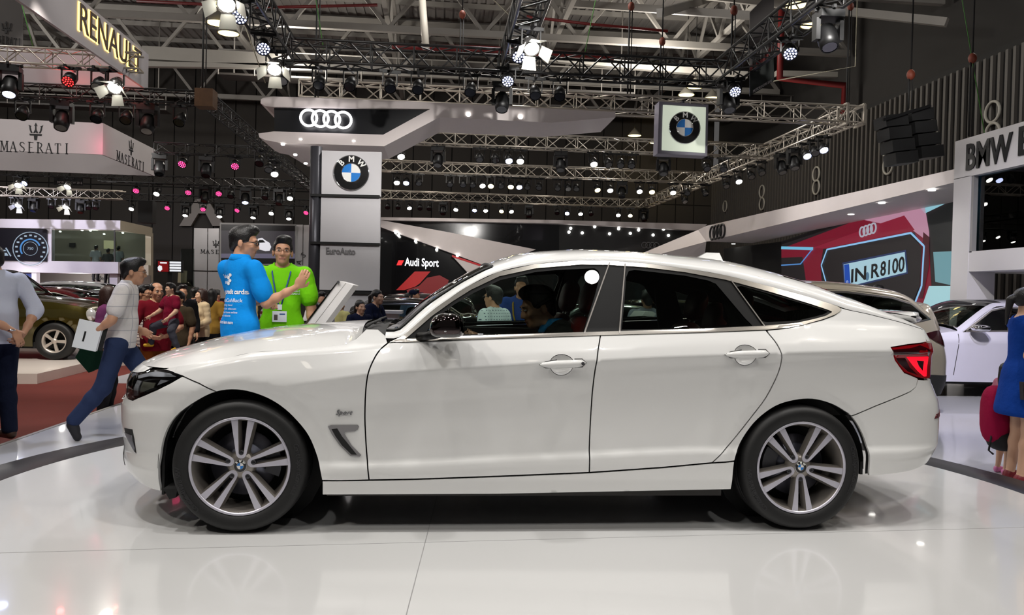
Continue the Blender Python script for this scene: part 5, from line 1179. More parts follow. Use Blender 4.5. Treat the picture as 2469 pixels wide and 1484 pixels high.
# slanted white price stand beside the bonnet
YI = 6.55
iv = thing('info_stand', 'slanted white information stand behind the bonnet', 'stand', at(790, 780, YI)); iv.location.z = .16
fr = [at(735, 785, YI), at(822, 680, YI), at(852, 688, YI), at(773, 790, YI)]; pf = [at(729, 790, YI), at(812, 681, YI), at(836, 681, YI), at(755, 790, YI)]
f = MB(); n0 = Vector((0, .34, 0)); f.prism([at(735, 788, YI), at(818, 678, YI), at(834, 682, YI), at(752, 790, YI)], (0, .45, 0)); f.build('board', m_white, iv, world=True)
f = MB(); f.prism([at(753, 790, YI)+Vector((0, .004, 0)), at(834, 682, YI)+Vector((0, .004, 0)), at(852, 688, YI)+Vector((0, .004, 0)), at(776, 790, YI)+Vector((0, .004, 0))], (0, .44, 0)); f.build('board_edge', m_white, iv, world=True)
f = MB(); f.prism([at(730, 786, YI-.01), at(812, 681, YI-.01), at(814, 681, YI-.01), at(735, 786, YI-.01)], (0, .44, 0)); f.build('clear_sheet', glass('acrylic', (226, 220, 226)), iv, world=True)
p = at(755, 800, YI); f = MB(); f.box((p.x-.03, YI+.1, .16), (p.x+.10, YI+.38, p.z)); f.build('pedestal', m_white, iv, world=True)
p = at(816, 681, YI); f = MB(); f.tube([p+Vector((0, -.02, 0)), p+Vector((0, .47, 0))], .012, 8); f.build('clip', m_bright, iv, world=True)
iv2 = thing('info_stand', 'slanted white information stand seen through the rear side window', 'stand', at(1560, 800, 7.6)); iv2.location.z = .0
f = MB(); f.prism([at(1532, 782, 7.6), at(1556, 752, 7.6), at(1574, 752, 7.6), at(1552, 782, 7.6)], (0, .45, 0)); f.build('board', m_white, iv2, world=True); f = MB(); f.prism([at(1552, 782, 7.6), at(1574, 752, 7.6), at(1582, 757, 7.6), at(1562, 784, 7.6)], (0, .45, 0)); f.build('board_edge', m_white, iv2, world=True)
p = at(1548, 782, 7.6); f = MB(); f.box((p.x-.05, 7.7, 0), (p.x+.08, 8.0, p.z)); f.build('pedestal', m_white, iv2, world=True)
# reception counter
YQ = 13.0
rc = thing('reception_counter', 'white reception counter where two women in dark jackets work', 'counter', at(930, 800, YQ)); rc.location.z = -.18
a, b = at(884, 756, YQ), at(960, 756, YQ); f = MB(); f.box((a.x, YQ, -.165), (b.x, YQ+.5, a.z)); f.build('counter_body', m_white, rc, world=True)
f = MB(); f.box((a.x-.06, YQ-.05, a.z+.002), (b.x+.06, YQ+.55, a.z+.05)); f.build('counter_top', m_white, rc, world=True)
f = MB(); f.box((at(785, 760, 14).x, 14, -.18), (at(806, 760, 14).x, 14.3, at(795, 760, 14).z)); tag(f.build('side_screen', M('slate', (70, 74, 92), .5)), 'slate blue partition beside the reception counter', 'partition')
# ---------------------------------------------------------------- other cars in the hall
def simple_wheel(parent, pos, R, rr, flip, mrim, spokes=5, fat=.22, blade=.30):
    w = thing('wheel', None, None, parent=parent); w.location = pos
    if flip: w.rotation_euler = (0, 0, pi)
    t = MB(); t.lathe([(rr-.005, .01), (rr+.01, -.01), (R*.9, -.018), (R*.97, 0), (R, .04), (R, fat-.04), (R*.95, fat), (rr, fat)], 40, 'y'); t.build('tyre', m_rubber, w)
    b = MB(); b.lathe([(rr+.004, -.004), (rr-.012, -.006), (rr-.03, .08), (rr-.03, .16), (0, .16)], 40, 'y', mis=[0, 0, 1, 1]); b.build('rim', [mrim, m_black], w)
    for k in range(spokes):
        a = 2*pi*k/spokes+.3; c, s_ = cos(a), sin(a); f = MB(); q = rr*blade
        P = [(-q*.30, .02), (q*.30, .02), (q*.62, rr*.96), (-q*.30, rr*.98)]
        f.prism([(x*c+z*s_, -.002, -x*s_+z*c) for x, z in P], (0, .03, 0)); f.build('spoke', mrim, w)
    b = MB(); b.lathe([(rr*.26, .02), (rr*.22, -.006), (0, -.008)], 20, 'y'); b.build('hub', mrim, w)
def simple_car(label, loc, rz, paint, wb, fo, ro, hw, hood, dlo, tail, R=.34, rr=.22, zc=.75, zb=.95, crown=.09, glassm=None, trim=None, mrim=None, lamps=True, slope=.42, group=None, spokes=5, seams=(), cab=True, rails=False, mirror_mat=None, xw=(None, None)):
    """hood: (a, z) from nose to screen base; dlo: side window outline, clockwise from front lower corner; tail: (a, z) from last roof point to the tail"""
    c = thing('car', label, 'car', loc, rz, group); glassm = glassm or m_tint; trim = trim or m_seal; mrim = mrim or m_rim_dark
    L1 = wb+ro
    plan = [(-fo, 0), (-fo+.02, .30*hw), (-fo+.08, .58*hw), (-fo+.20, .80*hw), (-fo+.42, .92*hw), (0, .985*hw), (wb*.35, hw), (wb*.7, hw), (wb+.05, .985*hw), (L1-.38, .93*hw), (L1-.16, .83*hw), (L1-.05, .6*hw), (L1-.01, .3*hw), (L1, 0)]
    zbf = zb if callable(zb) else (lambda x: zb+0*x)
    def side(x, z):
        x = np.asarray(x, float); b = zbf(x); lo = np.clip((z-.2)/(zc-.2), 0, 1); up = np.clip((z-zc)/(b-zc), 0, 1)
        base = .05*(1-lo)**2+.012*np.sin(pi*lo)*1.0; d = np.where(z < zc, base, .06*up**1.6)+slope*np.maximum(z-b, 0)
        for cx in (0, wb):
            r = np.hypot(x-cx, np.maximum(z-R, 0)); d = d+np.where(z < R+.5, .012*_sm(R+.10-r, 0, .05), 0)
        return d
    zt = max(p[1] for p in dlo); zh = max(p[1] for p in hood)
    nose = pchip([0, .25, .4, .6, .75, 1.0, 1.6], [.25, .06, .0, .0, .05, .22, .5]); tl_ = pchip([0, .25, .45, .65, .85, 1.1, 1.8], [.3, .08, .0, .0, .05, .14, .40])
    S = Shape(plan, side, nose, tl_, wb*.4); a0, a1 = S.a0+.002, S.a1-.002
    def arch(cx, n=14, k=1.12): return [(cx-R*k*cos(pi*i/n-.0), R+R*k*1.02*sin(pi*i/n)) for i in range(n+1)]
    aF = [(-R*1.12, .24)]+arch(0)+[(R*1.12, .24)]; aR = [(wb-R*1.12, .24)]+arch(wb)+[(wb+R*1.12, .24)]
    n = len(dlo); it = max(range(n), key=lambda i: dlo[i][1])
    upper = []                                            # upper edge of the window line, front to back
    i = 0; rear = max(range(n), key=lambda i: dlo[i][0])
    upper = [dlo[k] for k in range(0, rear+1)]
    edge = [hood[-1]]+[(x, z+.012) for x, z in upper]+list(tail)
    poly = [(a0, .25), (-R*1.6, .22)]+aF+aR+[(wb+R*1.5, .26), (a1, .32), (a1, tail[-1][1])]+edge[::-1]+hood[::-1][1:]+[(a0, hood[0][1])]
    skin('body_side', S, poly, paint, c, gap=0, depth=.02, res=.07, holes=[dlo])
    fr = inset_poly(dens(dlo, .05), .022)
    skin('window_trim', S, dlo, trim, c, gap=0, extra=-.003, depth=.01, res=.06, holes=[fr]); skin('side_window', S, dlo, glassm, c, gap=.004, extra=.008, depth=.002, res=.10)
    e = resample(catmull(np.array(edge), 5), .07); t = np.gradient(e, axis=0); t /= np.hypot(*t.T)[:, None]; nr = np.stack([-t[:, 1], t[:, 0]], 1); P = S.P(e[:, 0], e[:, 1], .001)
    ph = np.concatenate([np.linspace(0, .5, 4), np.linspace(.5, pi-.5, 13)[1:-1], np.linspace(pi-.5, pi, 4)]); pw = 2/2.3; cx = np.sign(np.cos(ph))*np.abs(np.cos(ph))**pw; cz = np.sin(ph)**pw
    cr = crown*np.ones(len(e)); G = np.stack([P[:, None, 0]+nr[:, None, 0]*cr[:, None]*cz[None], P[:, None, 1]*cx[None], P[:, None, 2]+nr[:, None, 1]*cr[:, None]*cz[None]], -1)
    m, nn, _ = G.shape; V = G.reshape(-1, 3); w1 = xw[0] or upper[min(3, len(upper)-1)][0]; w2 = xw[1] or (upper[-1][0]-.25)
    fs = {0: [], 1: []}
    for i in range(m-1):
        for j in range(nn-1):
            x = .5*(e[i, 0]+e[i+1, 0]); q = abs(.5*(cx[j]+cx[j+1])); g = 1 if ((x < w1 or w2 < x < tail[-1][0]-.25) and q < .9) else 0
            fs[g].append((i*nn+j, (i+1)*nn+j, (i+1)*nn+j+1, i*nn+j+1))
    fs[2] = [f for f in fs[1] if V[f[0]][0] > wb*.5]; fs[1] = [f for f in fs[1] if V[f[0]][0] <= wb*.5]
    for k, nm, mt in ((0, 'roof', paint), (1, 'windscreen', m_tint), (2, 'rear_screen', m_tint)):
        if fs[k]:
            ids = sorted({i for f in fs[k] for i in f}); mp = {i: q for q, i in enumerate(ids)}; mesh_obj(nm, V[ids], [tuple(mp[i] for i in f) for f in fs[k]], mt, c, True)
    he = resample(catmull(np.array(hood), 4), .09); Ph = S.P(he[:, 0], he[:, 1], .001); Ph = Ph[np.argsort(Ph[:, 0])]; tt = np.linspace(-1, 1, 13)
    G2 = np.stack([Ph[:, None, 0]+0*tt[None], -Ph[:, None, 1]*tt[None], Ph[:, None, 2]+.07*np.minimum(1, (Ph[:, 0]-Ph[0, 0])/.4)[:, None]*(1-abs(tt)**2.4)[None]], -1); grid_surf('bonnet', G2, paint, c, flip=True)
    f = MB(); f.box((-R*.5, -hw*.86, .2), (wb+R*.6, hw*.86, .32)); f.build('underbody', m_black, c)
    for cxx in (0, wb):
        for s in (1, -1):
            f = MB(); k = 14; VV = []
            for i in range(k+1):
                a = pi*i/k
                for y in (hw-.06, hw-.32): VV.append((cxx+R*1.14*cos(a), -s*y, R+R*1.14*sin(a)))
            f.add(VV, [(2*i, 2*i+1, 2*i+3, 2*i+2) for i in range(k)], 0, True); f.build('wheel_housing', m_black, c)
            simple_wheel(c, (cxx, -s*(hw-.035), R), R, rr, s < 0, mrim, spokes)
    for a, b in seams:
        skin('door_seam', S, [(a[0]-.004, a[1]), (a[0]+.004, a[1]), (b[0]+.004, b[1]), (b[0]-.004, b[1])], m_black, c, gap=0, extra=-.004, depth=.004, res=.1)
    if cab:
        f = MB(); f.box((upper[0][0]+.2, -hw*.8, .35), (tail[-1][0]-.4, hw*.8, zbf(np.array(wb*.5))-.05)); f.build('cabin_block', m_trim_dark, c)
        for x in (wb*.42, wb*.78):
            for y in (-.38, .38):
                VV, Fc = sup((x, y, float(zbf(np.array(wb*.5)))+.08), (.09, .2, .26), .6); mesh_obj('seat_back', VV, Fc, m_trim_dark, c, True)
    c['_S'] = 0; del c['_S']
    return c, S
m_olive = M('olive_paint', (74, 66, 22), .22, metal=.7, coat=1.0); m_redp = M('ruby_paint', (120, 8, 24), .2, metal=.4, coat=1.0); m_champ = M('champagne_paint', (176, 168, 152), .25, metal=.35, coat=1.0); m_lav = M('pearl_white_paint', (206, 204, 222), .25, coat=1.0); m_dark = M('black_paint', (12, 12, 16), .15, coat=1.0); m_silv = M('silver_paint', (150, 152, 158), .25, metal=.6, coat=1.0); m_wpaint = M('plain_white_paint', (214, 214, 216), .25, coat=1.0)
# olive SUV on its own low platform
p = at(131, 832, 15.4); zf = -.02
m_plat = M('platform_white', (214, 204, 196), .3, coat=.3)
pl = thing('display_platform', 'low white platform under the olive off-road car', 'platform', (p.x-4, 15, -.18)); f = MB(); e0 = atz(75, 948-30, -.03); e1 = atz(240, 882-8, -.03)
f.prism([(-22, 11.2, -.02), (atz(90, 902, -.02).x, atz(90, 902, -.02).y, -.02), (atz(240, 868, -.02).x, atz(240, 868, -.02).y, -.02), (-4.9, 19, -.02), (-22, 19, -.02)], (0, 0, -.158)); f.build('deck', m_plat, pl, world=True)
suv, S_ = simple_car('olive off-road car with pale alloy wheels, nose to the right', (p.x, p.y+.85, zf), pi, m_olive, 2.67, .82, .85, .90, [(-1.25, .86), (-.75, .90), (-.5, .98), (0, 1.06), (.5, 1.10), (.62, 1.12)],
    [(.72, 1.10), (.80, 1.16), (1.20, 1.50), (1.35, 1.56), (2.2, 1.58), (2.95, 1.54), (3.10, 1.48), (3.25, 1.20), (3.2, 1.12), (2.0, 1.08)], [(3.25, 1.30), (3.45, 1.1)], R=.345, rr=.215, zc=.80, zb=1.06, mrim=M('pale_alloy', (196, 186, 176), .4, metal=.5), spokes=5, glassm=m_tint, seams=[((.72, 1.05), (.70, .35))])
for s in (1, -1):
    q = S_.P(np.array(-.62), np.array(.84)); f = MB(); f.ell((q[0]-.01, s*q[1], .84), (.10, .07, .12), 12, 8); f.build('headlight', M('lamp_lens2', (200, 200, 200), .1, metal=.5), suv)
f = MB(); f.box((.62, .88, .27), (2.0, .93, .30)); f.build('side_step', m_bright, suv)
# red coupe
p = at(222, 770, 20.5)
simple_car('ruby red coupe with chrome window line behind the olive car', (p.x-2.85, 20.5, -.06), 0, m_redp, 2.94, .9, 1.0, .92, [(-1.35, .66), (-.8, .70), (-.4, .76), (.2, .84), (.8, .90), (.95, .92)], [(1.0, .90), (1.10, .97), (1.55, 1.22), (1.8, 1.27), (2.3, 1.25), (2.75, 1.14), (2.85, 1.06), (2.75, .98), (2.0, .93)], [(3.1, 1.10), (3.6, .98), (3.85, .92)], R=.345, rr=.25, zc=.72, zb=.90, mrim=m_rim_face, trim=m_chrome, xw=(1.5, 2.6), spokes=10, seams=[((1.05, .88), (1.0, .4)), ((2.35, .93), (2.3, .4))], crown=.10)
# roofs further back
EST = dict(wb=2.75, fo=.85, ro=1.0, hw=.9, hood=[(-1.3, .74), (-.7, .78), (-.3, .86), (.3, .94), (.75, 1.0)], dlo=[(.82, .98), (.9, 1.04), (1.35, 1.36), (1.5, 1.42), (2.3, 1.45), (3.2, 1.40), (3.45, 1.30), (3.5, 1.08), (2.0, 1.0)], tail=[(3.55, 1.15), (3.7, 1.0)])
SED = dict(wb=2.8, fo=.85, ro=1.05, hw=.9, hood=[(-1.3, .70), (-.7, .74), (-.3, .82), (.3, .90), (.8, .96)], dlo=[(.85, .94), (.95, 1.0), (1.4, 1.30), (1.6, 1.35), (2.3, 1.36), (2.8, 1.27), (3.1, 1.10), (3.0, 1.02), (2.0, .97)], tail=[(3.3, 1.12), (3.6, 1.02), (3.8, .98)])
p = at(165, 700, 27); simple_car('white estate car with roof rails behind the red coupe', (p.x-2.0, 27, -.18+.12), 0, m_wpaint, **EST)
p = at(245, 722, 24); simple_car('silver saloon behind the long-haired woman', (p.x-1.6, 24, -.18), 0, m_silv, **SED)
p = at(820, 780, 14.8); simple_car('glossy black saloon behind the slanted white stand', (p.x-.9, 15.0, -.18), 0, m_dark, **SED)
p = at(965, 730, 19.5); simple_car('dark grey estate car behind the reception counter', (p.x-1.7, 19.5, -.18), 0, M('dark_grey_paint', (52, 50, 50), .2, metal=.4, coat=1.0), **EST)
p = at(1130, 735, 12.2); simple_car('pale silver-green car seen through the front side window', (p.x+.2, 12.6, -.18), 0, M('pale_green_paint', (120, 136, 132), .25, metal=.5, coat=1.0), **SED)
p = at(1520, 730, 13.2); simple_car('black estate car seen through the rear side window', (p.x-1.2, 14.6, -.18), 0, m_dark, **EST)
# champagne SUV right behind the hatchback's tail
p = at(2254, 900, 9.9)
chp, S_ = simple_car('champagne coloured off-road car behind the tail of the white hatchback', (p.x-3.83, 10.2, 0), 0, m_champ, 2.81, .85, 1.02, .93, [(-1.3, .86), (-.75, .90), (-.4, .98), (.2, 1.06), (.75, 1.12)], [(.85, 1.08), (.95, 1.15), (1.40, 1.48), (1.6, 1.53), (2.4, 1.53), (3.0, 1.47), (3.25, 1.40), (3.50, 1.20), (3.2, 1.14), (2.0, 1.10)], [(3.50, 1.36), (3.62, 1.15), (3.72, 1.05)], R=.37, rr=.25, zc=.80, zb=1.05, crown=.12, trim=m_chrome, slope=.40, seams=[((1.95, 1.05), (1.9, .4))])
q = skin('tail_light', S_, [(3.30, 1.02), (3.50, 1.06), (3.78, 1.08), (3.80, .92), (3.66, .86), (3.5, .92)], m_tail_dark, chp, gap=0, extra=-.008, depth=.02, res=.05)
for o in q: o['label'] = 'dark red tail light'
skin('lower_bumper', S_, [(3.22, .26), (3.35, .52), (3.7, .50), (S_.a1-.01, .50), (S_.a1-.01, .26)], M('bumper_black', (30, 30, 32), .6), chp, gap=0, extra=-.006, depth=.012, res=.07)
# pearl white saloon on the right
p = at(2345, 900, 11.9)
prl, S_ = simple_car('pearl white car with a dark windscreen between the stand column and the woman in blue', (p.x-1.42, 12.15, 0), 0, m_lav, 2.9, .85, 1.1, .93, [(-1.3, .74), (-.7, .78), (-.3, .86), (.3, .95), (.72, 1.0)], [(.80, .985), (.90, 1.05), (1.35, 1.33), (1.6, 1.38), (2.4, 1.38), (2.9, 1.28), (3.1, 1.14), (3.0, 1.06), (2.0, 1.02)], [(3.3, 1.16), (3.6, 1.08), (3.9, 1.04)], R=.34, rr=.24, zc=.82, zb=.98, crown=.10, trim=m_chrome, glassm=m_glass, seams=[((.72, .96), (.66, .34)), ((1.85, 1.0), (1.8, .34))])
for s in (1, -1):
    VV, Fc = sup((.98, -s*1.02, 1.055), (.13, .10, .05), .7); mesh_obj('door_mirror', VV, Fc if s > 0 else [g for g in Fc], m_bright, prl, True)
    f = MB(); f.tube([(1.55, -s*.955, .86), (1.78, -s*.955, .875)], .016, 8); f.build('door_handle', m_bright, prl)
f = MB(); f.box((.30, -.955, .62), (.46, -.935, .645)); f.build('side_vent', m_bright, prl)
# ---------------------------------------------------------------- people: bodies and clothes as smooth blended volumes
class Vol:
    def __init__(s, lo, hi, h):
        s.h = h; s.lo = np.array(lo, float); n = np.ceil((np.array(hi, float)-s.lo)/h).astype(int)+1
        s.ax = [s.lo[i]+h*np.arange(n[i]) for i in range(3)]; s.d = np.full(n, 1.0, np.float32)
    def _blk(s, lo, hi, pad):
        sl = []
        for i in range(3):
            a = int(np.clip((lo[i]-pad-s.lo[i])/s.h, 0, len(s.ax[i])-1)); b = int(np.clip((hi[i]+pad-s.lo[i])/s.h+2, a+1, len(s.ax[i]))); sl.append(slice(a, b))
        g = np.meshgrid(*[s.ax[i][sl[i]] for i in range(3)], indexing='ij', sparse=True); return tuple(sl), g
    def _put(s, sl, v, k, sub=False):
        a = s.d[sl]
        if sub:
            v = -v; q = np.clip(.5-.5*(a-v)/k, 0, 1) if k > 0 else None
            s.d[sl] = np.maximum(a, v) if k <= 0 else a*(1-q)+v*q+k*q*(1-q)
        elif k <= 0: s.d[sl] = np.minimum(a, v)
        else:
            q = np.clip(.5+.5*(v-a)/k, 0, 1); s.d[sl] = v*(1-q)+a*q-k*q*(1-q)
    def cap(s, a, b, ra, rb=None, k=.02, sub=False):
        a, b = np.array(a, float), np.array(b, float); rb = ra if rb is None else rb; r = max(ra, rb)
        sl, (X, Y, Z) = s._blk(np.minimum(a, b)-r, np.maximum(a, b)+r, k+2*s.h+.01)
        ab = b-a; L = ab@ab+1e-12; t = np.clip(((X-a[0])*ab[0]+(Y-a[1])*ab[1]+(Z-a[2])*ab[2])/L, 0, 1)
        d = np.sqrt((X-a[0]-t*ab[0])**2+(Y-a[1]-t*ab[1])**2+(Z-a[2]-t*ab[2])**2)-(ra+(rb-ra)*t); s._put(sl, d, k, sub)
    def ell(s, c, r, R=None, k=.02, sub=False):
        c, r = np.array(c, float), np.array(r, float); m = r.max()
        sl, (X, Y, Z) = s._blk(c-m, c+m, k+2*s.h+.01); x, y, z = X-c[0], Y-c[1], Z-c[2]
        if R is not None: x, y, z = (R[0][0]*x+R[1][0]*y+R[2][0]*z), (R[0][1]*x+R[1][1]*y+R[2][1]*z), (R[0][2]*x+R[1][2]*y+R[2][2]*z)
        k0 = np.sqrt((x/r[0])**2+(y/r[1])**2+(z/r[2])**2); k1 = np.sqrt((x/r[0]**2)**2+(y/r[1]**2)**2+(z/r[2]**2)**2)+1e-9
        s._put(sl, k0*(k0-1)/k1, k, sub)
    def box(s, c, r, R=None, rnd=.01, k=.0, sub=False):
        c, r = np.array(c, float), np.array(r, float); m = np.linalg.norm(r)
        sl, (X, Y, Z) = s._blk(c-m, c+m, k+2*s.h+.01); x, y, z = X-c[0], Y-c[1], Z-c[2]
        if R is not None: x, y, z = (R[0][0]*x+R[1][0]*y+R[2][0]*z), (R[0][1]*x+R[1][1]*y+R[2][1]*z), (R[0][2]*x+R[1][2]*y+R[2][2]*z)
        qx, qy, qz = abs(x)-r[0]+rnd, abs(y)-r[1]+rnd, abs(z)-r[2]+rnd
        d = np.sqrt(np.maximum(qx, 0)**2+np.maximum(qy, 0)**2+np.maximum(qz, 0)**2)+np.minimum(np.maximum(np.maximum(qx, qy), qz), 0)-rnd; s._put(sl, d, k, sub)
    def cut(s, p, n):
        """keep the side the normal points away from"""
        X, Y, Z = np.meshgrid(*s.ax, indexing='ij', sparse=True); n = np.array(n, float); n /= np.linalg.norm(n)
        s.d = np.maximum(s.d, ((X-p[0])*n[0]+(Y-p[1])*n[1]+(Z-p[2])*n[2]).astype(np.float32))
    def mesh(s):
        d = np.pad(s.d, 1, constant_values=1.0); lo = s.lo-s.h; neg = d < 0
        c = [neg[i:d.shape[0]-1+i, j:d.shape[1]-1+j, k:d.shape[2]-1+k] for i in (0, 1) for j in (0, 1) for k in (0, 1)]
        cnt = sum(q.astype(np.int8) for q in c); mix = (cnt > 0) & (cnt < 8); I = np.argwhere(mix)
        if len(I) == 0: return np.zeros((0, 3)), []
        idx = -np.ones(mix.shape, np.int32); idx[mix] = np.arange(len(I)); cv = np.stack([d[I[:, 0]+i, I[:, 1]+j, I[:, 2]+k] for i in (0, 1) for j in (0, 1) for k in (0, 1)], 1)
        co = np.array([(i, j, k) for i in (0, 1) for j in (0, 1) for k in (0, 1)], float); S = np.zeros((len(I), 3)); N = np.zeros(len(I))
        for a in range(8):
            for b in range(a+1, 8):
                if abs(co[a]-co[b]).sum() != 1: continue
                m = (cv[:, a] < 0) != (cv[:, b] < 0); t = np.where(m, cv[:, a]/(cv[:, a]-cv[:, b]+1e-12), 0)
                S += (co[a]+(co[b]-co[a])*t[:, None])*m[:, None]; N += m
        V = lo+(I+S/N[:, None])*s.h; Fs = []
        for ax in range(3):
            u, w = (ax+1) % 3, (ax+2) % 3; sl0 = [slice(1, -1)]*3; sl0[ax] = slice(0, -1); sl1 = [slice(1, -1)]*3; sl1[ax] = slice(1, None)
            A, B = neg[tuple(sl0)], neg[tuple(sl1)]; E = np.argwhere(A != B)
            if len(E) == 0: continue
            fl = A[tuple(E.T)]; base = E+1; base[:, ax] -= 1
            def at_(du, dw): q = base.copy(); q[:, u] += du; q[:, w] += dw; return idx[tuple(q.T)]
            q = np.stack([at_(-1, -1), at_(0, -1), at_(0, 0), at_(-1, 0)], 1); q[~fl] = q[~fl][:, ::-1]; Fs.append(q)
        return V, np.concatenate(Fs)
    def build(s, name, mat, parent=None, mi_fn=None):
        V, Fs = s.mesh(); me = bpy.data.meshes.new(name)
        me.vertices.add(len(V)); me.vertices.foreach_set('co', V.astype(np.float32).ravel())
        Fs = np.asarray(Fs); me.loops.add(Fs.size); me.loops.foreach_set('vertex_index', Fs.astype(np.int32).ravel())
        me.polygons.add(len(Fs)); me.polygons.foreach_set('loop_start', (np.arange(len(Fs))*4).astype(np.int32))
        for m in (mat if isinstance(mat, (list, tuple)) else [mat]): me.materials.append(m)
        if mi_fn is not None: me.polygons.foreach_set('material_index', mi_fn(V[Fs].mean(1)).astype(np.int32))
        me.polygons.foreach_set('use_smooth', np.ones(len(Fs), bool)); me.update(calc_edges=True); me.validate()
        return link(name, me, parent)
def rotm(yaw=0., pitch=0., roll=0.):
    return np.array(Matrix.Rotation(yaw, 3, 'Z') @ Matrix.Rotation(pitch, 3, 'X') @ Matrix.Rotation(roll, 3, 'Y'))
m_skin = M('skin', (196, 146, 116), .5, noise=(20, .06)); m_skin2 = M('skin_light', (214, 170, 140), .5, noise=(20, .06)); m_lip = M('lips', (160, 104, 90), .5)
m_hair = M('black_hair', (16, 14, 15), .35, bump=(120, .6, .006)); m_hair_br = M('brown_hair', (48, 26, 20), .4, bump=(120, .6, .006)); m_eye = M('eye_dark', (24, 18, 16), .15)
def cloth(name, rgb=(200, 200, 200), rough=.9): return M(name, rgb, rough, noise=(5, .10), bump=(7, .6, .03), spec=.15)
def pattern(name, base, line, kind, scale):
    """woven pattern: stripes, checks or dots in the cloth's own coordinates"""
    if name in MATS: return MATS[name]
    m = cloth(name, base); nt = m.node_tree; b = nt.nodes['Principled BSDF']; tc = nt.nodes.new('ShaderNodeTexCoord'); sp = nt.nodes.new('ShaderNodeSeparateXYZ'); nt.links.new(tc.outputs['Object'], sp.inputs[0])
    def wave(sock, sc, wd):
        a = nt.nodes.new('ShaderNodeMath'); a.operation = 'MULTIPLY'; a.inputs[1].default_value = sc; nt.links.new(sock, a.inputs[0])
        f = nt.nodes.new('ShaderNodeMath'); f.operation = 'FRACT'; nt.links.new(a.outputs[0], f.inputs[0]); g = nt.nodes.new('ShaderNodeMath'); g.operation = 'LESS_THAN'; g.inputs[1].default_value = wd; nt.links.new(f.outputs[0], g.inputs[0]); return g.outputs[0]
    if kind == 'stripes': fac = wave(sp.outputs['Z'], scale, .25)
    elif kind == 'bands': fac = wave(sp.outputs['Z'], scale, .5)
    elif kind == 'checks':
        mx = nt.nodes.new('ShaderNodeMath'); mx.operation = 'MAXIMUM'; nt.links.new(wave(sp.outputs['Z'], scale, .07), mx.inputs[0]); nt.links.new(wave(sp.outputs['X'], scale, .07), mx.inputs[1]); fac = mx.outputs[0]
    else:
        mx = nt.nodes.new('ShaderNodeMath'); mx.operation = 'MULTIPLY'; nt.links.new(wave(sp.outputs['Z'], scale, .3), mx.inputs[0]); nt.links.new(wave(sp.outputs['X'], scale, .3), mx.inputs[1]); fac = mx.outputs[0]
    old = b.inputs['Base Color'].links[0].from_socket; mix = nt.nodes.new('ShaderNodeMix'); mix.data_type = 'RGBA'; nt.links.new(fac, mix.inputs[0]); nt.links.new(old, mix.inputs[6]); mix.inputs[7].default_value = lin(line); nt.links.new(mix.outputs[2], b.inputs['Base Color']); return m
SK = dict(pelvis=(0, 0, .93), waist=(0, 0, 1.09), chest=(0, 0, 1.27), neck=(0, .015, 1.43), head=(0, -.015, 1.575),
          sR=(-.185, .01, 1.395), eR=(-.235, .03, 1.12), wR=(-.235, -.05, .88), sL=(.185, .01, 1.395), eL=(.235, .03, 1.12), wL=(.235, -.05, .88),
          hR=(-.092, 0, .90), kR=(-.10, -.02, .49), aR=(-.10, .03, .085), hL=(.092, 0, .90), kL=(.10, -.02, .49), aL=(.10, .03, .085), tR=None, tL=None)
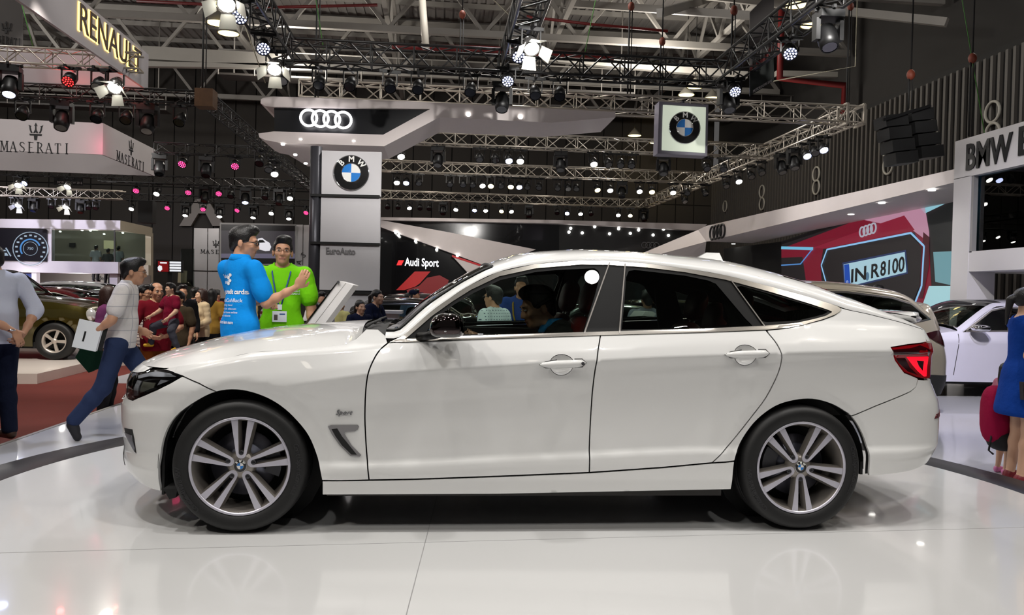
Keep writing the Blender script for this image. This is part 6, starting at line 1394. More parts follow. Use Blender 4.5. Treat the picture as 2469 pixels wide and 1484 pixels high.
def person(label, loc, rz, H=1.68, pose=None, head=(0, 0, 0), shirt=None, sleeve=.85, hem=.86, pants=None, pants_len=1.0, shoes=None, hair='short', hairmat=None, skin=None, fem=False, belly=0., vox=.010, glasses=None, curlR=.4, curlL=.4, face=True, collar=None, skirt=None, fat=1.0, group=None, detail=True, name='person', wide=1.0, hdR=None, hdL=None):
    s = H/1.70; J = {k: (None if v is None else np.array(v, float)) for k, v in SK.items()}
    if pose:
        for k, v in pose.items(): J[k] = np.array(v, float)
    skin = skin or m_skin; hairmat = hairmat or m_hair; G = fat
    pts = np.array([v for v in J.values() if v is not None]); lo = pts.min(0)-.22; hi = pts.max(0)+.22; lo[2] = min(lo[2], -.005)
    Rh = rotm(*head)
    def torso(v, inf, k):
        pe, wa, ch, ne = J['pelvis'], J['waist'], J['chest'], J['neck']
        up = ne-pe; up /= np.linalg.norm(up); ac = J['sL']-J['sR']; ac -= up*(ac@up); ac /= np.linalg.norm(ac); fw = np.cross(up, ac); R = np.stack([ac, fw, up], 1)
        w = .93 if fem else 1.
        v.ell(ch, (.155*G*wide*w+inf, .098*G+inf, .175+inf), R, k); v.ell(wa, (.138*G*wide*w+belly*.3+inf, .098*G+belly+inf, .17+inf), R, k)
        v.ell(pe, ((.168 if fem else .158)*G+inf, .108*G+inf, .135+inf), R, k)
        v.cap(J['sR']*.90+ch*.10, J['sL']*.90+ch*.10, .048*G+inf, None, k); v.ell(ne+(ch-ne)*.22, (.12*wide+inf, .07*G+inf, .085+inf), R, k)
        if fem:
            for sg in (-1, 1): v.ell(ch+ac*sg*.07-fw*(-.0)+R@np.array([0, -.07, -.01]), (.058+inf, .055+inf, .06+inf), R, .03)
    def arm(v, S, inf, t0, t1, k=.03):
        a, e, w = J['s'+S], J['e'+S], J['w'+S]; q = .92 if fem else 1.; L1 = np.linalg.norm(e-a); L2 = np.linalg.norm(w-e); T = L1+L2
        P = lambda t: a+(e-a)*min(1, t*T/L1) if t*T <= L1 else e+(w-e)*((t*T-L1)/L2)
        rad = lambda t: float(np.interp(t, [0, .12, .3, .5, .62, .8, 1], [.050, .048, .043, .036, .037, .030, .024]))*q*(.5+.5*G)
        ts = np.linspace(t0, t1, 7)
        ts = sorted(set(list(ts)+[float(np.clip(L1/T, t0, t1))]))
        for x, y in zip(ts[:-1], ts[1:]): v.cap(P(x), P(y), rad(x)+inf, rad(y)+inf, k)
    def leg(v, S, inf, t1=1.0, k=.03, loose=0.):
        h, kn, an = J['h'+S], J['k'+S], J['a'+S]
        for (p, q, r0, r1) in ((h, kn, .082*G, .056), (kn, kn+(an-kn)*.35, .054, .052), (kn+(an-kn)*.35, an, .052, .036)):
            if t1 < 1:
                L = np.linalg.norm(kn-h)+np.linalg.norm(an-kn)
            v.cap(p, q, r0+inf+loose*.3, r1+inf+loose*(1 if q is an else .5), k)
    def hand(v, S, curl, hd):
        e, w = J['e'+S], J['w'+S]; d = (w-e); d /= np.linalg.norm(d)
        if hd is not None: d = np.array(hd[0], float); d /= np.linalg.norm(d)
        n = np.array(hd[1], float) if hd is not None else np.array([1., 0, 0])*(1 if S == 'R' else -1)
        n = n-d*(n@d); n /= np.linalg.norm(n)+1e-9; x = np.cross(n, d)*(1 if S == 'R' else -1)    # x towards the thumb side
        kk = .92 if fem else 1.
        c = w+d*.045*kk; R = np.stack([x, n, d], 1); v.ell(c, (.040*kk, .017*kk, .052*kk), R, .012)
        for i, (off, Lf) in enumerate(((.030, .068), (.010, .078), (-.011, .072), (-.030, .055))):
            p = w+d*.082*kk+x*off*kk; a = .25+curl*.75*(1+.08*i); dirv = d
            for seg, fr in enumerate((.45, .32, .26)):
                ang = a*(seg+.6)*.9; dv = d*cos(ang)+n*sin(ang); q = p+dv*Lf*fr*kk*1.05; v.cap(p, q, (.0090-.0008*seg)*kk, (.0084-.0008*seg)*kk, .004); p = q
        p = w+d*.02*kk+x*.034*kk; q = p+(d*.55+x*.65+n*.35)*.040*kk; v.cap(p, q, .0125*kk, .0105*kk, .010); v.cap(q, q+(d*.85+x*.1+n*(.3+.4*curl))*.034*kk, .0105*kk, .0085*kk, .005)
    def hd_(p): return J['head']+Rh@np.array(p, float)
    # body
    v = Vol(lo, hi, vox/s); torso(v, 0, .05); v.cap(J['neck']-np.array([0, 0, .03]), hd_((0, .018, -.06)), .055 if not fem else .046, .052 if not fem else .044, .025)
    for S in 'RL': arm(v, S, 0, 0, 1); hand(v, S, curlR if S == 'R' else curlL, hdR if S == 'R' else hdL); leg(v, S, 0)
    for S in 'RL':
        a = J['a'+S]; t = J['t'+S] if J['t'+S] is not None else a+np.array([(.03 if S == 'L' else -.03), -.17, -.055]); J['t'+S] = t; v.cap(a-np.array([0, -.02, .03]), t, .036, .026, .02)
    q = .96 if fem else 1.
    v.ell(hd_((0, .014, .035)), (.074*q, .094*q, .083), Rh, .02); v.ell(hd_((0, -.028, -.025)), (.060*q, .066*q, .084), Rh, .02); v.ell(hd_((0, -.056, -.088)), (.032*q, .030, .026), Rh, .025)
    if detail:
        for sg in (-1, 1):
            v.ell(hd_((sg*.032, -.099, .006)), (.018, .012, .011), Rh, .010, sub=True); v.ell(hd_((sg*.042, -.066, -.022)), (.022, .020, .020), Rh, .015); v.ell(hd_((sg*.077*q, .014, -.012)), (.011, .021, .031), Rh, .006)
        v.cap(hd_((0, -.091, .008)), hd_((0, -.104, -.028)), .008, .013, .010); v.cap(hd_((-.014, -.094, -.032)), hd_((.014, -.094, -.032)), .009, None, .008)
        v.cap(hd_((-.018, -.086, -.062)), hd_((.018, -.086, -.062)), .009, None, .006); v.cap(hd_((-.036, -.083, .026)), hd_((.036, -.083, .026)), .011, None, .014)
    lipc = hd_((0, -.094, -.062)); iR = Rh.T
    def mi(c):
        p = (c-J['head'])@Rh; return ((abs(p[:, 0]) < .024) & (p[:, 1] < -.082) & (abs(p[:, 2]+.062) < .0085-.12*abs(p[:, 0]))).astype(int) if detail else np.zeros(len(c), int)
    root = v.build(name, [skin, m_lip], None, mi); root.scale = (s, s, s); root.location = loc; root.rotation_euler = (0, 0, rz)
    tag(root, label, 'person', group)
    if detail and face:
        f = MB()
        for sg in (-1, 1):
            e = MB(); c = hd_((sg*.031, -.0845, .006)); e.ell(c, (.0125, .0125, .0056), 10, 8, 0, Matrix(Rh.tolist())); e.build('eye', M('eye_white', (196, 190, 184), .25), root)
            e = MB(); c = hd_((sg*.031, -.0925, .006)); e.ell(c, (.0058, .0050, .0052), 8, 6); e.build('iris', m_eye, root)
            e = MB(); e.tube([hd_((sg*.016, -.0945, .024)), hd_((sg*.032, -.0955, .0285)), hd_((sg*.048, -.085, .024))], [.0022, .0034, .0016], 6); e.build('eyebrow', hairmat, root)
    # hair
    hv = Vol(J['head']-.34 if hair in ('long', 'tail') else J['head']-.16, J['head']+.17, (vox*.8)/s)
    if hair != 'none':
        hv.ell(hd_((0, .020, .043)), (.083*q, .104*q, .090), Rh, .01)
        if hair == 'short': hv.ell(hd_((.008, -.030, .106)), (.066, .066, .040), Rh, .02); hv.ell(hd_((0, .075, -.02)), (.056, .036, .06), Rh, .02)
        if hair == 'bald': hv.ell(hd_((0, -.03, .10)), (.066, .085, .05), Rh, .015, sub=True)
        if hair == 'long':
            hv.ell(hd_((0, .07, -.06)), (.085, .055, .15), Rh, .03); hv.ell(hd_((0, .085, -.17)), (.075, .045, .13), Rh, .03)
            for sg in (-1, 1): hv.ell(hd_((sg*.07, .01, -.05)), (.025, .05, .10), Rh, .02)
        if hair == 'tail':
            hv.ell(hd_((0, .115, .03)), (.030, .035, .030), Rh, .02); hv.cap(hd_((0, .14, .01)), hd_((0, .155, -.20)), .034, .014, .02)
        hv.box(hd_((0, -.118, -.030)), (.11, .072, .094), Rh, .03, .012, sub=True)
        for sg in (-1, 1): hv.box(hd_((sg*.085, -.045, -.075)), (.05, .055, .07 if hair != 'long' else .02), Rh, .02, .010, sub=True)
        hv.ell(hd_((0, -.03, -.03)), (.057*q, .063*q, .080), Rh, .004, sub=True)
        hv.build('hair', hairmat, root)
    if glasses:
        f = MB(); z0 = .004
        for sg in (-1, 1):
            f.tube([hd_((sg*(.033+.025*cos(a)*(1.0)), -.104+.012*abs(sg*(.033+.025*cos(a)))/.06*.6, z0+.016*sin(a))) for a in [2*pi*k/14 for k in range(14)]], .0013 if glasses == 'thin' else .0026, 5, closed=True)
            f.tube([hd_((sg*.058, -.097, z0+.004)), hd_((sg*.076, -.06, z0+.006)), hd_((sg*.080, .012, z0+.004))], .0018 if glasses == 'thin' else .003, 5)
        f.tube([hd_((-.010, -.106, z0+.003)), hd_((.010, -.106, z0+.003))], .002, 5); f.build('glasses', M('glasses_dark', (20, 18, 18), .3) if glasses != 'thin' else M('glasses_metal', (90, 80, 74), .25, metal=.8), root)
    # clothes
    if shirt is not None:
        c = Vol(lo, hi, (vox*1.05)/s); torso(c, .012, .05)
        if hem < .84:
            for S in 'RL': c.cap(J['h'+S]+np.array([0, 0, .05]), J['h'+S]+(J['k'+S]-J['h'+S])*.45, .080*G+.012, .076*G+.012, .06)
        if sleeve > 0:
            for S in 'RL': arm(c, S, .011+(.004 if sleeve < .6 else .002), 0, sleeve); arm(c, S, .011+(.008 if sleeve < .6 else .002), sleeve*.6, sleeve)
        pe, wa = J['pelvis'], J['waist']
        c.cap(wa, (pe[0], pe[1], hem), .125*G*wide+belly*.5, .135*G+belly*.3, .06)
        up = J['neck']-J['pelvis']; up /= np.linalg.norm(up); c.cut(pe+np.array([0, 0, hem-pe[2]]), -up if abs(up[2]) < .9 else (0, 0, -1))
        c.cap(J['neck']+np.array([0, -.02, -.005]), J['neck']+np.array([0, -.02, .12]), .060, .075, .008, sub=True)
        c.build('shirt', shirt, root)
        if collar:
            k = MB(); n = J['neck']; r = .066; V = []
            for i in range(21):
                a = radians(-70)+radians(320)*i/20-radians(0)
                a = pi/2+radians(160)*(i/10-1); ca, sa = cos(a), sin(a); fz = -.030 if sa < -.4 else 0.
                for rr, zz in ((r-.004, .052), (r+.004, .056), (r+.020, .020), (r+.015, .010)): V.append((n[0]+rr*1.08*ca, n[1]-.012+rr*sa*1.0, n[2]+zz-.012*(sa < 0)*abs(sa)+fz))
            k.add(V, [(i*4+j, i*4+j+1, i*4+5+j, i*4+4+j) for i in range(20) for j in range(3)], 0, True); k.build('collar', collar, root)
    if pants is not None:
        c = Vol(lo, hi, (vox*1.1)/s); pe = J['pelvis']
        up = J['neck']-J['pelvis']; up /= np.linalg.norm(up); ac = J['sL']-J['sR']; ac -= up*(ac@up); ac /= np.linalg.norm(ac); fw = np.cross(up, ac); R = np.stack([ac, fw, up], 1)
        c.ell(pe, ((.168 if fem else .158)*G+.011, .108*G+.011+belly*.4, .13), R, .04)
        for S in 'RL': leg(c, S, .011, 1.0, .035, .016 if pants_len >= 1 else .01)
        c.cut(pe+up*.085, up)
        if pants_len < 1:
            zc = J['kR'][2]*.5+.45*(1-pants_len); 
            c.cut((0, 0, pants_len), (0, 0, -1))
        else: c.cut((0, 0, min(J['aR'][2], J['aL'][2])-.035), (0, 0, -1))
        c.build('trousers' if pants_len >= 1 else 'shorts', pants, root)
    if skirt is not None:
        m, z0, w0, w1 = skirt; c = Vol(lo, hi, (vox*1.1)/s); pe = J['pelvis']; torso(c, .014, .05)
        for i in range(8):
            t0, t1 = i/8, (i+1)/8; za, zb = pe[2]+.1-(pe[2]+.1-z0)*t0, pe[2]+.1-(pe[2]+.1-z0)*t1
            c.ell((0, 0, (za+zb)/2), (w0+(w1-w0)*t1, (w0+(w1-w0)*t1)*.72, .10), None, .05)
        c.cut((0, 0, z0), (0, 0, -1)); c.cap(J['neck']+np.array([0, -.02, -.02]), J['neck']+np.array([0, -.02, .12]), .085, .09, .01, sub=True)
        for S, sg in (('R', -1), ('L', 1)): c.ell(J['s'+S]+np.array([sg*.04, 0, .01]), (.058, .09, .10), None, .01, sub=True)
        c.build('dress', m, root)
    if shoes is not None:
        for S in 'RL':
            a, t = J['a'+S], J['t'+S]; c = Vol(np.minimum(a, t)-.12, np.maximum(a, t)+.12, (vox*.8)/s); hl = a+np.array([0, .02, -.045]); c.cap(hl, t, .042, .036, .02); c.cap(a+np.array([0, .01, -.02]), (a+t)/2+np.array([0, 0, -.01]), .042, .036, .02)
            c.cut((0, 0, a[2]+.012), (0, 0, 1)); c.build('shoe', shoes, root)
    return root
# ---------------------------------------------------------------- the people
def spot_at(px, ytop, Y, fz): p = at(px, ytop, Y); return (p.x, Y, fz), p.z-fz
def on_cloth(root, body, size, x, z, mat, bold=0., back=True, shear=0., align='LEFT', nm='shirt_print', width=None):
    """print lettering on to the back (or front) of the shirt"""
    from mathutils.bvhtree import BVHTree
    sh = [c for c in root.children if c.name.startswith('shirt') and 'print' not in c.name][0]; me = sh.data
    bt = BVHTree.FromPolygons([v.co for v in me.vertices], [tuple(p.vertices) for p in me.polygons])
    t = text_mesh(body, size, 0.0, bold, align=align, shear=shear) if isinstance(body, str) else body
    sg = -1 if back else 1; xs = [v.co.x for v in t.vertices]; k = width/(max(xs)-min(xs)) if width else 1.
    for v in t.vertices:
        X = x+sg*v.co.x*k; Z = z+v.co.y; h = bt.ray_cast(Vector((X, .6*(1 if back else -1), Z)), Vector((0, -1 if back else 1, 0)))
        y = h[0].y if h[0] is not None else 0; v.co = (X, y+(.004 if back else -.004), Z)
    t.materials.clear(); t.materials.append(mat); o = link(nm, t, root); return o
m_print = M('white_print', (240, 244, 248), .7)
m_blue_polo = cloth('blue_polo', (12, 138, 224)); m_green_polo = cloth('green_polo', (122, 214, 24)); m_jeans = cloth('blue_jeans', (34, 48, 80)); m_dkjeans = cloth('dark_jeans', (20, 26, 46)); m_dark_tr = cloth('dark_trousers', (26, 25, 28)); m_leather = M('brown_leather', (64, 40, 28), .5); m_shoe_d = M('dark_shoe', (28, 28, 34), .7)
loc, H = spot_at(583, 546, 6.2, .16)
blue = person('man in a blue polo shirt printed with white lettering, arm raised', loc, radians(142), H, dict(sR=(-.165, .01, 1.385), sL=(.165, .01, 1.385), eR=(-.235, -.05, 1.12), wR=(-.44, -.16, 1.25), eL=(.17, -.13, 1.12), wL=(-.08, -.19, 1.13), head=(-.01, -.02, 1.575)), (radians(-50), .12, 0), m_blue_polo, .40, .72, m_dkjeans, 1.0, m_shoe_d, 'short', glasses='thick', collar=m_blue_polo, vox=.008, curlR=.35, curlL=.9, hdR=((-.5, -.3, .9), (.8, -.5, .2)), hdL=((-.95, .35, .0), (0, .3, -1)), skin=m_skin, fat=.84, wide=.9)
for body, sz, z, bd, w in (('Standard', .040, 1.315, .0006, .10), ('Chartered', .040, 1.272, .0006, .105), ('using credit cards', .050, 1.20, .0014, .25), ('LimitlessCashBack', .040, 1.135, 0, .23), ('shopping  dining  travel', .022, 1.10, 0, .17), ('groceries  fuel  telecom', .022, 1.072, 0, .20), ('everyday purchases online', .022, 1.045, 0, .21), ('instant rebate', .022, 1.02, 0, .16), ('Ask us to learn more', .034, .97, .0008, .19)):
    on_cloth(blue, body, sz, .130, z, m_print, bd, width=w)
f = bmesh.new()
for k in range(5):
    a = [(.0, .0), (.030, .012), (.036, .032), (.012, .030)][k % 4]
for cx, cy in ((0, 0), (.016, .022), (-.002, .044), (.018, .064)):
    vs_ = [f.verts.new((cx+.017*cos(2*pi*i/10), cy+.013*sin(2*pi*i/10), 0)) for i in range(10)]; f.faces.new(vs_)
bm_ = bpy.data.meshes.new('shirt_logo'); f.to_mesh(bm_); f.free(); on_cloth(blue, bm_, 1, .018, 1.262, m_print, nm='shirt_logo')
loc, H = spot_at(683, 573, 6.75, .16)
green = person('man in a bright green polo shirt with lanyard and name badge', loc, radians(4), H, dict(eR=(-.245, .02, 1.11), wR=(-.20, -.16, .98), eL=(.24, .03, 1.10), wL=(.25, .0, .86)), (radians(6), -.05, radians(2)), m_green_polo, .42, .80, m_dark_tr, 1.0, m_shoe_d, 'short', glasses='thin', collar=m_green_polo, vox=.008, skin=m_skin)
ln = MB(); m_lan = M('lanyard_blue', (40, 80, 150), .6)
for s in (-1, 1): ln.tube([(s*.07, .02, 1.47), (s*.075, -.085, 1.40), (s*.045, -.128, 1.26), (s*.012, -.136, 1.13)], .006, 6)
ln.build('lanyard', m_lan, green)
f = MB(); f.box((-.018, -.150, 1.085), (.018, -.138, 1.13)); f.build('badge_clip', m_print, green); f = MB(); f.box((-.058, -.152, .985), (.058, -.147, 1.075)); bd = f.build('name_badge', m_print, green)
f = MB(); f.box((-.045, -.1535, 1.0), (-.015, -.152, 1.045)); f.build('badge_photo', M('badge_photo', (90, 80, 76), .6), bd); f = MB(); f.box((.0, -.1535, 1.045), (.045, -.152, 1.055)); f.build('badge_text', m_lan, bd)
on_cloth(green, 'Standard', .026, .075, 1.245, m_print, .0004, back=False, width=.075); on_cloth(green, 'Chartered', .026, .075, 1.222, m_print, .0004, back=False, width=.075)
# walking man with papers
q = atz(212, 1060, 0); Yw = q.y
walk = person('man in a white checked short-sleeved shirt and jeans walking with papers under his arm', (at(292, 800, Yw+.1).x, Yw+.1, 0), radians(104), 1.66, dict(pelvis=(0, .02, .90), waist=(0, .0, 1.07), chest=(0, -.03, 1.25), neck=(0, -.05, 1.41), head=(0, -.10, 1.545), sR=(-.18, -.03, 1.375), sL=(.18, -.05, 1.375), eR=(-.245, .05, 1.10), wR=(-.20, .22, .97), eL=(.23, .05, 1.11), wL=(.20, -.14, 1.0), hR=(-.09, .02, .87), kR=(-.10, .13, .48), aR=(-.10, .36, .19), tR=(-.11, .33, .035), hL=(.09, 0, .87), kL=(.10, -.24, .51), aL=(.10, -.40, .10)), (0, .08, 0), pattern('white_check', (228, 222, 220), (190, 186, 190), 'checks', 9), .40, .84, cloth('mid_jeans', (44, 56, 88)), 1.0, m_shoe_d, 'short', glasses='thin', collar=cloth('white_cotton', (226, 222, 222)), vox=.009, belly=.02, hdR=((0, .9, -.3), (1, 0, .2)), curlR=.8)
pp = thing('paper_folder', 'sheaf of white leaflets held by the walking man', 'paper', (0, 0, 0)); pw_ = wm(walk) @ Vector((-.235, .24, .965)); pp.location = pw_; pp.rotation_euler = (0, radians(13), radians(104-90))
for k, (w, h, m_) in enumerate(((.19, .25, m_print), (.17, .24, M('leaflet_grey', (206, 206, 210), .7)), (.20, .22, m_black))):
    f = MB(); f.box((-w/2+.02*k, -.012+.008*k, -h/2), (w/2+.02*k, -.007+.008*k, h/2)); f.build('leaflet', m_, pp)
f = MB(); f.box((-.03, -.014, -.06), (-.015, -.0125, .03)); f.build('leaflet_print', m_black, pp)
gb = thing('green_bag', 'dark green bag hanging behind the walking man', 'bag', at(214, 858, Yw+.32)); f = MB(); f.prism([(-.05, 0, .12), (.10, 0, .06), (.12, 0, -.10), (.0, 0, -.16), (-.12, 0, -.02)], (0, .06, 0)); f.build('bag_body', cloth('dark_green', (14, 44, 30)), gb); f = MB(); f.tube([(.0, .03, .08), (.10, .03, .28), (.12, .03, .06)], .006, 6); f.build('bag_strap', m_black, gb)
# man at the left edge, hands behind his back
loc = at(4, 800, 7.3); left = person('man in a pale blue shirt with hands clasped behind his back at the left edge', (loc.x-.06, 7.35, 0), radians(-118), 1.72, dict(neck=(0, -.03, 1.42), head=(0, -.09, 1.56), eR=(-.27, .11, 1.13), wR=(-.08, .22, .93), eL=(.27, .12, 1.12), wL=(.02, .25, .95)), (0, .25, 0), cloth('pale_blue_shirt', (206, 210, 226)), .60, .84, m_dkjeans, 1.0, m_leather, 'short', collar=cloth('pale_blue_shirt', (196, 206, 226)), vox=.009, belly=.02, hdR=((.7, .15, -.5), (0, -.6, .2)), hdL=((-.3, .2, -.8), (0, -1, .2)), curlR=.6, curlL=.4)
f = MB(); f.tube([(.04+.034*cos(a), .235+.030*sin(a), .965) for a in [2*pi*k/14 for k in range(14)]], .008, 6, closed=True); f.build('wrist_watch', m_bright, left)
# woman in blue dress with clutch, child behind her
q = atz(2452, 1166, 0); bd_ = person('woman in a sleeveless royal blue dress with a ponytail holding a dark clutch', (at(2466, 900, q.y).x, q.y, 0), radians(76), 1.53, dict(eR=(-.235, .06, 1.12), wR=(-.24, -.05, .90), eL=(.22, -.05, 1.12), wL=(.16, -.22, .98)), (radians(4), .08, 0), None, 0, .8, None, 1, M('sandal_red', (120, 30, 40), .5), 'tail', fem=True, vox=.009, skin=m_skin2, skirt=(cloth('royal_blue', (16, 62, 150)), .60, .17, .27), hdR=((-.1, -.55, -.8), (1, 0, 0)), curlR=.7)
ck = thing('clutch_bag', 'dark woven clutch bag in the hand of the woman in blue', 'bag', tuple(wm(bd_) @ Vector((-.245, -.05, .84))), radians(-8)); f = MB(); f.prism([(-.16, -.02, .06), (.12, -.02, .05), (.13, -.02, -.08), (-.15, -.02, -.075)], (0, .045, 0)); f.build('bag_body', M('woven_dark', (40, 30, 34), .5, noise=(60, .5)), ck); f = MB(); f.prism([(-.162, -.026, .062), (.122, -.026, .052), (.11, -.026, -.015), (-.15, -.026, -.005)], (0, .006, 0)); f.build('flap', M('woven_dark'), ck)
kid = person('small child with pink sandals behind the woman in blue', (at(2428, 1000, q.y+.32).x, q.y+.34, 0), radians(84), .92, {}, (0, 0, 0), cloth('pink_top', (190, 120, 140)), .3, .84, None, 1, M('pink_sandal', (226, 130, 180), .5), 'long', fem=True, vox=.014, skin=m_skin2, detail=False, skirt=(cloth('pink_top', (190, 120, 140)), .62, .17, .22))
bp = thing('backpack', 'crimson and black children\'s backpack behind the woman in blue', 'backpack', (at(2402, 1010, q.y+.25).x, q.y+.25, .36)); VV, Fc = sup((0, 0, .14), (.10, .12, .24), .7, 16, 12); mesh_obj('pack_body', VV, Fc, cloth('crimson', (150, 16, 60)), bp, True); VV, Fc = sup((.05, -.02, -.06), (.11, .12, .09), .8, 16, 12); mesh_obj('pack_base', VV, Fc, m_black, bp, True); f = MB(); f.tube([(-.07, -.05, .0), (-.10, -.06, -.14), (-.06, -.06, -.17)], .008, 6); f.build('strap', m_black, bp)
# father and child
loc, H = spot_at(378, 681, 10.3, -.18)
dad = person('man in a maroon polo shirt carrying a small boy', loc, radians(28), H, dict(eR=(-.29, -.06, 1.12), wR=(-.10, -.27, 1.0), eL=(.29, -.06, 1.12), wL=(.12, -.28, 1.02)), (radians(14), .05, 0), cloth('maroon', (112, 16, 32)), .40, .80, cloth('rust_trousers', (130, 66, 24)), 1.0, m_leather, 'bald', vox=.011, collar=cloth('cream_collar', (206, 190, 140)), hdR=((.8, -.3, -.2), (0, .6, .6)), hdL=((-.8, -.3, -.2), (0, .6, .6)), curlR=.7, curlL=.7, belly=.02)
loc2 = at(412, 760, 9.98)
boy = person('small boy in a maroon shirt sitting on the arm of his father', (loc2.x, 9.98, .43), radians(-40), .98, dict(hR=(-.12, 0, .90), kR=(-.38, -.16, .80), aR=(-.52, -.12, .45), hL=(.12, 0, .90), kL=(.30, -.18, .74), aL=(.40, -.10, .40), eR=(-.24, -.10, 1.14), wR=(-.34, -.26, 1.02), eL=(.26, -.05, 1.14), wL=(.24, -.22, 1.0), tR=(-.55, -.24, .40), tL=(.43, -.22, .35), head=(0, -.02, 1.60)), (radians(-8), 0, 0), cloth('boy_maroon', (116, 14, 44)), .35, .84, cloth('grey_trousers', (62, 62, 72)), 1.0, M('yellow_sandal', (210, 160, 20), .5), 'short', vox=.010, skin=m_skin2, fat=1.1)
def bg(label, px, ytop, Y, fz, rz, shirt, hair='short', sleeve=.4, pants=None, fem=False, skirt=None, vox=.016, grp=None, pose=None, H=None, **k):
    loc, h = spot_at(px, ytop, Y, fz); h = H or h
    return person(label, loc if H is None else (loc[0], loc[1], at(px, ytop, Y).z-H), radians(rz), h, pose, k.pop('head', (0, 0, 0)), shirt, sleeve, k.pop('hem', .82), pants or m_dark_tr, k.pop('pants_len', 1.0), k.pop('shoes', m_shoe_d), hair, fem=fem, vox=vox, group=grp, face=False, **k)
m_wh, m_bk2, m_gy, m_nv = cloth('white_cotton', (226, 222, 222)), cloth('black_cotton', (24, 24, 27)), cloth('grey_cotton', (110, 106, 102)), cloth('navy_cotton', (24, 30, 54))
bg('woman with long dark hair and a purple top behind the walking man', 262, 690, 9.5, -.18, 95, cloth('purple_top', (104, 50, 92)), 'long', .5, None, True, hairmat=m_hair_br, skirt=(pattern('houndstooth', (120, 112, 104), (40, 36, 34), 'checks', 30), .30, .16, .20))
bg('man in glasses and a striped white polo shirt', 348, 688, 10.9, -.18, 70, pattern('white_stripe', (206, 196, 190), (90, 70, 80), 'stripes', 22), glasses='thick', vox=.013)
bg('woman in a cream jumper and black shorts with a shoulder bag', 487, 697, 13.6, -.18, -52, cloth('cream_knit', (206, 184, 150)), 'long', .9, m_bk2, True, pants_len=.66, hairmat=m_hair_br, pose=dict(wL=(.16, -.18, 1.0)), vox=.013, skin=m_skin2)
bg('man in a dark brown shirt behind the small boy', 432, 703, 11.6, -.18, -20, cloth('olive_shirt', (70, 60, 46)))
bg('man with dark hair and a dark jacket behind the father', 440, 688, 13.0, -.18, 30, m_bk2, sleeve=.9)
bg('person in a navy top at the left of the cream jumper', 470, 694, 15.2, -.18, 160, m_nv)
bg('person in a mustard top at the right of the cream jumper', 512, 697, 14.6, -.18, 175, cloth('mustard', (150, 116, 50)), 'long', fem=True)
bg('person in a red top close to the blue-shirted man', 521, 700, 16.5, -.18, 150, cloth('red_top', (150, 40, 50)))
bg('man in a pale shirt far behind the father', 408, 700, 17.5, -.18, 20, m_gy)
bg('man with a backpack in front of the blue stand panel', 42, 691, 26, -.18, 170, m_wh)
bg('woman in a striped red top between the two uniformed men', 654, 690, 8.7, -.18, -60, pattern('red_stripe', (200, 190, 190), (110, 20, 40), 'bands', 16), 'long', fem=True)
# people between the pylon and the windscreen
bg('young man with a backpack beside the pylon', 772, 706, 12.2, -.18, 40, m_wh)
bg('dark-haired person looking down behind the slanted stand', 762, 731, 9.2, -.18, 10, m_bk2, head=(0, .5, 0))
bg('person in a pale yellow shirt behind the slanted stand', 820, 722, 13.8, -.18, 150, cloth('pale_yellow', (200, 196, 130)))
bg('person in a checked shirt at the black saloon', 831, 715, 17.5, -.18, -30, pattern('brown_check', (170, 130, 110), (220, 200, 190), 'checks', 20))
bg('man in a brown shirt standing further back near the pylon', 842, 713, 17.7, -.18, 175, cloth('brown_shirt', (84, 72, 60)))
bg('woman in a dark jacket leaning on the reception counter', 893, 695, 12.4, -.18, 62, m_nv, 'tail', .95, None, True, vox=.012, skin=m_skin2, pose=dict(neck=(0, -.08, 1.41), head=(0, -.14, 1.55), chest=(0, -.05, 1.26), sR=(-.18, -.07, 1.38), sL=(.18, -.07, 1.38), eR=(-.22, -.16, 1.14), wR=(-.12, -.36, 1.05), eL=(.22, -.16, 1.14), wL=(.10, -.36, 1.05)))
bg('woman in a dark jacket and white blouse sitting at the reception counter', 868, 724, 11.7, -.18, 40, m_nv, 'tail', .95, None, True, vox=.012, skin=m_skin2)
for px, yt, Y, nm in ((985, 707, 17.4, 'security man in a light blue shirt beside the man in a cap'), ):
    bg(nm, px, yt, Y, -.18, 60, cloth('light_blue', (140, 160, 206)))
cp = bg('man in a light blue shirt and a navy cap at the dark estate car', 1000, 699, 16.9, -.18, 70, cloth('light_blue'), sleeve=.45)
f = MB(); f.ell((0, .02, 1.635), (.098, .118, .075), 14, 8); f.prism([(-.06, -.08, 1.64), (.06, -.08, 1.64), (.05, -.19, 1.625), (-.05, -.19, 1.625)], (0, 0, .012)); f.build('cap', m_nv, cp)
# seen through the car's windows
bm2 = bg('man in a blue shirt with a yellow camera strap seen through the front side window', 1258, 668, 8.75, 0, -14, cloth('denim_blue', (54, 84, 160)), sleeve=.5, vox=.010, pose=dict(eR=(-.26, -.06, 1.13), wR=(-.08, -.27, 1.08), eL=(.26, -.06, 1.13), wL=(.08, -.27, 1.08)), collar=cloth('denim_blue'))
f = MB(); f.tube([(-.075, .02, 1.47), (-.085, -.09, 1.38), (-.07, -.13, 1.25), (-.03, -.16, 1.13)], .010, 6); f.build('camera_strap', M('strap_yellow', (170, 140, 20), .6), bm2)
f = MB(); f.box((-.07, -.25, 1.06), (.07, -.17, 1.15)); f.build('camera', m_black, bm2)
bg('man in glasses and a white dotted shirt seen through the front side window', 1192, 691, 7.5, 0, -130, pattern('dotted', (206, 222, 226), (60, 80, 100), 'dots', 30), sleeve=.4, vox=.011, glasses='thick')
bg('man in a pale blue shirt seen from behind through the rear side window', 1562, 702, 9.0, 0, 176, cloth('pale_blue_shirt'), vox=.012)
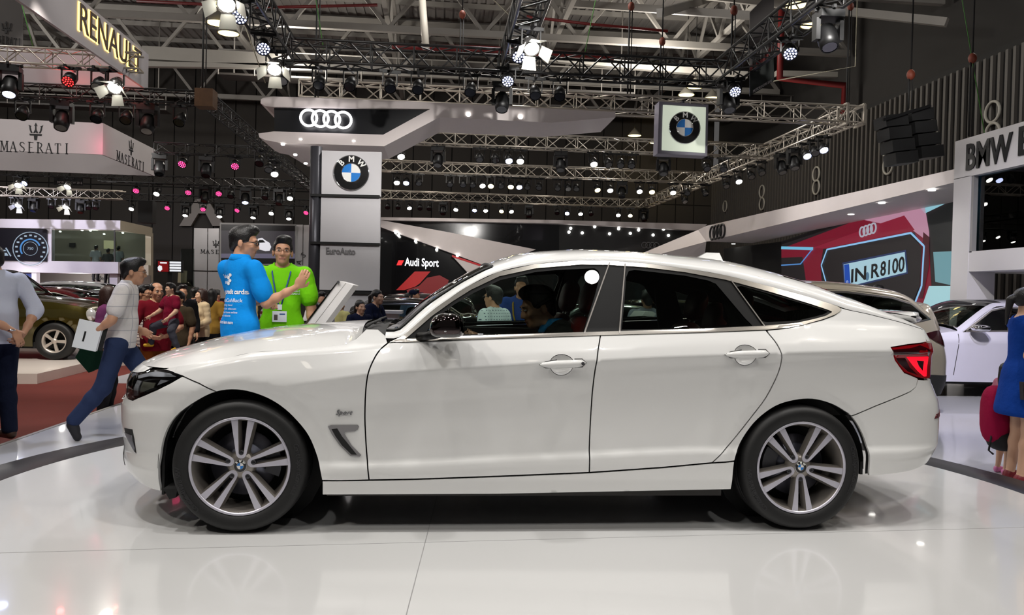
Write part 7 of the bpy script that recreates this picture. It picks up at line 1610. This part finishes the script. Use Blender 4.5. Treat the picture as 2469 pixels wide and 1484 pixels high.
# driver
drv = person('man in a dark jacket sitting at the wheel of the white hatchback', (0, 0, 0), 0, 1.66, dict(pelvis=(0, .05, .55), waist=(0, .10, .70), chest=(0, .10, .90), neck=(0, .02, 1.06), head=(0, -.075, 1.175), sR=(-.19, .05, 1.02), sL=(.19, .05, 1.02), eR=(-.24, -.16, .84), wR=(-.15, -.40, .96), eL=(.24, -.16, .84), wL=(.15, -.40, .96), hR=(-.09, .02, .52), kR=(-.12, -.42, .60), aR=(-.12, -.70, .22), hL=(.09, .02, .52), kL=(.12, -.42, .60), aL=(.12, -.70, .22)), (radians(10), .28, 0), cloth('dark_jacket', (40, 40, 38)), .95, .50, m_dark_tr, 1.0, m_shoe_d, 'short', vox=.010, collar=cloth('teal_collar', (40, 110, 160)), skin=m_skin)
hw_ = at(1293, 742, 4.62); drv.rotation_euler = (0, 0, radians(-90)); hl_ = Vector((0, -.075, 1.175))*(1.66/1.70); rr_ = Matrix.Rotation(radians(-90), 3, 'Z') @ hl_; drv.location = (hw_.x-rr_.x, 4.56, hw_.z-rr_.z)
# far visitors
for i, (px, yt, Y, c) in enumerate(((186, 690, 33, m_bk2), (197, 692, 33.5, m_gy), (206, 691, 32, m_wh), (214, 694, 31, m_bk2), (222, 693, 33, m_nv), (229, 695, 31, m_bk2), (237, 694, 32, m_gy))):
    bg('far visitor below the second-storey lettering, %s from the left' % ('first', 'second', 'third', 'fourth', 'fifth', 'sixth', 'seventh')[i], px, yt, Y, -.18, random.choice((0, 60, 180, -70)), c, vox=.028, grp='far visitors at the two-storey stand', detail=False)
zf2 = at(230, 633, 37.5).z
for px, yt, lb in ((232, 592, 'person leaning on the counter in the glazed upper room, leftmost of the three'), (261, 600, 'person in the glazed upper room, middle of the three'), (286, 594, 'person in white in the glazed upper room, rightmost of the three')):
    bg(lb, px, yt, 37.2, 0, 170, m_wh if px != 261 else m_gy, vox=.028, H=1.62, detail=False)
bg('dark-haired visitor in front of the number plate on the big screen', 2117, 686, 14.5, -.05, -120, m_bk2, 'long', fem=True)
bg('visitor whose head shows above the champagne car', 2072, 695, 15.0, -.05, 150, m_bk2)
# ---------------------------------------------------------------- stage lamps hung from the trusses
m_can = M('lamp_black', (10, 10, 12), .2, coat=.5); m_canb = M('can_black', (16, 16, 17), .45); m_can_s = M('can_silver', (150, 148, 146), .25, metal=.9); m_flap = M('flap_pale', (206, 206, 196), .5)
LENS = {'off': M('lens_dark', (30, 32, 38), .08, coat=1.0), 'w': glow('lens_white', (255, 250, 240), 22.), 'y': glow('lens_warm', (255, 226, 150), 24.), 'b': glow('lens_blue', (190, 200, 255), 18.), 'p': glow('lens_pink', (255, 60, 120), 7.), 'r': glow('lens_red', (255, 40, 40), 6.), 'n': glow('lens_near', (255, 244, 226), 5.)}
PLUS = [(x, y, -.06) for x, y in ((-.02, -.2), (.02, -.2), (.02, -.02), (.2, -.02), (.2, .02), (.02, .02), (.02, .2), (-.02, .2), (-.02, .02), (-.2, .02), (-.2, -.02), (-.02, -.02))]
def par_can(lens, r=.11, L=.26, body=m_canb):
    t = thing('spotlight', 'x', 'spotlight')
    f = MB(); f.prism(PLUS, (0, 0, .05)); f.build('clamp', m_canb, t)
    f = MB()
    for s in (-1, 1): f.bar((s*(r+.02), 0, -.30), (s*(r+.02), 0, -.06), .02, .035)
    f.bar((-(r+.02), 0, -.06), (r+.02, 0, -.06), .035, .02); f.build('yoke', m_canb, t)
    Rm = Matrix.Translation((0, 0, -.30)) @ Matrix.Rotation(radians(-38), 4, 'X')
    f = MB(); f.lathe([(0, .16), (r*.6, .15), (r*.95, .05), (r, -.10), (r*.98, -.10)], 14, 'z'); f.V = [tuple(Rm @ Vector(v)) for v in f.V]; f.build('can', body, t)
    f = MB(); f.prism([Rm @ Vector((r*.86*cos(2*pi*k/12), r*.86*sin(2*pi*k/12), -.092)) for k in range(12)], Rm.to_3x3() @ Vector((0, 0, .02))); f.build('lens', LENS[lens], t)
    return t
def barn_lamp(lens):
    t = par_can(lens, .13, .3, m_can_s); Rm = Matrix.Translation((0, 0, -.30)) @ Matrix.Rotation(radians(-38), 4, 'X')
    for k in range(4):
        a = pi/2*k; c, s = cos(a), sin(a); f = MB(); f.prism([Rm @ Vector((x*c-y*s, x*s+y*c, z)) for x, y, z in ((-.09, .13, -.10), (.09, .13, -.10), (.12, .27, -.24), (-.12, .27, -.24))], Rm.to_3x3() @ Vector((0, 0, .006))); f.build('barn_door', m_flap, t)
    return t
def moving_head(lens):
    t = thing('moving_head_lamp', 'x', 'spotlight'); f = MB(); f.box((-.17, -.15, -.16), (.17, .15, -.06)); f.build('base', m_canb, t); f = MB(); f.prism(PLUS, (0, 0, .05)); f.build('clamp', m_canb, t)
    for s in (-1, 1):
        f = MB(); f.box((s*.17-.03, -.07, -.46), (s*.17+.03, .07, -.16)); f.build('arm', m_canb, t)
    Rm = Matrix.Translation((0, 0, -.42)) @ Matrix.Rotation(radians(-25), 4, 'X'); f = MB(); f.lathe([(0, .20), (.11, .18), (.14, .08), (.14, -.06), (.12, -.17), (.105, -.17)], 16, 'z'); f.V = [tuple(Rm @ Vector(v)) for v in f.V]; f.build('head', m_canb, t)
    f = MB(); f.prism([Rm @ Vector((.10*cos(2*pi*k/12), .10*sin(2*pi*k/12), -.165)) for k in range(12)], Rm.to_3x3() @ Vector((0, 0, .02))); f.build('lens', LENS[lens], t); return t
def led_par(lens):
    t = thing('led_spotlight', 'x', 'spotlight'); r = .115; f = MB()
    for s in (-1, 1): f.bar((s*(r+.02), 0, -.24), (s*(r+.02), 0, -.06), .02, .03)
    f.prism([(x, y, -.06) for x, y in ((-.15, -.02), (.15, -.02), (.15, .02), (-.15, .02))], (0, 0, -.012)); f.build('yoke', m_canb, t); f = MB(); f.prism(PLUS, (0, 0, .05)); f.build('clamp', m_canb, t); Rm = Matrix.Translation((0, 0, -.24)) @ Matrix.Rotation(radians(-50), 4, 'X'); f = MB(); f.lathe([(0, .12), (r*.8, .12), (r, .08), (r, -.09), (r*.9, -.09), (r*.9, -.07), (0, -.07)], 14, 'z'); f.V = [tuple(Rm @ Vector(v)) for v in f.V]; f.build('can', m_canb, t)
    f = MB()
    for i, (rr_, n) in enumerate(((0, 1), (.045, 6), (.085, 11))):
        for k in range(n):
            a = 2*pi*k/max(n, 1); c = Vector((rr_*cos(a), rr_*sin(a), -.074)); f.prism([Rm @ (c+Vector((.014*cos(q), .014*sin(q), 0))) for q in [2*pi*j/6 for j in range(6)]], Rm.to_3x3() @ Vector((0, 0, .006)))
    stuff(f.build('led_cluster', LENS[lens], t)); return t
PROTO = {}
def hang(kind, lens, p, label, group, rz=0., sc=1.):
    key = (kind, lens)
    if key not in PROTO: o = PROTO[key] = {'par': par_can, 'barn': barn_lamp, 'head': moving_head, 'led': led_par}[kind](lens)
    else: o = copy_tree(PROTO[key])
    o.location = p; o.rotation_euler = (0, 0, rz); o.scale = (sc, sc, sc); o['label'] = label; o['group'] = group; return o
KN = {'par': 'black spotlight', 'barn': 'barn-door spotlight', 'head': 'black moving-head lamp', 'led': 'round black LED lamp'}
NTH = ('first', 'second', 'third', 'fourth', 'fifth', 'sixth', 'seventh', 'eighth', 'ninth', 'tenth', 'eleventh', 'twelfth')
LN = {'n': 'softly lit', 'off': 'unlit', 'w': 'white lit', 'y': 'warm lit', 'b': 'bluish lit', 'p': 'pink lit', 'r': 'red lit'}
def row(L, fpos, where):
    seen = {}; tot = {}
    for a in L: tot[a[2:]] = tot.get(a[2:], 0)+1
    for px, py, kind, lens in sorted(L):
        p = fpos(px, py); key = (kind, lens); n_ = seen[key] = seen.get(key, 0)+1; w_ = '' if tot[key] < 2 else ', %s from the left' % NTH[n_-1]
        hang(kind, lens, p, '%s %s %s%s' % (LN[lens], KN[kind], where, w_), 'lamps '+where, random.uniform(-.25, .25))
def under(Y, z, drop=.0): return lambda px, py: Vector((at(px, py, Y).x, Y, z-drop))
def along(X, z): return lambda px, py: Vector((X, atx(px, py, X).y, z))
half = .20
row([(967, 350, 'par', 'w'), (1057, 355, 'head', 'off'), (1157, 352, 'par', 'off'), (1195, 360, 'par', 'off'), (1227, 358, 'par', 'b'), (1255, 365, 'par', 'w'), (1352, 370, 'head', 'off'), (1432, 372, 'par', 'w'), (1467, 375, 'par', 'off'), (1497, 375, 'par', 'off'), (1523, 380, 'par', 'off'), (1600, 385, 'head', 'off'), (1704, 388, 'par', 'off'), (1745, 390, 'par', 'off')], under(YA[1], ZA-half), 'on the second silver truss')
row([(957, 424, 'par', 'w'), (980, 427, 'par', 'b'), (1010, 428, 'par', 'off'), (1085, 432, 'par', 'off'), (1117, 428, 'par', 'off'), (1140, 430, 'par', 'off'), (1163, 435, 'par', 'w'), (1184, 432, 'par', 'y'), (1208, 430, 'par', 'off'), (1232, 434, 'par', 'y'), (1252, 437, 'par', 'b'), (1272, 435, 'par', 'off'), (1300, 438, 'par', 'off'), (1345, 438, 'par', 'off'), (1370, 436, 'par', 'off'), (1390, 438, 'par', 'off'), (1440, 442, 'par', 'y'), (1471, 446, 'par', 'w'), (1500, 448, 'head', 'off'), (1542, 446, 'par', 'w'), (1572, 449, 'par', 'y'), (1623, 452, 'par', 'w'), (1657, 455, 'par', 'off')], under(YA[2], ZA-half), 'on the third silver truss')
row([(935, 485, 'par', 'off'), (960, 485, 'par', 'off'), (987, 488, 'par', 'w'), (1013, 485, 'par', 'off'), (1035, 489, 'par', 'off'), (1069, 490, 'head', 'off'), (1100, 487, 'par', 'w'), (1145, 489, 'par', 'b'), (1171, 491, 'par', 'w'), (1210, 492, 'par', 'y'), (1233, 489, 'par', 'w'), (1276, 496, 'head', 'off'), (1344, 493, 'par', 'off'), (1368, 494, 'par', 'b'), (1400, 497, 'par', 'w'), (1425, 500, 'par', 'off'), (1491, 500, 'par', 'w'), (1520, 503, 'par', 'y'), (1553, 505, 'head', 'off')], under(YA[3], ZA-half), 'on the farthest silver truss')
row([(1985, 345, 'par', 'b'), (1965, 352, 'par', 'off'), (1945, 365, 'par', 'b'), (1915, 385, 'head', 'off'), (1885, 402, 'head', 'off'), (1835, 430, 'par', 'off'), (1810, 443, 'par', 'off'), (1780, 455, 'par', 'w'), (1750, 465, 'par', 'off'), (1700, 480, 'par', 'off'), (1650, 500, 'par', 'off')], along(XA1, ZA-half), 'on the right-hand silver truss')
row([(770, 195, 'par', 'off'), (845, 195, 'par', 'off'), (940, 200, 'par', 'off'), (1008, 205, 'par', 'off'), (1135, 208, 'par', 'off'), (1290, 218, 'par', 'off'), (1350, 215, 'par', 'off')], lambda px, py: Vector((at(px, py, 15.0).x, 15.0, ZK-.22)), 'below the long black truss')
row([(548, 12, 'barn', 'w'), (580, 40, 'led', 'b'), (635, 106, 'led', 'b'), (663, 150, 'barn', 'w'), (683, 178, 'par', 'off')], along(XL+.02, ZK-.22), 'on the left black truss')
row([(1262, 25, 'barn', 'w'), (1243, 72, 'led', 'b'), (1236, 140, 'led', 'b'), (1232, 175, 'head', 'off')], lambda px, py: Vector((at(px, py, 13.5).x, {25: 12.2, 72: 12.9, 140: 14.4, 175: 15.4}[py], ZK-.22)), 'on the middle black truss')
row([(1772, 180, 'led', 'b'), (1905, 105, 'led', 'b'), (1998, 40, 'head', 'off'), (1757, 225, 'head', 'off')], lambda px, py: Vector((XRr, min(14.9, atx(px, py-25, XRr).y), ZK-.22)), 'on the right black truss')
row([(25, 150, 'head', 'b'), (168, 160, 'led', 'r'), (238, 165, 'par', 'off'), (280, 175, 'barn', 'w')], lambda px, py: Vector((at(px, py, 15.0).x, 15.0, at(100, 150, 15).z-.05)), 'inside the backlit sign box')
row([(55, 252, 'par', 'off'), (150, 262, 'head', 'off'), (235, 258, 'par', 'off'), (305, 262, 'par', 'off'), (357, 266, 'head', 'off'), (435, 262, 'par', 'off')], under(16, ZL-.12), 'under the backlit sign box')
row([(385, 386, 'head', 'off'), (441, 384, 'led', 'p'), (498, 388, 'head', 'off'), (567, 386, 'led', 'p')], under(YLs[0], ZL-.13), 'on the nearest black cross truss')
row([(329, 452, 'led', 'p'), (379, 461, 'par', 'w'), (455, 456, 'led', 'p'), (495, 460, 'head', 'off'), (528, 456, 'led', 'p'), (557, 460, 'par', 'off'), (592, 459, 'head', 'b'), (640, 456, 'par', 'off'), (674, 462, 'head', 'off'), (700, 466, 'par', 'w')], under(YLs[1], ZL-.13), 'on the middle black cross truss')
row([(318, 487, 'par', 'w'), (404, 494, 'led', 'p'), (448, 500, 'head', 'w'), (490, 495, 'led', 'p'), (530, 502, 'head', 'w'), (573, 496, 'led', 'p'), (612, 504, 'head', 'w'), (655, 502, 'par', 'w'), (697, 506, 'head', 'w'), (739, 500, 'led', 'p')], under(YLs[2], ZL-.13), 'on the farthest black cross truss')
row([(627, 375, 'par', 'off'), (648, 395, 'par', 'off'), (662, 415, 'par', 'w')], along(XLc, ZL-.13), 'on the black truss running back')
zs = at(100, 465, 34).z-.2
row([(35, 480, 'par', 'off'), (82, 482, 'head', 'off'), (125, 483, 'par', 'off'), (160, 480, 'barn', 'w'), (195, 484, 'head', 'off'), (215, 478, 'par', 'off'), (232, 480, 'par', 'off'), (45, 470, 'barn', 'b')], under(34, zs), 'above the two-storey stand')
row([(45, 427, 'barn', 'w'), (62, 440, 'led', 'b'), (165, 437, 'barn', 'w')], under(29.5, ZT2-.13), 'below the trident sign box')
# high-bay lamps under the roof
m_bay = M('bay_shade', (120, 116, 106), .5)
for bi, (px, py, Y) in enumerate(((530, 10, 24), (525, 57, 25), (551, 82, 27), (1530, 328, 40), (1582, 345, 41), (1655, 230, 33), (1676, 211, 31.8), (1717, 238, 34), (1920, 14, 24), (1955, 63, 26))):
  for _ in (0,):
    p = at(px, py, Y); t = thing('high_bay_lamp', 'round warm high-bay lamp under the roof, %s of ten from the left' % ('first', 'second', 'third', 'fourth', 'fifth', 'sixth', 'seventh', 'eighth', 'ninth', 'last')[bi], 'lamp', p, 0, 'high-bay lamps'); f = MB(); f.lathe([(.05, .38), (.12, .30), (.34, .05), (.36, 0), (.34, .01)], 20, 'z'); f.build('shade', m_bay, t); f = MB(); f.prism([(.32*cos(2*pi*k/18), .32*sin(2*pi*k/18), .012) for k in range(18)], (0, 0, .01)); f.build('lamp_face', glow('bay_glow', (255, 226, 140), 6.), t); f = MB(); f.tube([(0, 0, .38), (0, 0, ZT-p.z)], .015, 5); f.build('cable', m_cable, t)
# loudspeakers
ls = thing('line_array', 'black array of hanging loudspeakers in front of the ribbed wall', 'loudspeaker', at(2188, 330, 14)); c = at(2188, 300, 14)
for i in range(4):
    for j in range(2):
        o = at(2135+8*i+j*62, 288+30*i-j*14, 14.0); f = MB(); f.box((-.22, -.02, -.105), (.215, .4, .105)); b = f.build('cabinet', M('speaker_black', (18, 18, 19), .6), ls); b.location = o-ls.location+Vector((.22, 0, 0)); b.rotation_euler = (0, radians(-8), 0)
f = MB(); f.bar(at(2128, 290, 13.95), at(2243, 255, 13.95), .06, .05); f.build('fly_bar', m_canb, ls, world=True)
l2 = thing('hanging_loudspeaker', 'black loudspeaker hanging in front of the back wall', 'loudspeaker', at(355, 512, YLs[1])); f = MB(); f.box((-.24, -.2, -.38), (.24, .2, .38)); f.build('cabinet', M('speaker_black'), l2); f = MB(); f.tube([(0, .13, .38), (0, .13, ZL-at(355, 512, YLs[1]).z)], .02, 5); f.build('hanger', m_cable, l2)
# unseen glowing lamps above and behind the viewer, added for highlights in the paint
for i, x in enumerate((-3.6, -2.4, -1.2, 0, 1.2, 2.4, 3.6, 4.8)):
    hang('par', 'n', Vector((x, -2.9, ZK-.22)), 'softly lit spotlight added on the truss behind the viewer, %s from the left' % NTH[i], 'lamps behind the viewer', pi)
for i, y in enumerate((0.5, 2.5, 4.5, 6.5)):
    hang('par', 'n', Vector((XL, y, ZK-.22)), 'softly lit spotlight added on the near left black truss, %s from the front' % NTH[i], 'near left lamps', pi/2); hang('par', 'n', Vector((XRr, y, ZK-.22)), 'softly lit spotlight added on the near right black truss, %s from the front' % NTH[i], 'near right lamps', -pi/2)
# stray stay wires
m_wire = M('wire_pale', (190, 184, 160), .5); m_wire_g = M('wire_green', (60, 120, 40), .6)
for (a, b, Y, m_, lb) in (((590, 60), (640, 200), 14.5, m_wire, 'pale stay wire beside the left black truss'), ((1275, 82), (1345, 150), 16, m_wire, 'pale stay wire right of the middle lamp'), ((1865, 196), (2062, 160), 15.5, m_wire, 'yellowish stay wire right of the hanging banner'), ((1435, 5), (1408, 140), 19, m_wire_g, 'green strap hanging above the middle trusses'), ((55, 20), (80, 115), 15.2, m_wire_g, 'green strap beside the dim banner'), ((765, 20), (780, 118), 16, m_wire_g, 'green strap above the four-ring canopy'), ((2330, 60), (2375, 330), 14.5, m_wire_g, 'green strap in front of the ribbed wall')):
    f = MB(); p, q = at(*a, Y), at(*b, Y); lo_, hi_2 = (p, q) if p.z < q.z else (q, p); p = lo_; q = lo_+(hi_2-lo_)*((ZT-lo_.z)/max(.05, hi_2.z-lo_.z)) if hi_2.z-lo_.z > .5 else Vector((hi_2.x, hi_2.y, ZT)); f.tube([p, hi_2, q], .010, 5); tag(f.build('stay_wire', m_), lb, 'wire')
